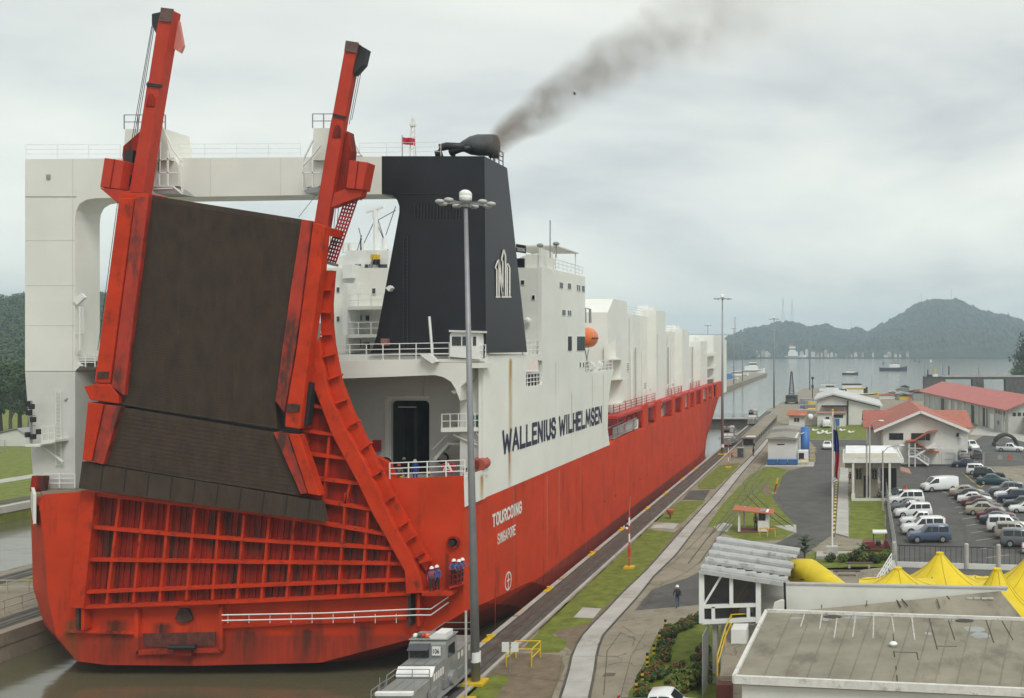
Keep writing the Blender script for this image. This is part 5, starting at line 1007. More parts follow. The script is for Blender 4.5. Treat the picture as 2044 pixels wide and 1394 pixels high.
for px, dy in ((1703, 0), (1776, 0), (1703, 7), (1776, 7)): part('post', wallw, gh, lambda m: (m.box(at(px, 0, Yg).x - .15, at(px, 0, Yg).x + .15, Yg + dy, Yg + dy + .3, 0, 4.98), m.box(at(px, 0, Yg).x - .25, at(px, 0, Yg).x + .25, Yg + dy - .1, Yg + dy + .4, 0, .9)))
bx0, bx1 = at(1706, 0, Yg + 3).x, at(1752, 0, Yg + 3).x
part('booth', M('beige_wall', (.42, .39, .32), .8), gh, lambda m: m.box(bx0, bx1, Yg + 3, Yg + 8, 0, 4.2))
for x0, x1 in ((.15, .95), (2.3, 3.0)): win(gh, bx0 + x0, bx0 + x1, Yg + 3, 2.4, 3.7, M('beige_wall', (0, 0, 0)), 2)
part('door', M('dark_door', (.03, .03, .035), .5), gh, lambda m: m.box(bx0 + 1.2, bx0 + 2.0, Yg + 2.95, Yg + 3.01, 0, 2.9)); part('shade_screen', M('dark_door', (0, 0, 0)), gh, lambda m: m.box(at(1758, 0, Yg + 4).x, at(1790, 0, Yg + 4).x, Yg + 4.5, Yg + 4.6, 0, 3.9))
part('side_roof', M('pink_tile', (.36, .20, .16), .8), gh, lambda m: m.prism([(cr - .3, Yg + 2, 3.7), (cr + 1.2, Yg + 2, 3.3), (cr + 1.2, Yg + 2, 3.15), (cr - .3, Yg + 2, 3.5)], (0, 5, 0)))
part('low_wall', wallw, gh, lambda m: m.box(at(1700, 0, Yg).x, at(1770, 0, Yg).x, Yg - .2, Yg + .0, 0, .35))
# ---- two-storey white building with red gabled roof and outside stairs
Yh = 164.4; hx = lambda px: at(px, 0, Yh).x; hz = lambda py: at(0, py, Yh).z
ho = thing('gabled_office', (12.4, Yh, 0), 'two storey white gabled office with red tiled roof and outside stairs', 'building')
ax, wx0, wx1, ez, az = hx(1837), hx(1763), hx(1911), hz(858), hz(819)
wz0, wz1 = az - (ax - wx0) * (az - ez) / (ax - hx(1744)), az - (wx1 - ax) * (az - ez) / (hx(1934) - ax)
part('wall', wallw, ho, lambda m: m.prism([(wx0, Yh, 0), (wx1, Yh, 0), (wx1, Yh, wz1 - .2), (ax, Yh, az - .2), (wx0, Yh, wz0 - .2)], (0, 29, 0)))
ex0, ex1 = hx(1744), hx(1934)
part('roof', rooft, ho, lambda m: m.loft([[Vector((ex0, y, ez)), Vector((ax, y, az)), Vector((ax, y, az - .22)), Vector((ex0, y, ez - .22))] for y in (Yh - 1.2, Yh + 30)])); part('roof', M('brick_roof', (.37, .13, .09), .75, var=.14, scale=1.2, dirt=((.2, .07, .05), .6, .8, (1, 1, 1), .5)), ho, lambda m: m.loft([[Vector((ax + .02, y, az)), Vector((ex1, y, ez)), Vector((ex1, y, ez - .22)), Vector((ax + .02, y, az - .22))] for y in (Yh - 1.2, Yh + 30)]))
for a, b_ in (((ex0, ez), (ax, az)), ((ax, az), (ex1, ez))): part('bargeboard', white, ho, lambda m: m.bar((a[0], Yh - 1.25, a[1] - .2), (b_[0], Yh - 1.25, b_[1] - .2), .12, .42))
for x0, x1, mt in ((at(1722, 0, 182).x, ax - 1, rooft), (ax + 1, at(1932, 0, 182).x, MATS['brick_roof'])):
    part('wing_roof', mt, ho, lambda m: m.loft([[Vector((x, Yh + 10, 5.6)), Vector((x, Yh + 19, 8.1)), Vector((x, Yh + 28, 5.6)), Vector((x, Yh + 28, 5.4)), Vector((x, Yh + 19, 7.85)), Vector((x, Yh + 10, 5.4))] for x in (x0, x1)]))
    part('wing_wall', wallw, ho, lambda m: m.prism([(x0 + .8, Yh + 11, 0), (x0 + .8, Yh + 27, 0), (x0 + .8, Yh + 27, 5.5), (x0 + .8, Yh + 19, 7.8), (x0 + .8, Yh + 11, 5.5)], (x1 - x0 - 1.6, 0, 0)))
win(ho, hx(1776), hx(1802), Yh, hz(877), hz(866), M('brown_frame', (.05, .022, .018), .6), 3); win(ho, hx(1820), hx(1845), Yh, hz(878), hz(866), M('brown_frame', (0, 0, 0)), 3); win(ho, hx(1849), hx(1855), Yh, hz(878), hz(868), M('brown_frame', (0, 0, 0)), 1)
part('door', wallw, ho, lambda m: m.box(hx(1858), hx(1868), Yh - .08, Yh + .01, hz(890), hz(863)))
part('stair_landing', white, ho, lambda m: m.box(hx(1812), hx(1868), Yh - 2, Yh, hz(892) - .1, hz(892)))
def stair(m):
    a, b_ = Vector((hx(1826), Yh - 1.9, hz(910))), Vector((hx(1858), Yh - 1.9, hz(892)))
    for yy in (0, 1.6): m.bar(Vector((hx(1812), Yh - 1.9 + yy, hz(909))), Vector((hx(1826), Yh - 1.9 + yy, hz(909))), .1, .3); m.bar(Vector((hx(1826), Yh - 1.9 + yy, hz(909))), Vector((hx(1852), Yh - 1.9 + yy, hz(926))), .1, .3); m.bar(Vector((hx(1826), Yh - 1.9 + yy, hz(908))), Vector((hx(1866), Yh - 1.9 + yy, hz(884))), .1, .28)
    for k in range(8): t_ = k / 8; m.box(hx(1826 + 26 * t_), hx(1829 + 26 * t_), Yh - 1.9, Yh - .3, hz(909 + 17 * t_) - .05, hz(909 + 17 * t_) + .03)
part('outside_stairs', white, ho, stair)
railing('stair_rail', [(hx(1812), Yh - 1.95, hz(908)), (hx(1826), Yh - 1.95, hz(908)), (hx(1852), Yh - 1.95, hz(925))], 1.0, white, ho, 2, .9, .04)
for px in (1813, 1825): part('stair_post', white, ho, lambda m: m.box(hx(px) - .08, hx(px) + .08, Yh - 2, Yh - 1.84, 0, hz(882)))
for pts in (((1808, 879), (1824, 877)), ((1824, 877), (1853, 860)), ((1853, 860), (1871, 858)), ((1824, 878), (1860, 901)), ((1860, 901), (1872, 900))): part('stair_canopy', roofs, ho, lambda m: m.prism([(hx(pts[0][0]), Yh - 2.2, hz(pts[0][1])), (hx(pts[1][0]), Yh - 2.2, hz(pts[1][1])), (hx(pts[1][0]), Yh - 2.2, hz(pts[1][1]) - .14), (hx(pts[0][0]), Yh - 2.2, hz(pts[0][1]) - .14)], (0, 2.2, 0)))
part('garage_door', grey_w, ho, lambda m: m.box(hx(1874), hx(1908), Yh - .06, Yh + .01, .1, 2.9)); part('plinth', concd, ho, lambda m: m.box(wx0 - .05, wx1 + .05, Yh - .1, Yh + .05, 0, .25))
for k in range(5): part('door_rib', grey_w, ho, lambda m: m.box(hx(1878 + k * 6), hx(1878.6 + k * 6), Yh - .1, Yh - .05, .1, 2.9))
part('wall_lamp', black, ho, lambda m: m.box(hx(1909), hx(1914), Yh - .3, Yh, 4.9, 5.5)); part('air_conditioner', white, ho, lambda m: m.box(wx1, wx1 + 1.5, Yh + 3, Yh + 6, 3.2, 4.3))
# ---- low white gabled workshop by the lawn square
Yw = 248.6; wx = lambda px: at(px, 0, Yw).x; wz = lambda py: at(0, py, Yw).z
ws = thing('workshop', (0, Yw, 0), 'low white workshop with lopsided grey gable roof beyond the lawn square', 'building')
part('wall', wallw, ws, lambda m: m.prism([(wx(1632), Yw, 0), (wx(1757), Yw, 0), (wx(1757), Yw, wz(814)), (wx(1663), Yw, wz(791)), (wx(1632), Yw, wz(797))], (0, 26, 0)))
lr = M('light_roof', (.50, .51, .50), .6, var=.08)
part('roof', lr, ws, lambda m: m.loft([[Vector((wx(1625), y, wz(796))), Vector((wx(1663), y, wz(785))), Vector((wx(1762), y, wz(810))), Vector((wx(1762), y, wz(813))), Vector((wx(1663), y, wz(788.5))), Vector((wx(1625), y, wz(799)))] for y in (Yw - 1, Yw + 27)]))
part('annex', wallw, ws, lambda m: m.box(wx(1633), wx(1688), Yw - 6, Yw, 0, 3.3)); part('annex_roof', M('pink_tile', (0, 0, 0)), ws, lambda m: m.box(wx(1630), wx(1689), Yw - 6.5, Yw, 3.3, 3.5)); part('canopy', black, ws, lambda m: m.box(wx(1640), wx(1694), Yw - 2, Yw, 4.7, 4.95))
part('pillar', black, ws, lambda m: m.box(wx(1691), wx(1693.5), Yw - .3, Yw, 0, wz(800))); part('doorway', black, ws, lambda m: m.box(wx(1664), wx(1683), Yw - 6.06, Yw - 5.99, 2.2, 3.0)); part('poster', bluep, ws, lambda m: m.box(wx(1668), wx(1676), Yw - 6.08, Yw - 5.99, .2, 2.0)); part('doorway', black, ws, lambda m: m.box(wx(1649), wx(1656), Yw - 6.06, Yw - 5.99, .2, 2.4))
# ---- long warehouse with red roof
A, Bq = Vector((24.5, 311.6, 0)), Vector((37.0, 223.5, 0)); dl = (Bq - A).normalized(); nl = Vector((-dl.y, dl.x, 0)); Wd = 13.0
wh_ = thing('warehouse', A, 'long warehouse with faded red roof and tall dark doors behind the car park', 'warehouse')
S = lambda s, t_, z: A + dl * s + nl * t_ + Vector((0, 0, z)); LL = (Bq - A).length
part('wall', M('warehouse_wall', (.46, .46, .41), .8, var=.12, scale=.4, dirt=((.25, .22, .18), .6, .7, (1, 1, .3), .5)), wh_, lambda m: m.loft([[S(s, 0, 0), S(s, 0, 5.7), S(s, Wd / 2, 8.3), S(s, Wd, 5.7), S(s, Wd, 0)] for s in (0, LL)]))
pinkr = M('faded_red_roof', (.44, .15, .13), .75, var=.08, scale=.5, dirt=((.30, .10, .09), .62, .5, (1, 1, 1), .5))
for t0, t1, z0, z1 in ((-1.2, Wd / 2, 5.5, 8.55), (Wd / 2, Wd + 1.2, 8.55, 5.5)): part('roof', pinkr, wh_, lambda m: m.loft([[S(s, t0, z0), S(s, t1, z1), S(s, t1, z1 - .2), S(s, t0, z0 - .2)] for s in (-1.5, LL + 1.5)]))
for s0, s1, z1, mt in ((56, 60, 4.6, black), (68, 72, 4.6, black), (74.5, 78, 3.6, white), (84, 86.5, 2.5, white), (48, 51, 4.5, grey_w), (40, 44, 4.6, grey_w), (33, 36, 4.6, grey_w), (24, 28, 4.6, black), (14, 17, 4.6, grey_w)): part('door', mt, wh_, lambda m: m.prism([S(s0, -.06, .05), S(s1, -.06, .05), S(s1, -.06, z1), S(s0, -.06, z1)], nl * .05))
for k in range(13): part('pilaster', grey_w, wh_, lambda m: m.prism([S(k * 7 + 1, -.25, 0), S(k * 7 + 1.6, -.25, 0), S(k * 7 + 1.6, -.25, 5.4), S(k * 7 + 1, -.25, 5.4)], nl * .24))
for k in range(4): part('window', glass, wh_, lambda m: m.prism([S(LL + .06, 1 + k * 1.2, 4.0), S(LL + .06, 1.8 + k * 1.2, 4.0), S(LL + .06, 1.8 + k * 1.2, 4.8), S(LL + .06, 1 + k * 1.2, 4.8)], -dl * .05)); part('window', glass, wh_, lambda m: m.prism([S(79 + k * 2.0, -.06, 4.0), S(80.3 + k * 2.0, -.06, 4.0), S(80.3 + k * 2.0, -.06, 4.8), S(79 + k * 2.0, -.06, 4.8)], nl * .05))
part('notice', bluep, wh_, lambda m: m.prism([S(80.5, -.08, 1.4), S(82, -.08, 1.4), S(82, -.08, 2.4), S(80.5, -.08, 2.4)], nl * .03))
part('lean_to', wallw, wh_, lambda m: m.loft([[S(s, 4, 0), S(s, 4, 3.6), S(s, Wd, 4.2), S(s, Wd, 0)] for s in (LL + .1, LL + 8)])); part('lean_to_roof', lr, wh_, lambda m: m.loft([[S(s, 3.4, 3.6), S(s, Wd, 4.3), S(s, Wd, 4.45), S(s, 3.4, 3.75)] for s in (LL + .1, LL + 8.6)]))
# ---- pump house, bins, tank, generator
Yp = 165.8; ppx = lambda px: at(px, 0, Yp).x; ppz = lambda py: at(0, py, Yp).z
ph = thing('pump_house', (ppx(1562), Yp, 0), 'windowless white pump house with flat grey roof beside the footpath', 'building')
part('wall', wallw, ph, lambda m: m.box(ppx(1533), ppx(1590), Yp, Yp + 16, 0, ppz(874)))
part('roof', M('grey_roof', (.27, .26, .23), .85), ph, lambda m: m.loft([[Vector((ppx(1530), y, ppz(874) + dz)), Vector((ppx(1562), y, ppz(871) + dz)), Vector((ppx(1594), y, ppz(875) + dz)), Vector((ppx(1594), y, ppz(875) + dz - .2)), Vector((ppx(1530), y, ppz(874) + dz - .2))] for y, dz in ((Yp - .6, 0), (Yp + 10, 0), (Yp + 10.1, .5), (Yp + 17, .5))]))
part('wall_plate', black, ph, lambda m: m.box(ppx(1551), ppx(1566), Yp - .03, Yp + .01, ppz(888.5), ppz(886.5))); part('slab', concl, ph, lambda m: m.box(ppx(1529), ppx(1625), Yp - 3.2, Yp + 3, 0, .14))
for k in range(3):
    bn = thing('skip_bin', (ppx(1533 + k * 21), Yp - 1.6, .14), 'blue plastic bin in the row against the white pump house', 'bin', 'blue bins at the pump house'); x0, x1 = ppx(1532 + k * 21), ppx(1552 + k * 21)
    part('body', bluep, bn, lambda m: m.loft([[Vector((x0 + .1, Yp - 1.5, .2)), Vector((x1 - .1, Yp - 1.5, .2)), Vector((x1 - .1, Yp - .5, .2)), Vector((x0 + .1, Yp - .5, .2))], [Vector((x0, Yp - 1.7, .95)), Vector((x1 - .04, Yp - 1.7, .95)), Vector((x1 - .04, Yp - .4, .95)), Vector((x0, Yp - .4, .95))]]))
    part('lid', bluep, bn, lambda m: m.box(x0, x1 - .04, Yp - 1.75, Yp - .35, .97, 1.05)); part('base_gap', black, bn, lambda m: m.box(x0 + .15, x1 - .15, Yp - 1.6, Yp - .6, .145, .2))
tk = thing('water_tank', (ppx(1604), Yp + 6, 0), 'upright blue water tank behind the white generator box', 'tank'); part('barrel', bluep, tk, lambda m: (m.tube([(ppx(1604), Yp + 6, 0), (ppx(1604), Yp + 6, 5.7)], .78, 16), m.ball((ppx(1604), Yp + 6, 5.7), .78, 16, 6, (1, 1, .4))), smooth=True); part('fill_pipe', white, tk, lambda m: m.tube([(ppx(1596), Yp + 5, 4.8), (ppx(1603), Yp + 5.1, 5.0)], .08, 6))
gn = thing('generator', (ppx(1603), Yp + 1, 0), 'white generator box with black fan grille next to the pump house', 'generator'); part('casing', white, gn, lambda m: m.box(ppx(1593), ppx(1613), Yp, Yp + 2.5, .14, 2.3)); part('fan_grille', black, gn, lambda m: m.box(ppx(1594.5), ppx(1605), Yp - .05, Yp + .01, .9, 2.0)); part('base', concl, gn, lambda m: m.box(ppx(1592), ppx(1614), Yp - .3, Yp + 2.7, .14, .35))
for k, (px, py) in enumerate(((1608, 915), (1620, 922), (1604, 930), (1622, 905))):
    g = thing('yellow_barrier', gp(px, py), 'yellow pipe barrier guarding the generator corner', 'barrier', 'yellow pipe barriers by the generator'); p = gp(px, py)
    part('hoop', yellow, g, lambda m: m.tube([(p.x - .6, p.y, 0), (p.x - .6, p.y, 1.1), (p.x + .6, p.y, 1.1), (p.x + .6, p.y, 0)], .07, 6)); part('crossbar', yellow, g, lambda m: m.tube([(p.x - .6, p.y, .55), (p.x + .6, p.y, .55)], .06, 6))
sh = thing('small_house', gp(1590, 852), 'tiny white hut with red roof and round white tank past the pump house', 'hut'); p = gp(1590, 852); x0, x1 = at(1575, 0, p.y).x, at(1606, 0, p.y).x
part('wall', wallw, sh, lambda m: m.box(x0, x1, p.y, p.y + 5, 0, 3)); part('roof', roofs, sh, lambda m: m.prism([(x0 - .6, p.y - .8, 2.8), (x1 + .6, p.y - .8, 2.6), (x1 + .6, p.y + 5, 3.4), (x0 - .6, p.y + 5, 3.6)], (0, 0, .2))); win(sh, x0 + 1.2, x0 + 2.6, p.y, 1.2, 2.2, white, 2); part('tank', white, sh, lambda m: m.ball((at(1617, 0, p.y).x, p.y + 1, 2.3), .85, 12, 8), smooth=True); part('tank_leg', steel, sh, lambda m: m.box(at(1617, 0, p.y).x - .1, at(1617, 0, p.y).x + .1, p.y + .9, p.y + 1.1, 0, 1.6))
gs = thing('track_shed', (-19.5, 195, 0), 'long low grey shed running beside the lock track', 'shed'); part('wall', steel, gs, lambda m: m.box(-20.9, -18.4, 195, 258, 0, 1.7)); part('roof', conc, gs, lambda m: m.box(-21.2, -18.1, 194.5, 258.5, 1.7, 1.85))
for k in range(14): part('side_panel', black, gs, lambda m: m.box(-18.4, -18.36, 197 + k * 4.3, 199.6 + k * 4.3, .5, 1.3))
part('end_opening', black, gs, lambda m: m.box(-20.6, -18.7, 194.95, 195.01, .3, 1.5))
# ---- lock gate behind the bow
lg = thing('lock_gate', (-42, 272, -2), 'dark steel lock gate with walkway beyond the ship bow', 'gate'); part('leaf', M('gate_steel', (.07, .07, .065), .6, var=.2), lg, lambda m: m.box(-59.5, -25.1, 271, 273.2, -4, -.35)); part('walkway', concl, lg, lambda m: m.box(-59.5, -25.1, 270.4, 272, -.3, -.05)); railing('walkway_rail', [(-59, 270.5, -.05), (-25.5, 270.5, -.05)], 1.1, steel, lg, 2, 3, .04); railing('walkway_rail', [(-59, 272.8, -.05), (-25.5, 272.8, -.05)], 1.1, steel, lg, 2, 3, .04)
# ================================================================== VEHICLES
PAINT = {}
def paint(n, c):
    if n not in PAINT: PAINT[n] = M('paint_' + n, c, .28, var=.05, scale=1.2, dirt=((.2, .18, .15), .68, 2, (1, 1, 1), .25), coat=.5)
    return PAINT[n]
tyre = M('tyre_rubber', (.02, .02, .02), .85); rim = M('wheel_rim', (.38, .38, .39), .35, .5); lampm = M('lamp_lens', (.7, .7, .68), .15); tailm = M('tail_lens', (.35, .015, .01), .2)
KINDS_ = {   # stations: x, half width, belt z, roof z, roof half width
    'sedan': dict(st=[(-2.28, .74, .58, .62, .70), (-2.2, .82, .80, .86, .74), (-1.55, .87, .88, .96, .72), (-1.5, .87, .90, .98, .70), (-.80, .88, .92, 1.38, .58), (-.2, .88, .92, 1.43, .58), (.25, .88, .91, 1.41, .57), (1.05, .87, .88, .96, .70), (1.1, .87, .86, .93, .72), (2.0, .83, .74, .80, .70), (2.28, .70, .52, .58, .62)], glass=(-1.42, -.82, .28, 1.0), wb=(-1.35, 1.38), r=.31, z0=.2, doors=(-.35,)),
    'suv': dict(st=[(-2.32, .80, .70, .78, .76), (-2.26, .87, .98, 1.10, .78), (-2.05, .88, 1.05, 1.74, .66), (-1, .89, 1.06, 1.80, .68), (.2, .89, 1.05, 1.76, .66), (.95, .88, 1.02, 1.14, .74), (1.0, .88, 1.00, 1.10, .76), (2.05, .86, .92, 1.00, .76), (2.3, .76, .60, .70, .70)], glass=(-2.16, -2.03, .22, .90), wb=(-1.35, 1.4), r=.38, z0=.28, doors=(-.95, -.2)),
    'pickup': dict(st=[(-2.6, .84, .90, .95, .82), (-2.55, .86, .93, .98, .82), (-.82, .86, .93, .98, .82), (-.75, .87, 1.0, 1.12, .78), (-.62, .87, 1.0, 1.64, .64), (.1, .88, 1.0, 1.70, .66), (.5, .88, 1.0, 1.66, .65), (1.1, .88, .96, 1.08, .74), (1.15, .87, .94, 1.04, .76), (2.35, .84, .86, .95, .74), (2.6, .74, .58, .66, .66)], glass=(-.72, -.60, .52, 1.06), wb=(-1.6, 1.65), r=.38, z0=.3, doors=(-.1,), bed=(-2.45, -.9)),
    'van': dict(st=[(-2.6, .90, .9, 1.0, .86), (-2.55, .97, 1.15, 1.95, .84), (-1, .98, 1.16, 2.02, .86), (1.0, .98, 1.14, 1.98, .84), (1.75, .96, 1.10, 1.24, .80), (1.8, .95, 1.06, 1.18, .80), (2.4, .92, .95, 1.04, .80), (2.6, .82, .6, .7, .74)], glass=(.35, .38, 1.02, 1.68), wb=(-1.6, 1.6), r=.36, z0=.25, doors=(.3,))}
PROTO = {}
def car_proto(kind):
    if kind in PROTO: return PROTO[kind]
    K = KINDS_[kind]; st = K['st']; z0 = K['z0']; P = {}
    def interp(x):
        for a, b_ in zip(st[:-1], st[1:]):
            if a[0] <= x <= b_[0]: t_ = (x - a[0]) / (b_[0] - a[0]); return [a[i] + (b_[i] - a[i]) * t_ for i in range(5)]
        return list(st[-1])
    m = MB(); rg = []
    for x, w, zb, zt, wr in st:
        rg.append([(x, -w * .9, z0), (x, -w, z0 + .18), (x, -w, zb * .72 + z0 * .2), (x, -w * .97, zb), (x, -wr, zt - .03), (x, -wr * .82, zt), (x, wr * .82, zt), (x, wr, zt - .03), (x, w * .97, zb), (x, w, zb * .72 + z0 * .2), (x, w, z0 + .18), (x, w * .9, z0)])
    m.loft(rg); P['body'] = m
    def surf(x, t_, sgn, off=.012):
        _, w, zb, zt, wr = interp(x); y = w * .97 + (wr - w * .97) * t_; z = zb + (zt - .03 - zb) * t_
        return Vector((x, sgn * (y + off), z + off * .3))
    gR0, gR1, gF1, gF0 = K['glass']; panes = []
    xs = [gR0 + .12] + list(K['doors']) + [gF0 - .12]
    for sgn in (-1, 1):
        if kind == 'van': spans = [(gR0 + .1, gF0 + .35)]
        else: spans = [(xs[i] + .04, xs[i + 1] - .04) for i in range(len(xs) - 1)]
        for a, b_ in spans:
            mm = MB(); n_ = 5; lo = []; hi = []
            for i in range(n_ + 1):
                x = a + (b_ - a) * i / n_; lo.append(surf(x, .10, sgn)); xt = max(min(x, gF1 + (0 if kind != 'van' else -.05)), gR1 + .02 if kind != 'van' else a); hi.append(surf(xt, .84, sgn))
            for i in range(n_): mm.add([lo[i], lo[i + 1], hi[i + 1], hi[i]], [(0, 1, 2, 3)])
            panes.append(('side_window', mm))
    def across(x0, x1, nm):
        _, w0, zb0, zt0, wr0 = interp(x0); _, w1, zb1, zt1, wr1 = interp(x1); d = .014 * (1 if x0 > x1 else -1)
        mm = MB(); mm.add([(x0 + d, -wr0 * .8, zt0 + .02), (x0 + d, wr0 * .8, zt0 + .02), (x1 + d, wr1 * .78, zt1 - .01), (x1 + d, -wr1 * .78, zt1 - .01)], [(0, 1, 2, 3)]); panes.append((nm, mm))
    if kind == 'van': across(1.72, 1.02, 'windscreen')
    else: across(gF0 - .02, gF1 + .03, 'windscreen'); across(gR0 - .01, gR1, 'rear_window')
    P['panes'] = panes; ln0, ln1 = st[0][0], st[-1][0]
    w = st[-1][1]; zf = st[-1][2]; P['head'] = []
    for s in (-1, 1):
        mm = MB(); mm.box(ln1 - .10, ln1 - .01, s * w * .74 - .14, s * w * .74 + .14, zf + .0, zf + .14) if kind != 'sedan' else mm.box(ln1 - .14, ln1 - .02, s * w * .72 - .16, s * w * .72 + .16, zf + .0, zf + .10); P['head'].append(('headlight', mm, lampm))
        mm = MB(); mm.box(ln0 - .015, ln0 + .10, s * w * .82 - .11, s * w * .82 + .11, st[0][2] - .02, st[0][2] + .22); P['head'].append(('tail_light', mm, tailm))
    mm = MB(); mm.box(ln1 - .12, ln1 + .05, -w * .95, w * .95, z0 + .08, z0 + .26); P['head'].append(('front_bumper', mm, M('bumper_grey', (.12, .12, .125), .5)))
    mm = MB(); mm.box(ln0 - .05, ln0 + .12, -w * .95, w * .95, z0 + .08, z0 + .26); P['head'].append(('rear_bumper', mm, M('bumper_grey', (0, 0, 0))))
    if 'bed' in K: mm = MB(); mm.box(K['bed'][0], K['bed'][1], -.72, .72, .93, .995); P['head'].append(('load_bed', mm, M('bed_liner', (.08, .08, .08), .8)))
    r_ = K['r']; mt = MB(); mt.tube([(0, -.10, r_), (0, .10, r_)], r_, 16); mr_ = MB(); mr_.tube([(0, -.112, r_), (0, .112, r_)], r_ * .6, 12)
    root = bpy.data.objects.new('car_proto', None); body = m.build('body', paint('white', (.72, .73, .73)), root, local=True, bevel=.02, smooth=False)
    for p in body.data.polygons: p.use_smooth = True
    for nm, mm in panes: mm.build(nm, glass, root, local=True)
    for nm, mm, mat in P['head']: mm.build(nm, mat, root, local=True)
    for x in K['wb']:
        for s in (-1, 1):
            tt = mt.build('wheel', tyre, root, local=True); tt.location = (x, s * (st[4][1] - .08), 0)
            mr_.build('rim', rim, tt, local=True)
    PROTO[kind] = root; root['used'] = 0
    return root
CARN = {'sedan': 'sedan_car', 'suv': 'sport_utility_car', 'pickup': 'pickup_truck', 'van': 'delivery_van'}
COLS = dict(white=(.72, .73, .73), black=(.015, .016, .018), beige=(.36, .32, .24), maroon=(.10, .018, .022), grey=(.13, .14, .15), silver=(.36, .37, .37), navy=(.02, .028, .06), teal=(.03, .075, .085), green=(.06, .085, .075), blue=(.07, .10, .16), tan=(.30, .27, .21))
def car(kind, col, x, y, ang, label, group='cars in the car park', z=.02):
    src = car_proto(kind)
    if not src['used']: r_ = src; C.objects.link(r_); src['used'] = 1
    else: r_ = copy_tree(src)
    r_.name = CARN[kind]; r_.location = (x, y, z); r_.rotation_euler = (0, 0, R(ang + random.uniform(-2.5, 2.5))); sc_ = random.uniform(.95, 1.04); r_.scale = (sc_, sc_ * random.uniform(.97, 1.02), sc_ * random.uniform(.96, 1.05)); tag(r_, label, 'van' if kind == 'van' else 'pickup' if kind == 'pickup' else 'car', group)
    for ch in r_.children:
        if ch.name.startswith('body'): ch.material_slots[0].link = 'OBJECT'; ch.material_slots[0].material = paint(col, COLS[col])
    return r_
def cpx(kind, col, px, py, ang, label, group='cars in the car park'): p = gp(px, py); return car(kind, col, p.x, p.y + .9, ang, label, group)
XL = 7.6
for kind, col, Y, dx, ang, lab in (('sedan', 'green', 129.5, -1.2, 184, 'dark green sedan at the head of the row along the mesh fence'), ('suv', 'white', 124.0, -.2, 187, 'white estate car between the dark green and dark grey sedans by the fence'), ('sedan', 'grey', 120.2, -.1, 185, 'dark grey sedan between two white cars along the mesh fence'), ('suv', 'white', 115.5, .2, 187, 'white sport utility car beside the white pickup by the fence'),
                               ('pickup', 'white', 110.0, .9, 186, 'white double cab pickup with empty bed along the mesh fence'), ('suv', 'white', 105.2, .6, 186, 'white estate car between the pickup and the dark blue car'), ('suv', 'blue', 101.0, .9, 184, 'dark blue estate car at the end of the fence row near the columns')):
    car(kind, col, XL + dx, Y, ang, lab)
for kind, col, Y, dx, lab in (('sedan', 'beige', 131.4, -.3, 'beige sedan at the head of the middle row near the parked van'), ('sedan', 'black', 128.6, 0, 'black sedan next to the beige car at the head of the middle row'), ('sedan', 'white', 125.9, 0, 'white sedan in the middle row between black and maroon cars'), ('sedan', 'maroon', 123.2, .2, 'maroon sedan in the middle row beside a white sedan'), ('sedan', 'black', 120.4, .4, 'black sedan in the middle row between maroon and beige cars'), ('sedan', 'beige', 117.0, .1, 'pale beige sedan midway along the middle row'), ('sedan', 'maroon', 113.6, .9, 'maroon sedan beyond the navy sedan in the middle row'),
                          ('sedan', 'navy', 110.9, .8, 'navy sedan beside the white sport utility car in the middle row'), ('suv', 'white', 106.4, 1.0, 'white sport utility car with big wheels in the middle row'), ('suv', 'tan', 102.6, 1.4, 'tan sport utility car beside the white one in the middle row'), ('suv', 'grey', 98.6, 1.3, 'grey sport utility car near the white fence columns'), ('sedan', 'white', 95.2, 2.9, 'white car at the end of the middle row by the columns')):
    car(kind, col, 16.5 + dx, Y, -8, lab)
for kind, col, Y, dx, lab in (('suv', 'grey', 132.5, .4, 'grey wagon at the head of the row backing the middle row'), ('sedan', 'white', 129.6, .6, 'white sedan next to the grey wagon in the back row'), ('suv', 'navy', 126.4, .4, 'navy wagon in the back row between white and green cars'), ('sedan', 'green', 122.8, .7, 'grey green sedan in the back row beside the navy wagon'), ('sedan', 'white', 118.6, .6, 'pale sedan in the back row beside the grey green one'), ('sedan', 'white', 113.4, 2.2, 'white hatchback at the open end of the back row')):
    car(kind, col, 21.3 + dx, Y, 174, lab)
for kind, col, px, py, ang, lab in (('sedan', 'navy', 1928, 934, 176, 'dark blue sedan beneath the office beside the gate'), ('suv', 'white', 1958, 949, -6, 'white sport utility car in the short row by the sliding gate'), ('suv', 'black', 1976, 958, -6, 'black wagon between the white and teal cars by the gate'), ('sedan', 'teal', 1984, 969, -8, 'teal sedan at the end of the short row by the concrete apron')): cpx(kind, col, px, py, ang, lab)
cpx('van', 'white', 1876, 982, 200, 'plain white van driving through the car park aisle', 'moving vehicles')
cpx('pickup', 'silver', 1924, 917, 92, 'silver pickup seen from its tail beside the office wall'); cpx('suv', 'black', 1950, 917, 92, 'black jeep like car beside the silver pickup behind the gate'); cpx('suv', 'white', 1941, 899, -80, 'white sport utility car parked behind the silver pickup'); cpx('pickup', 'white', 2018, 903, -20, 'white pickup on the road beside the warehouse yard')
cpx('sedan', 'white', 1651, 897, -88, 'white sedan driving towards the flagpole on the grey road', 'moving vehicles'); cpx('pickup', 'silver', 1742, 852, 10, 'small pale pickup standing outside the workshop', 'vehicles by the workshop'); cpx('van', 'white', 1648, 854, 100, 'small white van with open back beside the workshop annex', 'vehicles by the workshop')
car('pickup', 'white', -10.0, 53.0, 0, 'white pickup parked on the garden edge below the gallery', 'moving vehicles')
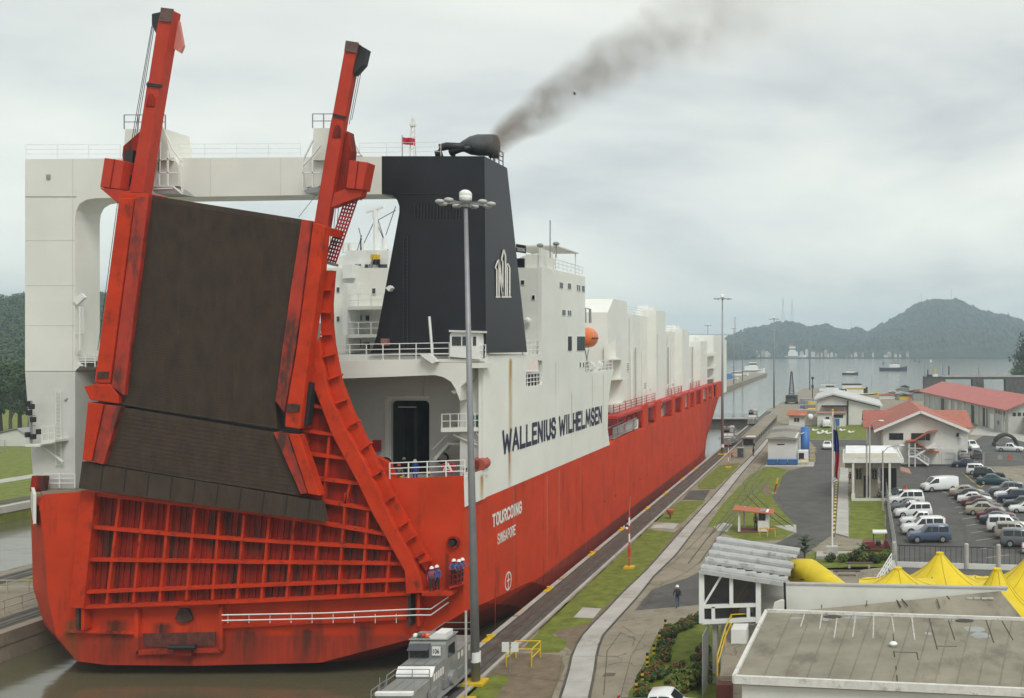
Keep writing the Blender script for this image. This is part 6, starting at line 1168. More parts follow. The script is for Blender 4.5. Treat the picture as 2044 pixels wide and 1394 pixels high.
# red utility cart with a white roof
p = gp(1752, 1100); ct = thing('utility_cart', p, 'red utility cart with white canopy beside the mesh fence', 'cart')
cr_ = M('cart_red', (.20, .03, .035), .5)
part('chassis', cr_, ct, lambda m: m.box(p.x - 1.3, p.x + 1.2, p.y - .6, p.y + .6, .35, .6)); part('load_box', cr_, ct, lambda m: m.box(p.x - 1.5, p.x - .3, p.y - .65, p.y + .65, .6, 1.0)); part('dash', cr_, ct, lambda m: m.prism([(p.x + .6, p.y - .6, .6), (p.x + 1.2, p.y - .6, .6), (p.x + .9, p.y - .6, 1.1), (p.x + .6, p.y - .6, 1.1)], (0, 1.2, 0))); part('seat', black, ct, lambda m: m.box(p.x - .2, p.x + .3, p.y - .55, p.y + .55, .6, 1.0)); part('roof', white, ct, lambda m: m.box(p.x - .5, p.x + .9, p.y - .7, p.y + .7, 1.85, 1.97))
for sx in (-.4, .8):
    for sy in (-.6, .6): part('roof_post', black, ct, lambda m: m.bar((p.x + sx, p.y + sy, .6), (p.x + sx, p.y + sy, 1.86), .06, .06))
for sx in (-1, .9):
    for sy in (-.62, .62): part('wheel', tyre, ct, lambda m: m.tube([(p.x + sx, p.y + sy - .09, .27), (p.x + sx, p.y + sy + .09, .27)], .27, 12))
# ---- towing locomotives on the lock track
mg = M('mule_grey', (.29, .295, .28), .45, .25, var=.14, scale=1.2, dirt=((.08, .07, .06), .6, 2, (1, 1, .4), .6)); mw = M('mule_white', (.72, .72, .70), .45)
def mule(Y0, label):
    X = -24.05; r_ = thing('towing_locomotive', (X, Y0 + 4.5, 0), label, 'locomotive', 'towing locomotives on the lock track')
    B = lambda nm, mat, x0, x1, y0, y1, z0, z1, bev=.03, par=None: part(nm, mat, par or r_, lambda m: m.box(X + x0, X + x1, Y0 + y0, Y0 + y1, z0, z1), bevel=bev)
    B('chassis', mg, -1.0, 1.0, -.2, 9.2, .35, .85); nose = B('nose', mg, -.95, .95, 0, 2.3, .85, 1.86); B('nose_lip', mw, -1.0, 1.0, -.08, .18, 1.72, 1.94)
    hood = part('hood', mg, r_, lambda m: m.prism([(X - 1.0, Y0 + 2.3, .85), (X - 1.0, Y0 + 4.2, .85), (X - 1.0, Y0 + 4.2, 2.42), (X - 1.0, Y0 + 2.75, 2.38), (X - 1.0, Y0 + 2.35, 2.0)], (2.0, 0, 0)))
    part('hood_lip', mw, r_, lambda m: m.prism([(X - 1.03, Y0 + 2.30, 1.95), (X - 1.03, Y0 + 2.74, 2.40), (X - 1.03, Y0 + 2.78, 2.36), (X - 1.03, Y0 + 2.36, 1.9)], (2.06, 0, 0)))
    cabn = part('cab', mg, r_, lambda m: m.prism([(X - 1.05, Y0 + 4.0, .85), (X - 1.05, Y0 + 5.7, .85), (X - 1.05, Y0 + 5.7, 3.4), (X - 1.05, Y0 + 4.35, 3.4), (X - 1.05, Y0 + 4.1, 3.2)], (2.1, 0, 0)))
    part('cab_window', glass, cabn, lambda m: m.box(X - .95, X + .15, Y0 + 3.96, Y0 + 4.02, 2.5, 3.0)); part('visor', M('visor_grey', (.07, .075, .085), .4), cabn, lambda m: m.prism([(X - 1.0, Y0 + 4.15, 3.25), (X - 1.0, Y0 + 3.7, 2.98), (X - 1.0, Y0 + 3.72, 2.94), (X - 1.0, Y0 + 4.15, 3.2)], (1.2, 0, 0)))
    pl_ = part('number_plate', mw, cabn, lambda m: m.box(X + .34, X + .82, Y0 + 3.95, Y0 + 4.01, 2.62, 3.12)); text_mesh('number', '106', black, pl_, (X + .40, Y0 + 3.94, 2.72), (1, 0, 0), (0, 0, 1), .28, .36, .02)
    part('side_window', glass, cabn, lambda m: m.box(X + 1.04, X + 1.07, Y0 + 4.5, Y0 + 5.4, 2.3, 3.0)); B('cab_roof', mg, -1.12, 1.12, 4.2, 5.8, 3.4, 3.48, .02)
    part('roof_pod', mw, r_, lambda m: m.prism([(X + .1, Y0 + 4.3, 3.48), (X + 1.0, Y0 + 4.3, 3.48), (X + 1.0, Y0 + 4.3, 3.78), (X + .35, Y0 + 4.3, 3.80), (X + .0, Y0 + 4.3, 3.58)], (0, 1.0, 0)))
    for dx, mt in ((-.85, mw), (-.6, M('green_paint', (.02, .09, .06))), (-.4, M('fire_red', (.4, .02, .03))), (-.15, orange)): part('signal_lamp', mt, r_, lambda m: m.ball((X + dx, Y0 + 4.5, 3.6), .14, 8, 5))
    rear = B('rear_hood', mg, -1.0, 1.0, 5.7, 9.0, .85, 2.3)
    for k in range(5):
        part('side_louvre', mw, rear, lambda m: m.box(X + 1.0, X + 1.03, Y0 + 6.0 + k * .52, Y0 + 6.22 + k * .52, 1.75, 2.1)); part('side_louvre', mw, hood, lambda m: m.box(X + 1.0, X + 1.03, Y0 + 2.6 + k * .3, Y0 + 2.74 + k * .3, 1.6, 2.0))
    part('running_board', steel, r_, lambda m: m.box(X + 1.0, X + 1.35, Y0 + 1, Y0 + 8.8, .62, .70)); part('windlass', steel, r_, lambda m: m.tube([(X + 1.02, Y0 + 4.8, 1.1), (X + 1.32, Y0 + 4.8, 1.1)], .42, 14))
    for k in range(4):
        for s in (-1, 1): part('wheel', tyre, r_, lambda m: m.tube([(X + s * .82 - .1, Y0 + 1.2 + k * 2.2, .42), (X + s * .82 + .1, Y0 + 1.2 + k * 2.2, .42)], .37, 12))
    railing('hand_rail', [(X - .95, Y0 + 1.2, 1.86), (X - .95, Y0 + 2.2, 1.86), (X + .95, Y0 + 2.2, 1.86)], .55, steel, r_, 2, 1.0, .02); railing('hand_rail', [(X - .95, Y0 + 6, 2.3), (X - .95, Y0 + 8.9, 2.3), (X + .95, Y0 + 8.9, 2.3)], .8, steel, r_, 2, 1.4, .022)
    for s in (-.9, .95): part('marker_mast', steel, r_, lambda m: m.tube([(X + s, Y0 + .3, 1.9), (X + s, Y0 + .3, 2.6)], .02, 5))
    railing('front_grab', [(X - 1.5, Y0 + 2.2, 1.2), (X - 1.5, Y0 + .6, 1.2)], .6, steel, r_, 2, .8, .025)
    for k in range(3): part('access_panel', M('panel_grey', (.22, .225, .215), .5), hood, lambda m: m.box(X - .9 + k * .62, X - .36 + k * .62, Y0 + 2.9, Y0 + 4.0, 2.405 + .0, 2.44)); part('access_panel', MATS['panel_grey'], nose, lambda m: m.box(X - .88 + k * .6, X - .34 + k * .6, Y0 + .3, Y0 + 2.1, 1.86, 1.885))
    for k in range(4): part('step', steel, r_, lambda m: m.box(X + 1.0, X + 1.3, Y0 + 1.2 + k * 2.1, Y0 + 1.7 + k * 2.1, .3, .36)); part('side_locker', MATS['panel_grey'], r_, lambda m: m.box(X + 1.0, X + 1.16, Y0 + 1.9 + k * 1.9, Y0 + 2.9 + k * 1.9, .75, 1.25))
    part('headlight', lampm, nose, lambda m: m.tube([(X - .6, Y0 - .05, 1.4), (X - .6, Y0 + .05, 1.4)], .13, 10)); part('headlight', lampm, nose, lambda m: m.tube([(X + .6, Y0 - .05, 1.4), (X + .6, Y0 + .05, 1.4)], .13, 10))
    return r_
mule(51.9, 'grey towing locomotive numbered 106 below the ship stern'); mule(195, 'dark towing locomotive by the lamp mast under the ship bow'); mule(246, 'dark towing locomotive beside the long grey track shed')
# ================================================================== LAMP MASTS, SIGNS, FENCES
def mast(x, y, h, label, group='tall floodlight masts along the lock', lean=0, rb=.27, rt=.11, base=True):
    r_ = thing('floodlight_mast', (x, y, 0), label, 'lamp mast', group); top = Vector((x + lean, y, h))
    gal = M('galvanised_grey', (.25, .26, .27), .5, .3, var=.12, scale=.7)
    part('pole', gal, r_, lambda m: m.tube([(x, y, 0), (x + lean * .5, y, h * .5), top], rb, 12, rt), smooth=True)
    for k in range(9):
        a = k * 2 * math.pi / 9 + .2; d = Vector((math.cos(a), math.sin(a), 0)); e_ = top + d * 1.25 + Vector((0, 0, -.12))
        part('arm', gal, r_, lambda m: m.bar(top + Vector((0, 0, -.1)), e_, .07, .07))
        part('floodlight', M('lamp_housing', (.42, .43, .42), .4), r_, lambda m: m.ball(e_ + d * .2, .2, 8, 5, (1.5, 1.1, .75)), smooth=True)
    part('dome', white, r_, lambda m: (m.tube([top + Vector((0, 0, .05)), top + Vector((0, 0, .35))], .36, 12), m.ball(top + Vector((0, 0, .4)), .38, 12, 6, (1, 1, .8))), smooth=True); part('hub', gal, r_, lambda m: m.tube([top + Vector((0, 0, -.35)), top + Vector((0, 0, .06))], .2, 10))
    if base: part('base', yellow, r_, lambda m: m.box(x - .75, x + .6, y - .55, y + .55, 0, .22), bevel=.03); part('painted_band', white, r_, lambda m: m.tube([(x + .0, y, 1.35), (x, y, 1.95)], rb + .015, 12))
    return r_
p = gp(950, 1366); mast(p.x, p.y, 29.0, 'tallest looking grey floodlight mast with yellow base beside the towing locomotive', lean=-.62)
p = gp(1442, 908); mast(p.x, p.y, 29.0, 'dark floodlight mast on the lock edge under the ship bow', rb=.3)
p = gp(1545, 815); mast(p.x, p.y, 28.7, 'dark floodlight mast past the track shed near the lattice crane', rb=.3, base=False); mast(-16.6, 440, 28.5, 'floodlight mast at the water end of the near lock wall', rb=.3, base=False)
mast(-58.4, 411, 28.5, 'distant floodlight mast rising behind the forward white ventilator', rb=.28, base=False); mast(-58, 502, 28.7, 'distant floodlight mast midway along the centre wall', rb=.28, base=False); mast(-58, 544, 27.6, 'distant floodlight mast by the moored white tug', rb=.28, base=False)
# flagpole with drooping flag
p = gp(1661, 1110); fp = thing('flagpole', p, 'white flagpole with drooping flag on a stepped concrete base', 'flagpole')
part('pole', white, fp, lambda m: m.tube([(p.x, p.y, 0), (p.x + .06, p.y, 14.0)], .10, 8, .06)); part('finial', yellow, fp, lambda m: m.ball((p.x + .06, p.y, 14.05), .12, 8, 5)); part('plinth', concl, fp, lambda m: (m.box(p.x - .55, p.x + .55, p.y - .5, p.y + .5, .25, .95), m.box(p.x - 1.5, p.x + 1.9, p.y - 1.3, p.y + 1.0, 0, .25)))
fcol = [M('flag_white', (.70, .70, .72), .8), M('flag_blue', (.03, .05, .22), .8), M('flag_crimson', (.35, .01, .04), .8)]
fl_ = MB(); rows = []
for j in range(29):
    v = j / 28; wd = .08 + .55 * math.sin(min(1, v * 1.25) * 2.4) ** .8 if v < .9 else .35 * (1 - v) * 6; row = []
    for i in range(13):
        u = i / 12; row.append((p.x + .06 + u * wd, p.y + .16 * math.sin(u * 16 + v * 3) * (1 if i else 0), 13.6 - 6.4 * v - u * .6 * v))
    rows.append(row)
for j in range(28):
    for i in range(12):
        v, u = j / 28, i / 12; fl_.m(0 if v < .2 else 1 if v < .52 and (u > .15 or v < .4) else 2 if v < .88 and u > .35 else 0); fl_.add([rows[j][i], rows[j][i + 1], rows[j + 1][i + 1], rows[j + 1][i]], [(0, 1, 2, 3)])
flag = fl_.build('flag', fcol, fp, smooth=True)
# street lamps by the gate house
def street_lamp(px, py, ytop, arm, label):
    p = gp(px, py); zt = at(0, ytop, p.y).z; r_ = thing('street_lamp', p, label, 'street lamp', 'street lamps by the gate house')
    part('pole', concl, r_, lambda m: m.tube([(p.x, p.y, 0), (p.x, p.y, zt)], .13, 8, .09)); e_ = Vector((p.x + arm, p.y, zt + .7)); part('arm', steel, r_, lambda m: m.tube([(p.x, p.y, zt - .3), (p.x + arm * .3, p.y, zt + .4), e_], .05, 6)); part('lamp_head', white, r_, lambda m: m.ball(e_ + Vector((.3, 0, -.05)), .18, 8, 5, (2.2, 1, .6)))
street_lamp(1736, 1000, 850, 1.2, 'concrete street lamp rising through the gate house canopy'); street_lamp(1762, 1020, 900, 2.0, 'street lamp with long arm over the car park entrance')
q_ = gp(1730, 1000); up_ = thing('utility_pole', q_, 'plain concrete utility pole at the corner of the lawn', 'pole'); part('pole', concl, up_, lambda m: m.tube([q_, q_ + Vector((0, 0, 7.2))], .12, 8)); part('cap', black, up_, lambda m: m.tube([q_ + Vector((0, 0, 7.2)), q_ + Vector((0, 0, 7.3))], .14, 8))
# fences
def fence(name, pts, h, label, post=concl, step=2.6, mesh=.22):
    P = [gp(*a) for a in pts]; r_ = thing(name, P[0], label, 'fence')
    for a, b_ in zip(P[:-1], P[1:]):
        n_ = max(1, round((b_ - a).length / step))
        for k in range(n_ + 1): q = a.lerp(b_, k / n_); part('post', post, r_, lambda m: m.bar(q, q + Vector((0, 0, h)), .09, .09))
        for zz in (.1, h * .5, h): part('rail', steel, r_, lambda m: m.bar(a + Vector((0, 0, zz)), b_ + Vector((0, 0, zz)), .04, .04))
        def wires(m):
            L_ = (b_ - a).length; d = (b_ - a).normalized(); n2 = int(L_ / mesh)
            for k in range(n2):
                for s in (1, -1):
                    s0 = k * mesh; s1 = s0 + s * h * .8
                    t0, t1, z1 = max(0, min(L_, s0)), max(0, min(L_, s1)), h
                    if abs(s1 - s0) > 0: z1 = h * abs(t1 - s0) / abs(s1 - s0)
                    m.bar(a + d * t0 + Vector((0, 0, .08)), a + d * t1 + Vector((0, 0, z1)), .012, .012)
        o = part('wire_mesh', steel, r_, wires); o['kind'] = 'stuff'
    return r_
fence('mesh_fence', [(1768, 986), (1771, 1010), (1790, 1140)], 2.3, 'chain link fence with slim posts between the lawn and parked cars')
fence('mesh_fence', [(1880, 930), (1962, 931)], 2.2, 'chain link fence closing the yard beside the office')
gt = fence('sliding_gate', [(1964, 931), (2062, 934)], 2.4, 'wide chain link sliding gate with round signs across the yard road', step=6)
a = gp(1964, 931)
for px, mt in ((1996, concl), (2015, M('sign_red', (.5, .06, .04), .6))): c_ = at(px, 914, a.y - .1); part('round_sign', mt, gt, lambda m: m.tube([c_, c_ + Vector((0, .04, 0))], .42, 14))
def column_fence():
    r_ = thing('column_fence', gp(1785, 1130), 'dark railing between pale rounded concrete columns behind the tents', 'fence'); cols = [(1785, 1132), (1929, 1136), (1993, 1138), (2060, 1140)]
    P = [gp(*c) for c in cols]
    for p in P: part('column', concl, r_, lambda m: (m.tube([p, p + Vector((0, 0, 2.2))], .22, 12), m.ball(p + Vector((0, 0, 2.2)), .22, 12, 6, (1, 1, .7))))
    for a, b_ in zip(P[:-1], P[1:]):
        part('base_wall', wallw, r_, lambda m: m.bar(a + Vector((0, 0, .25)), b_ + Vector((0, 0, .25)), .16, .5)); part('top_rail', black, r_, lambda m: m.bar(a + Vector((0, 0, 2.0)), b_ + Vector((0, 0, 2.0)), .07, .07))
        n_ = int((b_ - a).length / .45)
        for k in range(1, n_): q = a.lerp(b_, k / n_); part('baluster', black, r_, lambda m: m.bar(q + Vector((0, 0, .5)), q + Vector((0, 0, 2.0)), .035, .035))
column_fence()
# wall edge markers (bollard plates), barriers, signs
for k, (px, py) in enumerate(((961, 1276), (1084, 1178), (1175, 1107), (1237, 1058), (1290, 1016), (1330, 985), (1361, 958), (1389, 937))):
    p = gp(px, py); r_ = thing('edge_bollard', (-24.78, p.y, 0), 'low yellow mooring bollard plate on the lock coping', 'bollard', 'yellow bollards along the coping'); part('plate', yellow, r_, lambda m: m.box(-25.02, -24.55, p.y - .8, p.y + .8, .02, .10), bevel=.02); part('bitt', yellow, r_, lambda m: m.tube([(-24.78, p.y, .1), (-24.78, p.y, .3)], .16, 10))
for k, (px, py) in enumerate(((1022, 1224), (1116, 1152), (1188, 1097))):
    p = gp(px, py); r_ = thing('coping_plate', (-24.8, p.y, 0), 'weathered pale cover plate let into the lock coping', 'cover plate', 'pale cover plates along the coping'); part('plate', M('pale_timber', (.42, .33, .25), .85), r_, lambda m: m.box(-25.0, -24.55, p.y - .9, p.y + .9, .02, .07)); part('frame', rail_m, r_, lambda m: m.box(-25.03, -24.52, p.y - 1, p.y + 1, .015, .045))
def striped(px, py, h, label, n_=8, r0=.07, arms=False):
    p = gp(px, py); r_ = thing('signal_post', p, label, 'signal post'); rd = M('sign_red', (0, 0, 0))
    for k in range(n_): part('band', concl if n_ == 2 else white if k % 2 else rd, r_, lambda m: m.tube([p + Vector((0, 0, .2 + (h - .2) * k / n_)), p + Vector((0, 0, .2 + (h - .2) * (k + 1) / n_))], r0, 8))
    part('foot', yellow, r_, lambda m: m.box(p.x - .45, p.x + .45, p.y - .4, p.y + .4, 0, .2))
    if arms: part('lens_head', black, r_, lambda m: m.ball(p + Vector((-.25, 0, h * .72)), .16, 8, 5)); part('lens_head', white, r_, lambda m: m.ball(p + Vector((-.2, -.1, h * .68)), .14, 8, 5)); part('counterweight', rd, r_, lambda m: m.box(p.x - .13, p.x + .13, p.y - .13, p.y + .13, 1.0, 1.9)); part('whip', steel, r_, lambda m: m.tube([p + Vector((.05, 0, h)), p + Vector((.12, 0, h + 1.2))], .02, 5))
striped(1256, 1135, 5.4, 'red and white banded signal post with lens heads on the lawn strip', 7, .08, True); striped(1454, 934, 4.0, 'white signal post with crossbar near the ship bow', 5, .06); striped(930, 1402, 5.2, 'pale signal pole beside the numbered towing locomotive', 2, .07)
p = gp(1018, 1345); sg = thing('notice_board', p, 'pair of white notice panels on a thin post by the slab', 'sign')
for s in (-.5, .08): part('panel', white, sg, lambda m: m.box(p.x + s, p.x + s + .44, p.y - .02, p.y + .02, 1.35, 1.95))
part('post', steel, sg, lambda m: m.tube([p, p + Vector((0, 0, 2.0))], .03, 6))
p = gp(1045, 1322); yf = thing('safety_barrier', p, 'yellow pipe guard frame around the pit beside the notice panels', 'barrier')
for dx in (-.8, .8):
    for dy in (-.9, .9): part('post', yellow, yf, lambda m: m.tube([(p.x + dx, p.y + dy, 0), (p.x + dx, p.y + dy, 1.1)], .05, 6))
for zz in (.55, 1.08):
    for dx in (-.8, .8): part('rail', yellow, yf, lambda m: m.tube([(p.x + dx, p.y - .9, zz), (p.x + dx, p.y + .9, zz)], .045, 6))
    part('rail', yellow, yf, lambda m: m.tube([(p.x - .8, p.y + .9, zz), (p.x + .8, p.y + .9, zz)], .045, 6))
p = gp(1338, 1036); cp = thing('capstan', p, 'red capstan head on a post in the lawn patch', 'capstan'); part('head', roofs, cp, lambda m: m.loft([[p + Vector((math.cos(a * .5236) * r2, math.sin(a * .5236) * r2, z)) for a in range(12)] for r2, z in ((.25, .5), (.45, .9), (.48, 1.1), (.2, 1.15))])); part('post', rail_m, cp, lambda m: m.tube([p, p + Vector((0, 0, .55))], .1, 8))
p = gp(37, 996); cp = thing('capstan', (-113, p.y, 0), 'red capstan head on the far lock wall beyond the port side', 'capstan'); part('head', roofs, cp, lambda m: m.loft([[Vector((-113 + math.cos(a * .5236) * r2, p.y + math.sin(a * .5236) * r2, z)) for a in range(12)] for r2, z in ((.3, .5), (.6, .9), (.6, 1.2), (.2, 1.25))])); part('post', rail_m, cp, lambda m: m.tube([(-113, p.y, 0), (-113, p.y, .55)], .15, 8))
p = gp(1545, 985); sw_ = thing('switch_stand', p, 'leaning red and yellow switch stand on the siding bank', 'switch stand'); part('lever', M('fire_red', (.4, .02, .03)), sw_, lambda m: m.bar(p, p + Vector((.35, 0, 1.3)), .22, .22)); part('head', yellow, sw_, lambda m: m.bar(p + Vector((.35, 0, 1.3)), p + Vector((.5, 0, 2.0)), .25, .25)); part('base', concl, sw_, lambda m: m.box(p.x - .3, p.x + .3, p.y - .3, p.y + .3, 0, .1))
for k, (px, py) in enumerate(((1525, 1070), (1540, 1072))): p = gp(px, py); yb = thing('yellow_trestle', p, 'bright yellow trestle on the grass in front of the red roofed shelter', 'trestle', 'yellow trestles by the shelter'); part('top', orange if k else yellow, yb, lambda m: m.bar(p + Vector((-.5, 0, .8)), p + Vector((.4, .2, .8)), .15, .12)); part('leg', yellow, yb, lambda m: m.bar(p + Vector((-.45, 0, 0)), p + Vector((-.4, 0, .8)), .1, .1)); part('leg', yellow, yb, lambda m: m.bar(p + Vector((.4, .2, 0)), p + Vector((.35, .2, .8)), .1, .1))
for k, (px, py) in enumerate(((1270, 1390), (1282, 1370), (1292, 1334), (1305, 1316), (1316, 1290), (1328, 1264))):
    p = gp(px, py); bp_ = thing('garden_post', p, 'short black and yellow banded post along the flower bed', 'post', 'banded posts along the flower bed')
    for j in range(6): part('band', black if j % 2 else yellow, bp_, lambda m: m.tube([p + Vector((0, 0, .16 * j)), p + Vector((0, 0, .16 * j + .16))], .09, 8))
rb = thing('centre_railing', (-66, 76, 0), 'thin pale railing around a pit on the centre wall', 'railing'); railing('frame', [(-70.5, 72, 0), (-63.5, 72, 0), (-63.5, 80, 0), (-70.5, 80, 0)], 1.1, M('cream_pipe', (.42, .38, .28), .6), rb, 2, 1.6, .04)
p = gp(1498, 892); uc = thing('track_tractor', p, 'small orange tractor with white canopy by the track shed', 'tractor')
part('body', orange, uc, lambda m: m.box(p.x - .6, p.x + .6, p.y, p.y + 2.2, .35, 1.1)); part('roof', white, uc, lambda m: m.box(p.x - .9, p.x + .9, p.y - .2, p.y + 1.8, 1.9, 2.05))
for sx in (-.7, .7): part('roof_post', black, uc, lambda m: m.bar((p.x + sx, p.y + .2, .5), (p.x + sx, p.y + .2, 1.9), .08, .08)); part('wheel', tyre, uc, lambda m: m.tube([(p.x + sx - .12, p.y + .3, .42), (p.x + sx + .12, p.y + .3, .42)], .42, 12)); part('wheel', tyre, uc, lambda m: m.tube([(p.x + sx - .1, p.y + 1.9, .3), (p.x + sx + .1, p.y + 1.9, .3)], .3, 12))
p = gp(1478, 915); ec = thing('equipment_cabinet', p, 'dark grey equipment cabinet on the slab near the ship bow', 'cabinet'); part('casing', steel, ec, lambda m: m.box(p.x - .6, p.x + .6, p.y, p.y + 1.4, 0, 1.9), bevel=.04); part('door', M('cabinet_dark', (.06, .06, .065), .5), ec, lambda m: m.box(p.x - .5, p.x + .5, p.y - .04, p.y, .2, 1.75)); part('handle', white, ec, lambda m: m.box(p.x + .3, p.x + .36, p.y - .07, p.y - .04, .9, 1.1))
# ================================================================== PEOPLE
def person(loc, heading, shirt, trousers, label, pose='stand', head=None, lean=0, group=None, bag=None, skinm=skin):
    J = {'pel': (0, 0, .94), 'sp': (0, .0, 1.14), 'ch': (0, .02, 1.34), 'nk': (0, .02, 1.48), 'hd': (0, .04, 1.57), 'ht': (0, .05, 1.70)}
    def limb(s):
        if pose == 'walk': hip, kn, an, toe = (s * .1, 0, .9), (s * .1, .12 * s, .5), (s * .1, .18 * s - .05, .09), (s * .11, .18 * s + .1, .04)
        elif pose == 'sit': hip, kn, an, toe = (s * .1, 0, .9), (s * .12, .38, .86), (s * .12, .40, .45), (s * .12, .52, .40)
        else: hip, kn, an, toe = (s * .1, 0, .9), (s * .11, .03, .5), (s * .12, -.01, .09), (s * .13, .13, .04)
        sh = (s * .19, .02, 1.41)
        if pose == 'walk': el, wr, ha = (s * .26, -.10 * s, 1.16), (s * .27, .06 - .12 * s, .95), (s * .27, .10 - .12 * s, .86)
        elif pose == 'rail': el, wr, ha = (s * .27, .14, 1.18), (s * .22, .38, 1.12), (s * .20, .46, 1.10)
        elif pose == 'sit': el, wr, ha = (s * .26, .10, 1.18), (s * .18, .32, 1.06), (s * .16, .40, 1.04)
        else: el, wr, ha = (s * .26, -.02, 1.14), (s * .26, .08, .92), (s * .25, .11, .83)
        return hip, kn, an, toe, sh, el, wr, ha
    vs = [J[k] for k in ('pel', 'sp', 'ch', 'nk', 'hd', 'ht')]; rs = [.14, .135, .15, .06, .095, .085]; es = [(0, 1), (1, 2), (2, 3), (3, 4), (4, 5)]
    for s in (-1, 1):
        hip, kn, an, toe, sh, el, wr, ha = limb(s); o = len(vs); vs += [hip, kn, an, toe, sh, el, wr, ha]; rs += [.10, .07, .05, .045, .065, .05, .038, .042]
        es += [(0, o), (o, o + 1), (o + 1, o + 2), (o + 2, o + 3), (2, o + 4), (o + 4, o + 5), (o + 5, o + 6), (o + 6, o + 7)]
    if lean:
        vs = [(x, y + max(0, z - .9) * lean, z - max(0, z - .9) * lean * lean * .4) for x, y, z in vs]
    me = bpy.data.meshes.new('sk'); me.from_pydata(vs, es, []); ob = bpy.data.objects.new('sk', me); C.objects.link(ob)
    sk = ob.modifiers.new('s', 'SKIN'); sk.use_smooth_shade = True
    for v, r_ in zip(me.skin_vertices[0].data, rs): v.radius = (r_, r_ * .85)
    me.skin_vertices[0].data[0].use_root = True
    ob.modifiers.new('u', 'SUBSURF').levels = 1
    dg = bpy.context.evaluated_depsgraph_get(); bm_ = bpy.data.meshes.new_from_object(ob.evaluated_get(dg)); bpy.data.objects.remove(ob)
    for mt in (shirt, trousers, skinm): bm_.materials.append(mt)
    for p in bm_.polygons:
        c = p.center; z = c.z; hand = abs(c.x) > .14 and ((pose in ('stand', 'walk') and z < .96 and abs(c.x) > .22) or (pose in ('rail', 'sit') and c.y > .33 + lean * .2 and z > 1.0))
        p.material_index = 2 if (z > 1.47 or hand) else (1 if z < .98 else 0); p.use_smooth = True
    bm_.name = 'person'; o = bpy.data.objects.new('person', bm_); C.objects.link(o); o.location = loc; o.rotation_euler = (0, 0, R(heading))
    tag(o, label, 'person', group)
    if head is not None:
        hy = .05 + .75 * lean; hz = 1.64 - .75 * lean * lean * .4; m = MB(); rg = []
        for k in range(5):
            a = k / 4 * math.pi / 2; rg.append([(math.cos(i * .6283) * .135 * math.cos(a * .98), hy + math.sin(i * .6283) * .15 * math.cos(a * .98), hz + .15 * math.sin(a)) for i in range(10)])
        rg.insert(0, [(math.cos(i * .6283) * .155, hy + .02 + math.sin(i * .6283) * .185, hz - .01) for i in range(10)])
        m.loft(rg); m.build('helmet' if head is white else 'hair', head, o, local=True, smooth=True)
    if bag is not None: m = MB(); m.box(-.17, .17, -.30, -.14, 1.0, 1.42); m.build('backpack', bag, o, local=True, bevel=.04)
    return o
shb = M('shirt_blue', (.10, .12, .33), .8); shw = M('shirt_white', (.65, .66, .68), .8); trd = M('trousers_dark', (.025, .025, .032), .8); jean = M('jeans', (.06, .09, .16), .8); cov = M('coverall_blue', (.03, .09, .38), .8); shy = M('shirt_yellow', (.60, .38, .03), .8); shp = M('shirt_pink', (.50, .22, .34), .8); vest = M('vest_orange', (.6, .12, .02), .8); dkj = M('jacket_dark', (.018, .02, .032), .8); sho = M('shirt_khaki', (.25, .2, .14), .8)
hairm = M('hair_black', (.012, .01, .01), .6)
p = gp(1352, 1214); person(p, 20, dkj, jean, 'person in dark jacket and jeans walking with a backpack past the gallery', 'walk', white, bag=dkj)
zf = at(0, 1182, 65.2).z
for k, (px, Y) in enumerate(((862, 65.0), (873, 65.4))): q = at(px, 1183, Y); person((q.x, Y, zf), 190 - 25 * k, (shb, shb)[k], trd, ('person in white helmet and red harness standing on the stern ledge', 'person in white helmet standing hands down on the stern ledge')[k], 'stand', white, group=None)
o = bpy.data.objects['person.001']; m = MB(); m.box(-.17, .17, -.16, .18, 1.08, 1.36); m.build('harness', M('harness_red', (.35, .05, .04), .8), o, local=True, bevel=.03)
zb = at(0, 1168, 65.4).z
for k, (px, Y) in enumerate(((905, 65.5), (914, 65.35), (920, 65.75))): q = at(px, 1168, Y); person((q.x, Y, zb), -150 + 10 * k, shb, trd, ('person in white helmet leaning in the stern basket, next to the platform', 'person in white helmet looking over the middle of the basket rail', 'person in white helmet at the hull side of the stern basket')[k], 'rail', white, lean=.18)
zd = 10.1
q = at(829, 0, 72.6); person((q.x, 72.6, zd), 180, cov, cov, 'person in blue coverall standing before the dark garage opening', 'stand', white)
q = at(929, 0, 66.7); person((q.x, 66.7, zd + .15), 200, shw, sho, 'person in white shirt leaning on the white deck rail', 'rail', hairm, lean=.2)
q = at(801, 0, 67.2); person((q.x, 67.2, zd - .2), 160, shy, trd, 'person in yellow shirt crouched behind the white deck rail', 'sit', hairm); q = at(810, 0, 67.1); person((q.x, 67.1, zd - .25), 200, shp, trd, 'person in pink shirt crouched beside the yellow shirted one', 'sit', hairm)
q = at(797, 0, 71.5); person((q.x, 71.5, zd - .2), 180, M('shirt_grey', (.2, .2, .2), .8), trd, 'person with red hat inside the mooring deck', 'stand', M('hat_red', (.5, .05, .04), .6)); q = at(857, 0, 69.5); person((q.x, 69.5, zd - .5), 150, sho, trd, 'person in khaki crouching at the foot of the ship stairs', 'sit', yellow); q = at(807, 0, 74.8); person((q.x, 74.8, zd - .1), 180, dkj, dkj, 'dark clothed person in white helmet within the garage shadow', 'stand', white)
p = gp(1507, 1061); person(p + Vector((0, .8, .06)), 150, sho, trd, 'person in khaki standing under the red roofed shelter', 'stand', white)
p = gp(1504, 911); person(p, 60, dkj, trd, 'person in black standing on the footpath near the cabinet', 'stand', hairm); p = gp(1461, 921); person(p, 200, vest, trd, 'person in orange vest working by the lock edge', 'sit', orange)
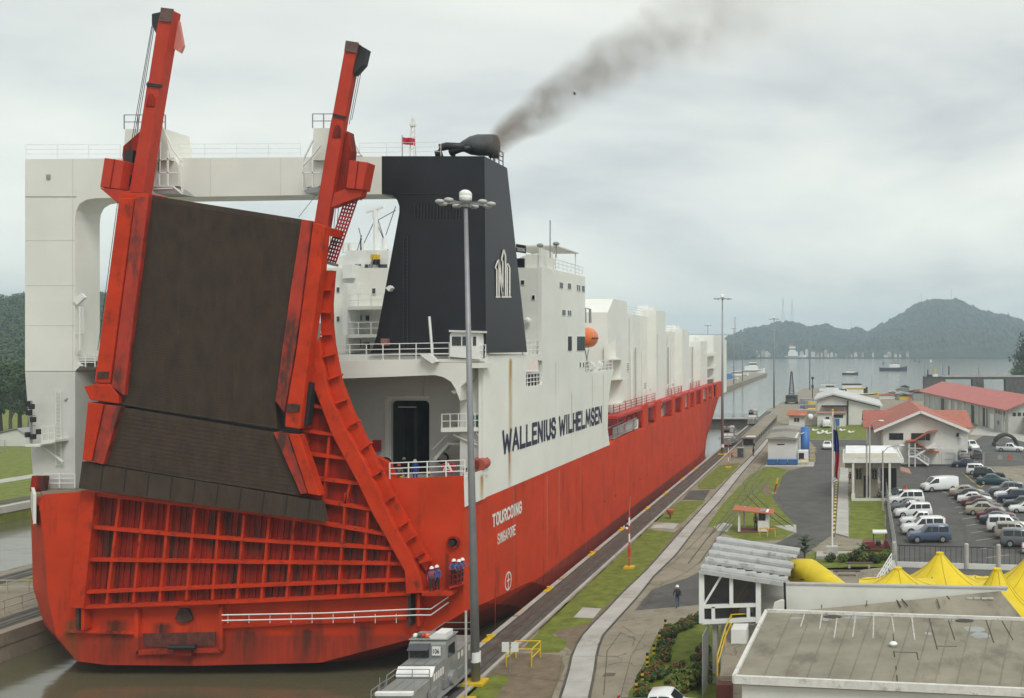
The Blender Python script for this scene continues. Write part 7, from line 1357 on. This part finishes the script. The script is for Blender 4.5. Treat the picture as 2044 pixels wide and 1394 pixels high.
p = gp(1746, 984); person(p + Vector((0, 2, 0)), 180, shw, trd, 'person in white shirt under the gate house canopy', 'stand', hairm); p = gp(1697, 966); person(p, 170, M('shirt_maroon', (.2, .03, .05), .8), trd, 'person in maroon on the pavement beside the gate house', 'stand', hairm)
# ================================================================== BOATS
def hullm(L_, Wd, H_, x, y, ang, z0=-2.0):
    def f(u, v, z): c, s = math.cos(ang), math.sin(ang); return Vector((x + u * c - v * s, y + u * s + v * c, z0 + z))
    return f
def boat(name, px, py, L_, Wd, H_, ang, label, hullcol, cabs, mastx=None, group=None):
    p = gp(px, py, -2); r_ = thing(name, (p.x, p.y, -2), label, 'boat', group); f = hullm(L_, Wd, H_, p.x, p.y, ang); rg = []
    for t_, w, sh in ((-.5, .42, 1.05), (-.45, .48, 1), (-.1, .5, .95), (.2, .48, 1.05), (.38, .3, 1.25), (.5, .03, 1.5)): rg.append([f(t_ * L_, w * Wd, H_ * sh), f(t_ * L_, -w * Wd, H_ * sh), f(t_ * L_, -w * Wd * .8, -.4), f(t_ * L_, w * Wd * .8, -.4)])
    part('hull', hullcol, r_, lambda m: m.loft(rg)); 
    for (a, b_, w, z0, z1, mt) in cabs: part('cabin' if mt is not glass else 'window_band', mt, r_, lambda m: m.loft([[f(u * L_, v * w, H_ + z) for u, v in ((a, -.5), (b_, -.5), (b_, .5), (a, .5))] for z in (z0, z1)]))
    if mastx is not None: part('mast', steel, r_, lambda m: m.tube([f(mastx * L_, 0, H_ + 2), f(mastx * L_, 0, H_ + 8)], .14, 6))
    part('fender_strip', black, r_, lambda m: m.tube([f(-.45 * L_, -.5 * Wd, H_ * .8), f(.2 * L_, -.5 * Wd, H_ * .85), f(.42 * L_, -.22 * Wd, H_ * 1.1)], .22, 6))
    return r_
nvy = M('boat_navy', (.015, .02, .05), .4)
boat('tug_boat', 1783, 740, 24, 8, 2.6, .08, 'navy tugboat with white wheelhouse crossing the open lake', nvy, [(-.15, .22, 5, 0, 2.6, white), (0, .18, 3.6, 2.6, 5, white), (.0, .185, 3.7, 3.3, 4.3, glass), (-.02, .2, 4, 5, 5.2, nvy)], .05); boat('pilot_launch', 1697, 748, 12, 3.6, 1.3, .05, 'small black hulled launch with white cabin on the lake', black, [(-.25, .25, 2.6, 0, 1.2, white), (-.1, .15, 2.2, 1.2, 2.3, white), (-.1, .16, 2.3, 1.5, 2.0, glass)], .0)
boat('tug_boat', 1498, 747, 22, 8, 3.0, .2, 'white tug moored at the tip of the far pier', white, [(-.2, .25, 6, 0, 3, white), (-.05, .2, 4.5, 3, 6, white), (-.05, .205, 4.6, 4, 5.2, glass)], .08, 'craft moored at the pier'); boat('work_launch', 1470, 756, 16, 5, 2.2, .2, 'white workboat with dark wheelhouse windows moored mid pier', white, [(-.2, .2, 4, 0, 2.4, white), (-.2, .21, 4.1, 1.2, 2.0, glass)], .0, 'craft moored at the pier'); boat('work_launch', 1450, 764, 14, 5, 2.0, .2, 'blue topped workboat moored nearest the ship bow', white, [(-.2, .25, 4, 0, 3.2, bluep)], -.1, 'craft moored at the pier')
boat('work_launch', 1655, 790, 14, 5, 1.6, .0, 'white launch with raised wheelhouse behind the workshop roof', white, [(-.3, .3, 4, 0, 1.6, white), (-.1, .15, 3.2, 1.6, 3.0, white), (-.1, .16, 3.3, 2.1, 2.6, glass), (-.25, .2, 4.4, 3.0, 3.15, grey_w)], .0, 'boats at the small dock'); boat('work_launch', 1700, 784, 15, 5, 1.8, .1, 'black topped launch at the small dock', black, [(-.3, .3, 4, 0, 1.8, white), (-.3, .3, 4.2, 1.8, 2.4, black)], None, 'boats at the small dock'); boat('work_barge', 1715, 793, 18, 7, 1.4, .0, 'yellow work barge with low deckhouse at the small dock', yellow, [(-.3, .1, 5, 0, 2.4, white), (-.35, .15, 5.6, 2.4, 2.6, yellow)], .3, 'boats at the small dock')
for k, (px, py, c_) in enumerate(((1763, 727, black), (1826, 722, black), (1835, 723, black), (1858, 722, white), (1728, 714, black))): p = gp(px, py, -2); r_ = thing('navigation_buoy', (p.x, p.y, -2), 'tiny floating buoy far out on the lake', 'buoy', 'buoys out on the lake'); part('float', c_, r_, lambda m: m.loft([[p + Vector((math.cos(a * 1.047) * r2, math.sin(a * 1.047) * r2, z)) for a in range(6)] for r2, z in ((1.5, -.3), (1.6, .6), (.5, 1.6), (.35, 3.2))]))
# lattice crane near the end of the near wall
p = gp(1580, 806); lc = thing('lattice_crane', p, 'black and yellow lattice crane tower on the lock end', 'crane'); zt = at(0, 742, p.y).z
part('machine_house', M('dark_machine', (.06, .065, .06), .6), lc, lambda m: m.box(p.x - 2.0, p.x + 2.0, p.y - 1.5, p.y + 3, .6, 3.0)); part('cab_band', glass, lc, lambda m: m.box(p.x - 1.6, p.x + 1.6, p.y - 1.56, p.y - 1.5, 1.8, 2.6)); part('crawler', black, lc, lambda m: (m.box(p.x - 2.2, p.x - 1.2, p.y - 2, p.y + 3, 0, .7))); part('crawler', black, lc, lambda m: m.box(p.x + 1.2, p.x + 2.2, p.y - 2, p.y + 3, 0, .7)); part('roof', steel, lc, lambda m: m.box(p.x - 2.1, p.x + 2.1, p.y - 1.6, p.y + 3.1, 3.0, 3.15))
def lat(m):
    n_ = 9
    for sx in (-1, 1):
        for sy in (-1, 1): m.bar((p.x + sx * .9, p.y + sy * .9, 3), (p.x + sx * .2, p.y + sy * .2, zt), .18, .18)
    for k in range(n_):
        t0, t1 = k / n_, (k + 1) / n_; w0, w1 = .9 - .7 * t0, .9 - .7 * t1; z0_, z1_ = 3 + (zt - 3) * t0, 3 + (zt - 3) * t1
        for sy in (-1, 1): m.bar((p.x - w0, p.y + sy * w0, z0_), (p.x + w1, p.y + sy * w1, z1_), .12, .12); m.bar((p.x + w0, p.y + sy * w0, z0_), (p.x - w1, p.y + sy * w1, z1_), .12, .12)
part('lattice_mast', black, lc, lat); part('mast_tip', yellow, lc, lambda m: m.tube([(p.x, p.y, zt - 1.4), (p.x, p.y, zt + .6)], .3, 8, .15))
p = gp(1622, 800); sp = thing('signal_ball_post', p, 'black post with ball signal at the water edge', 'signal'); part('post', black, sp, lambda m: m.tube([p, p + Vector((0, 0, 8))], .18, 6)); part('ball', black, sp, lambda m: m.ball(p + Vector((0, 0, 8.2)), .55, 8, 6)); part('lamp_box', black, sp, lambda m: m.box(p.x - .4, p.x + .4, p.y - .3, p.y + .3, 4.5, 5.8))
# equipment yard clutter near the workshop: crates, drums, timber stacks
for k in range(16):
    px, py = random.uniform(1600, 1630), random.uniform(803, 832); p = gp(px, py); col = random.choice([bluep, roofs, concl, white, steel, yellow, conc]); nm = random.choice(['red_white', 'plain'])
    r_ = thing('storage_crate', p, 'storage crate lying in the cluttered yard behind the hut', 'crate', 'crates in the cluttered yard'); w, d, h = random.uniform(.8, 2), random.uniform(1, 3), random.uniform(.6, 1.7); part('box', col, r_, lambda m: m.box(p.x - w, p.x + w, p.y - d, p.y + d, .08, h)); part('skid', bark, r_, lambda m: m.box(p.x - w * .9, p.x + w * .9, p.y - d * .9, p.y + d * .9, 0, .08))
for k in range(12):
    p = gp(random.uniform(1770, 1840), random.uniform(786, 800)); r_ = thing('dock_shed', p, 'small shed or stack on the dockside beyond the red roofs', 'shed', 'sheds along the dockside'); w, h = random.uniform(1, 3.2), random.uniform(1.2, 3.4); col = random.choice([steel, grey_w, roofs, yellow, wallw, conc]); part('wall', col, r_, lambda m: m.box(p.x - w, p.x + w, p.y - 2, p.y + 2, 0, h)); part('roof', random.choice([roofs, steel, concl, black]), r_, lambda m: m.prism([(p.x - w - .3, p.y - 2.3, h), (p.x + w + .3, p.y - 2.3, h), (p.x, p.y - 2.3, h + .7)], (0, 4.6, 0)))
for k, (px, py) in enumerate(((1628, 862), (1638, 868), (1647, 865), (1655, 868), (1683, 862), (1700, 866))): p = gp(px, py); r_ = thing('display_anchor', p, 'white painted relic displayed on the square lawn', 'relic', 'white relics on the lawn'); part('shank', white, r_, lambda m: m.tube([p + Vector((-.6, 0, .15)), p + Vector((.6, .2, .5))], .16, 6)); part('fluke', white, r_, lambda m: m.ball(p + Vector((-.6, 0, .35)), .38, 8, 5))
# dam walkway with piers on the lake side
dm = thing('dam_walkway', (60, 425, -2), 'concrete dam walkway on broad piers behind the warehouse', 'dam')
Yd = 425; dx_ = lambda px: at(px, 0, Yd).x; dz_ = lambda py: at(0, py, Yd).z
part('deck', M('dam_dark', (.06, .06, .055), .8), dm, lambda m: m.box(dx_(1843), 160, Yd - 2, Yd + 3, dz_(757), dz_(752))); part('parapet', concl, dm, lambda m: m.box(dx_(1880), 160, Yd - 2.1, Yd - 1.9, dz_(752.5), dz_(749)))
damc = M('dam_concrete', (.10, .095, .085), .9, var=.25, dirt=((.03, .03, .028), .5, .6, (1, 1, .3), .7))
for x0, x1 in ((1843, 1886), (1940, 1962), (2006, 2110)): part('pier', damc, dm, lambda m: m.prism([(dx_(x0), Yd - 2, dz_(757)), (dx_(x1), Yd - 2, dz_(757)), (dx_(x1 + 3), Yd - 2, -4), (dx_(x0 + 1), Yd - 2, -4)], (0, 6, 0)))
for px, h, mt in ((1846, 5, steel), (1852, 3, black), (1866, 4, yellow), (1882, 7, steel), (1894, 4.5, black), (1954, 4, steel)): part('gantry_post', mt, dm, lambda m: m.tube([(dx_(px), Yd, dz_(752)), (dx_(px), Yd, dz_(752) + h)], .3, 6))
part('hoist_house', black, dm, lambda m: m.box(dx_(1850), dx_(1860), Yd - 1, Yd + 2, dz_(752), dz_(748))); part('hoist_house', white, dm, lambda m: m.box(dx_(1862), dx_(1872), Yd - 1, Yd + 2, dz_(752), dz_(748)))
# ================================================================== FAR SHORE: houses, antenna towers, cable bridge
random.seed(21)
housec = [M('house_white', (.55, .55, .52), .7), M('house_cream', (.38, .34, .28), .7), M('house_red', (.35, .16, .12), .7)]
spots = [(1505, 700, 14), (1522, 701, 9), (1530, 703, 8), (1512, 709, 10), (1535, 708, 7), (1582, 704, 6), (1600, 704, 14), (1632, 707, 9), (1640, 706, 6), (1653, 707, 5), (1668, 709, 6), (1690, 711, 7), (1700, 710, 5), (1722, 706, 6), (1743, 706, 4), (1768, 708, 9), (1775, 705, 12), (1788, 707, 8), (1797, 709, 7), (1812, 705, 9), (1610, 700, 10), (1623, 703, 9), (1648, 702, 7), (1708, 704, 8), (1660, 705, 8)]
for k, (px, py, w) in enumerate(spots):
    Y = 1580 + (711 - py) * 5; c_ = at(px, py + 2, Y); h = random.uniform(1, 4.5); W2 = w * Y / F / 2 * random.uniform(.5, .9); r_ = thing('shore_house', (c_.x, Y, 0), 'small pale house among the trees on the far shore', 'house', 'houses along the far shore'); mt = housec[k % 3 if k % 3 < 2 else 0]
    part('wall', mt, r_, lambda m: m.box(c_.x - W2, c_.x + W2, Y, Y + 9, -1, c_.z + h * .5)); part('roof', housec[2] if k % 2 else housec[0], r_, lambda m: m.prism([(c_.x - W2 - .5, Y - .5, c_.z + h * .5), (c_.x + W2 + .5, Y - .5, c_.z + h * .5), (c_.x, Y - .5, c_.z + h * .5 + 2.5)], (0, 10, 0)))
boat('cargo_vessel', 1588, 715.5, 34, 12, 4, .1, 'white ship with tall bridge lying off the far shore', white, [(-.35, .1, 9, 0, 7, white), (-.3, 0, 7, 7, 15, white), (-.25, -.1, 4, 15, 20, roofs), (-.3, .005, 7.2, 10, 12, glass)], None)
def tower(px, yb, yt, Y, label, lattice=True, w=4):
    c_ = at(px, yb, Y); t_ = at(px, yt, Y); r_ = thing('antenna_tower', (c_.x, Y, c_.z), label, 'antenna tower', 'antenna towers on the hills')
    def fn(m):
        if lattice:
            for sx in (-1, 1): m.bar((c_.x + sx * w, Y, c_.z - 6), (t_.x + sx * .3, Y, t_.z), .55, .55)
            for k in range(6): a0 = k / 6; a1 = (k + 1) / 6; m.bar((c_.x - w * (1 - a0), Y, c_.z + (t_.z - c_.z) * a0), (c_.x + w * (1 - a1), Y, c_.z + (t_.z - c_.z) * a1), .35, .35)
        else: m.bar((c_.x, Y, c_.z - 6), (t_.x, Y, t_.z), .7, .7)
    part('mast', steel, r_, fn); part('antenna_head', white, r_, lambda m: m.box(t_.x - .7, t_.x + .7, Y - .7, Y + .7, t_.z - 3, t_.z - 1))
tower(1563, 650, 594, 2250, 'tall lattice tower on the lower wooded hill'); tower(1581, 650, 598, 2250, 'second lattice tower beside the tall one'); tower(1699, 664, 640, 2250, 'slim mast in the saddle between the hills', False); tower(1834, 608, 590, 2350, 'slim mast on the shoulder of the high hill', False); tower(1840, 606, 585, 2350, 'taller mast on the shoulder of the high hill', False); tower(1899, 602, 578, 2350, 'mast on the summit of the high hill', False)
cb = thing('cable_bridge', at(1467, 700, 3300), 'faint cable stayed bridge with slim pylon beyond the headland', 'bridge'); Yc = 3300
part('pylon', concl, cb, lambda m: m.prism([at(1465, 710, Yc), at(1469, 710, Yc), at(1468, 632, Yc), at(1466, 632, Yc)], (0, 5, 0))); part('deck', concl, cb, lambda m: m.prism([at(1150, 667, Yc), at(1560, 667, Yc), at(1560, 669.5, Yc), at(1150, 669.5, Yc)], (0, 22, 0)))
for k in range(8):
    for s in (-1, 1): part('stay_cable', steel, cb, lambda m: m.bar(at(1467, 635 + k * 2, Yc), at(1467 + s * (88 - k * 10), 667, Yc), .25, .25))
part('pylon', concl, cb, lambda m: m.prism([at(1264, 710, Yc), at(1268, 710, Yc), at(1267, 632, Yc), at(1265, 632, Yc)], (0, 5, 0)))
for k, px in enumerate((1772, 1783, 1808)):
    p = gp(px, 976); r_ = thing('traffic_cone', p, 'orange traffic cone at the gate house barrier', 'cone', 'traffic cones by the gate house'); part('cone', vest, r_, lambda m: m.tube([p + Vector((0, 0, .04)), p + Vector((0, 0, .8))], .2, 10, .04)); part('foot', vest, r_, lambda m: m.box(p.x - .25, p.x + .25, p.y - .25, p.y + .25, 0, .05))
p = gp(2018, 898); ar = thing('arched_frame', p, 'dark arched frame standing by the warehouse yard road', 'arch')
part('arch', M('arch_dark', (.05, .05, .045), .8), ar, lambda m: m.tube([(p.x + 2.3 * math.cos(a * .2618), p.y + 6, 2.3 * math.sin(a * .2618)) for a in range(13)], .32, 8)); part('arch', M('arch_dark', (0, 0, 0)), ar, lambda m: m.tube([(p.x + 2.3 * math.cos(a * .2618), p.y + 8, 2.3 * math.sin(a * .2618)) for a in range(13)], .25, 8))
# a bird
bd_ = at(1147, 188, 60); br = thing('bird', bd_, 'small dark bird gliding below the smoke', 'bird'); part('body', black, br, lambda m: m.ball(bd_, .06, 8, 5, (2, .7, .6))); part('wing', black, br, lambda m: m.prism([bd_ + Vector(v) for v in ((-.04, .05, 0), (.06, .05, 0), (-.06, .05, .16), (-.1, .05, .13))], (0, .02, .01))); part('wing', black, br, lambda m: m.prism([bd_ + Vector(v) for v in ((-.04, -.05, 0), (.06, -.05, 0), (.05, -.2, .06), (0, -.22, .05))], (0, .01, .02)))
# ================================================================== VEGETATION
random.seed(5)
def leaf_cloud(m, c, rad, n, size, flat=.75):
    for _ in range(n):
        while True:
            v = Vector((random.uniform(-1, 1), random.uniform(-1, 1), random.uniform(-1, 1)))
            if .35 < v.length < 1: break
        v = v.normalized() * (v.length ** .5); pz = Vector(c) + Vector((v.x * rad[0], v.y * rad[1], v.z * rad[2]))
        nrm = (v + Vector((random.uniform(-.6, .6), random.uniform(-.6, .6), random.uniform(.0, .9)))).normalized()
        a = nrm.cross(Vector((random.uniform(-1, 1), random.uniform(-1, 1), .3))).normalized(); b_ = nrm.cross(a); s = size * random.uniform(.6, 1.25)
        m.add([pz - a * s * .5, pz + b_ * s * .32, pz + a * s * .5, pz - b_ * s * .32], [(0, 1, 2, 3)])
def crown_mesh(h, r_, n_cl, n_leaf, size, squash=.8):
    m = MB()
    for k in range(n_cl):
        a = random.uniform(0, 6.283); u = random.random() ** .5; zz = random.uniform(-1, 1); rr = r_ * u * math.sqrt(max(.05, 1 - zz * zz * .8))
        c = (rr * math.cos(a), rr * math.sin(a), h + zz * r_ * squash); leaf_cloud(m, c, (r_ * .34, r_ * .34, r_ * .26), n_leaf, size)
    return m
TREES = []
for var in range(3):
    h = 7 + var; r_ = 3.6 + .4 * var
    root = bpy.data.objects.new('broadleaf_tree', None)
    def tr(m):
        m.tube([(0, 0, 0), (.1, .05, h * .35), (.0, .1, h * .7), (.1, 0, h)], .32, 8, .1)
        for k in range(6): a = k * 1.05 + var; m.tube([(0.05, .05, h * (.35 + .06 * k)), (math.cos(a) * r_ * .35, math.sin(a) * r_ * .35, h * (.6 + .05 * k)), (math.cos(a) * r_ * .7, math.sin(a) * r_ * .7, h * (.75 + .05 * k))], .12, 6, .04)
    part('trunk', bark, root, tr, local=True); crown_mesh(h, r_, 40, 55, .5).build('crown', (leafd, leafm, leafd)[var], root, local=True); TREES.append(root)
used = set()
def tree(v, x, y, s, label, z=0, group='trees beyond the far bank'):
    r_ = TREES[v]
    if v in used: r_ = copy_tree(r_)
    else: C.objects.link(r_); used.add(v)
    r_.location = (x, y, z); r_.scale = (s, s, s * random.uniform(.9, 1.1)); r_.rotation_euler = (0, 0, random.uniform(0, 6.28)); tag(r_, label, 'tree', group)
for k, (px, Y, s) in enumerate(((-25, 215, 1.25), (2, 222, 1.45), (22, 212, 1.2), (40, 226, 1.5), (58, 218, 1.3), (160, 225, 1.3), (182, 232, 1.4), (205, 226, 1.2))): tree(k % 3, (px - PX) * Y / F, Y, s, 'tall leafy tree at the forest edge beyond the lawn')
for k, (px, Y, s) in enumerate(((2048, 452, 2.0), (2034, 446, 1.2), (2070, 450, 2.2), (2026, 444, .8))): tree(k % 3, (px - PX) * Y / F, Y, s, ('big green tree at the end of the dam walkway', 'middling green tree beside the dam abutment', 'big green tree behind the dam abutment', 'low green tree hanging over the water')[k], -.5, 'trees by the dam')
# land under the dam trees
land('dam_bank_ground', [(dx_(2018), 438), (190, 432), (190, 640), (110, 600), (82, 470)], -5, .0, soil)
# forest on the hill: one mass of crowns
hl = bpy.data.objects['forest_hill']; m = MB(); vv = [v.co for v in hl.data.vertices]; random.shuffle(vv); cnt = 0
for v in vv:
    if v.y > 770 or cnt > 900: continue
    px = PX + v.x * F / v.y
    if not (-70 < px < 232): continue
    s = random.uniform(3.2, 6.0); cnt += 1; leaf_cloud(m, (v.x + random.uniform(-6, 6), v.y + random.uniform(-6, 6), v.z + s * .35), (s, s, s * .75), 90, 1.7)
fo_ = m.build('forest', [leafd], None); tag(fo_, 'dense green forest covering the hillside beyond the far bank', 'forest', kind='stuff')
# white store shed in front of the forest
Ys = 196; sx0, sx1 = (-30 - PX) * Ys / F, (52 - PX) * Ys / F; sd_ = thing('quonset_shed', (sx0, Ys, 0), 'pale grey shed with sloping roof below the forest', 'shed'); part('wall', grey_w, sd_, lambda m: m.prism([(sx0, Ys, 0), (sx1, Ys, 0), (sx1, Ys, 2.2), (sx1 - 1.6, Ys, 3.4), (sx1 - 3.5, Ys, 3.0), (sx0, Ys, 1.8)], (0, 8, 0))); part('roof', steel, sd_, lambda m: m.prism([(sx0 - .5, Ys - .3, 1.9), (sx1 - 3.5, Ys - .3, 3.1), (sx1 - 1.6, Ys - .3, 3.5), (sx1 + .3, Ys - .3, 2.2), (sx1 + .3, Ys - .3, 2.35), (sx1 - 1.6, Ys - .3, 3.65), (sx1 - 3.5, Ys - .3, 3.25), (sx0 - .5, Ys - .3, 2.05)], (0, 8.6, 0)))
f2 = thing('mesh_fence', (sx0, 186, 0), 'wire fence in front of the pale shed across the canal', 'fence')
for k in range(10): part('post', steel, f2, lambda m: m.bar((sx0 + k * 1.4, 186, 0), (sx0 + k * 1.4, 186, 2.2), .07, .07))
for zz in (.2, .8, 1.5, 2.2): part('rail', steel, f2, lambda m: m.bar((sx0, 186, zz), (sx0 + 13, 186, zz), .03, .03))
part('wire_mesh', steel, f2, lambda m: [m.bar((sx0 + k * .25, 186, .1), (sx0 + k * .25, 186, 2.2), .015, .015) for k in range(52)])['kind'] = 'stuff'
# ---- garden beds: shrubs with red flowers
BUSH = []
for var in range(3):
    root = bpy.data.objects.new('flowering_shrub', None); m = MB()
    for k in range(9): a = random.uniform(0, 6.283); leaf_cloud(m, (math.cos(a) * .3, math.sin(a) * .3, .3 + random.uniform(0, .35)), (.34, .34, .3), 75, .17)
    m.build('foliage', (leafm, leafd, leafy)[var], root, local=True)
    m = MB(); leaf_cloud(m, (0, 0, .55), (.55, .55, .38), (46, 22, 10)[var], .16); m.build('blossom', flower, root, local=True); m = MB()
    for k in range(4): a = k * 1.6; m.tube([(0, 0, 0), (math.cos(a) * .15, math.sin(a) * .15, .3)], .02, 5)
    m.build('stem', bark, root, local=True); BUSH.append(root)
bused = set()
def bush(v, px, py, s, label='red flowering shrub in the long border beside the paving', group='red flowering shrubs in the border'):
    r_ = BUSH[v]
    if v in bused: r_ = copy_tree(r_)
    else: C.objects.link(r_); bused.add(v)
    p = gp(px, py); r_.location = p; r_.scale = (s, s, s * random.uniform(.85, 1.15)); r_.rotation_euler = (0, 0, random.uniform(0, 6.28)); tag(r_, label, 'shrub', group)
bord = [(1276, 1392), (1280, 1376), (1286, 1362), (1296, 1352), (1306, 1340), (1313, 1326), (1318, 1312), (1322, 1300), (1326, 1288), (1330, 1276), (1336, 1266), (1344, 1262), (1352, 1257), (1360, 1255), (1370, 1252), (1380, 1248), (1390, 1244), (1396, 1238)]
for k, (px, py) in enumerate(bord):
    for j in range(2): bush((k + j) % 3 if k % 2 else 0, px + random.uniform(-4, 5) + j * 8, py + random.uniform(-3, 3), random.uniform(.5, .85))
for k, (px, py) in enumerate(((1290, 1352), (1300, 1346), (1315, 1356), (1330, 1352), (1345, 1347), (1356, 1345), (1368, 1350), (1380, 1358), (1392, 1330), (1400, 1322), (1404, 1310), (1410, 1345))): bush(k % 2, px, py, random.uniform(.55, .95), 'red flowering shrub in the cross border below the gallery', 'red flowering shrubs below the gallery')
for k, (px, py, s) in enumerate(((1372, 1372, 1.7), (1395, 1365, 1.5), (1355, 1385, 1.4))): bush(2, px, py, s, 'rounded yellow green shrub at the foot of the gallery', 'rounded shrubs below the gallery')
for k, (px, py) in enumerate(((1658, 1122), (1684, 1122), (1702, 1121), (1722, 1122), (1750, 1124), (1766, 1118), (1735, 1120))): bush(1 + k % 2, px, py, random.uniform(.9, 1.3), 'low dark shrub in the bed around the flagpole', 'low shrubs around the flagpole')
# cycad-like young palms
for k, (px, py, h) in enumerate(((1606, 1122, 2.6), (1722, 1118, 1.7), (1714, 1122, 1.3))):
    p = gp(px, py); r_ = thing('young_palm', p, ('tall young palm beside the yellow tunnel awning', 'bushy young palm in the bed near the red cart', 'stubby young palm beside the bushy one')[k], 'palm'); part('trunk', bark, r_, lambda m: m.tube([p, p + Vector((0, 0, h * .5))], .09, 6))
    for j in range(13):
        a = j * 2.4; L_ = h * random.uniform(.35, .55); z0_ = h * (.3 + .045 * j); d = Vector((math.cos(a), math.sin(a), 0))
        def fr(m):
            pts = [p + Vector((0, 0, z0_)) + d * L_ * t_ + Vector((0, 0, L_ * (.9 * t_ - .7 * t_ * t_))) for t_ in (0, .33, .66, 1)]; sd2 = Vector((-d.y, d.x, 0))
            for i in range(3): w0, w1 = (.12, .2, .16, .02)[i] * h * .5, (.12, .2, .16, .02)[i + 1] * h * .5; m.add([pts[i] - sd2 * w0, pts[i] + sd2 * w0, pts[i + 1] + sd2 * w1, pts[i + 1] - sd2 * w1], [(0, 1, 2, 3)])
        part('frond', leafd, r_, fr)
# ================================================================== AIR: smoke from the funnel, haze over the lake
def volmat(name): m_ = bpy.data.materials.new(name); m_.use_nodes = True; m_.node_tree.nodes.clear(); return m_
sm = volmat('smoke_air'); t = sm.node_tree; L = t.links.new
def N_(tp, **k):
    n = t.nodes.new(tp)
    for a, v in k.items(): setattr(n, a, v)
    return n
def mth(op, a, b_=None, clamp=False):
    n = N_('ShaderNodeMath', operation=op, use_clamp=clamp)
    for i, v in enumerate((a, b_)):
        if v is None: continue
        if isinstance(v, (int, float)): n.inputs[i].default_value = v
        else: L(v, n.inputs[i])
    return n.outputs[0]
tcn = N_('ShaderNodeTexCoord'); sp_ = N_('ShaderNodeSeparateXYZ'); L(tcn.outputs['Object'], sp_.inputs[0])
LS = 27.0
u = mth('DIVIDE', sp_.outputs[0], LS)                                  # 0 at the funnel, 1 at the far end
cz = mth('SUBTRACT', mth('MULTIPLY', u, 22.5), mth('MULTIPLY', mth('MULTIPLY', u, u), 12.3))          # the plume bends over
rad = mth('ADD', mth('MULTIPLY', u, 4.4), 1.35)
nz1 = N_('ShaderNodeTexNoise'); nz1.inputs['Scale'].default_value = .42; nz1.inputs['Detail'].default_value = 4; L(tcn.outputs['Object'], nz1.inputs['Vector'])
wob = mth('MULTIPLY', mth('SUBTRACT', nz1.outputs['Fac'], .5), mth('ADD', mth('MULTIPLY', u, 6.0), 1.3))
dz2 = mth('ADD', mth('SUBTRACT', sp_.outputs[2], cz), wob); dy2 = mth('ADD', sp_.outputs[1], mth('MULTIPLY', wob, .5))
dist = mth('DIVIDE', mth('SQRT', mth('ADD', mth('MULTIPLY', dz2, dz2), mth('MULTIPLY', dy2, dy2))), rad)
fall = mth('SUBTRACT', 1.0, dist, True)
nz2 = N_('ShaderNodeTexNoise'); nz2.inputs['Scale'].default_value = .5; nz2.inputs['Detail'].default_value = 8; nz2.inputs['Roughness'].default_value = .6; L(tcn.outputs['Object'], nz2.inputs['Vector'])
mr = N_('ShaderNodeMapRange'); L(nz2.outputs['Fac'], mr.inputs[0]); mr.inputs[1].default_value = .28; mr.inputs[2].default_value = .72
fade = mth('POWER', mth('SUBTRACT', 1.0, u, True), 1.3); start = mth('MULTIPLY', mth('ADD', u, .012), 40.0, True)
dens = mth('MULTIPLY', mth('MULTIPLY', mth('MULTIPLY', fall, mr.outputs[0]), mth('DIVIDE', fade, mth('ADD', mth('MULTIPLY', u, 2.2), .30))), start)
dens = mth('MULTIPLY', dens, .95)
pv = N_('ShaderNodeVolumePrincipled'); pv.inputs['Color'].default_value = (.38, .32, .27, 1); L(dens, pv.inputs['Density']); pv.inputs['Anisotropy'].default_value = .1
ou = N_('ShaderNodeOutputMaterial'); L(pv.outputs[0], ou.inputs['Volume'])
m = MB(); rg = []
for k in range(12):
    uu = k / 11; x = uu * LS - .3; zc = uu * 22.5 - uu * uu * 12.3; r_ = 1.35 + 4.4 * uu + .8 + uu * 3.0
    rg.append([(x, math.cos(a * .5236) * r_, zc + math.sin(a * .5236) * r_) for a in range(12)])
m.loft(rg); smo = m.build('smoke', sm); s0 = at(988, 285, 72); smo.location = s0; tag(smo, 'grey brown exhaust smoke drifting from the black funnel', 'smoke', kind='stuff')
try: sm.volume_sampling = 'MULTIPLE_IMPORTANCE'
except Exception: pass
hz_ = volmat('haze_air'); t = hz_.node_tree; L = t.links.new
pv = N_('ShaderNodeVolumePrincipled'); pv.inputs['Color'].default_value = (.70, .87, 1.0, 1); pv.inputs['Density'].default_value = HAZE; pv.inputs['Anisotropy'].default_value = .0
ou = N_('ShaderNodeOutputMaterial'); L(pv.outputs[0], ou.inputs['Volume'])
m = MB(); m.box(-6100, 6100, -400, 6100, -10.5, 190); h_ = m.build('haze', hz_); tag(h_, 'pale haze over the lake and distant hills', 'haze', kind='stuff')
for m_ in (sm, hz_):
    try: m_.cycles.homogeneous_volume = (m_ is hz_)
    except Exception: pass
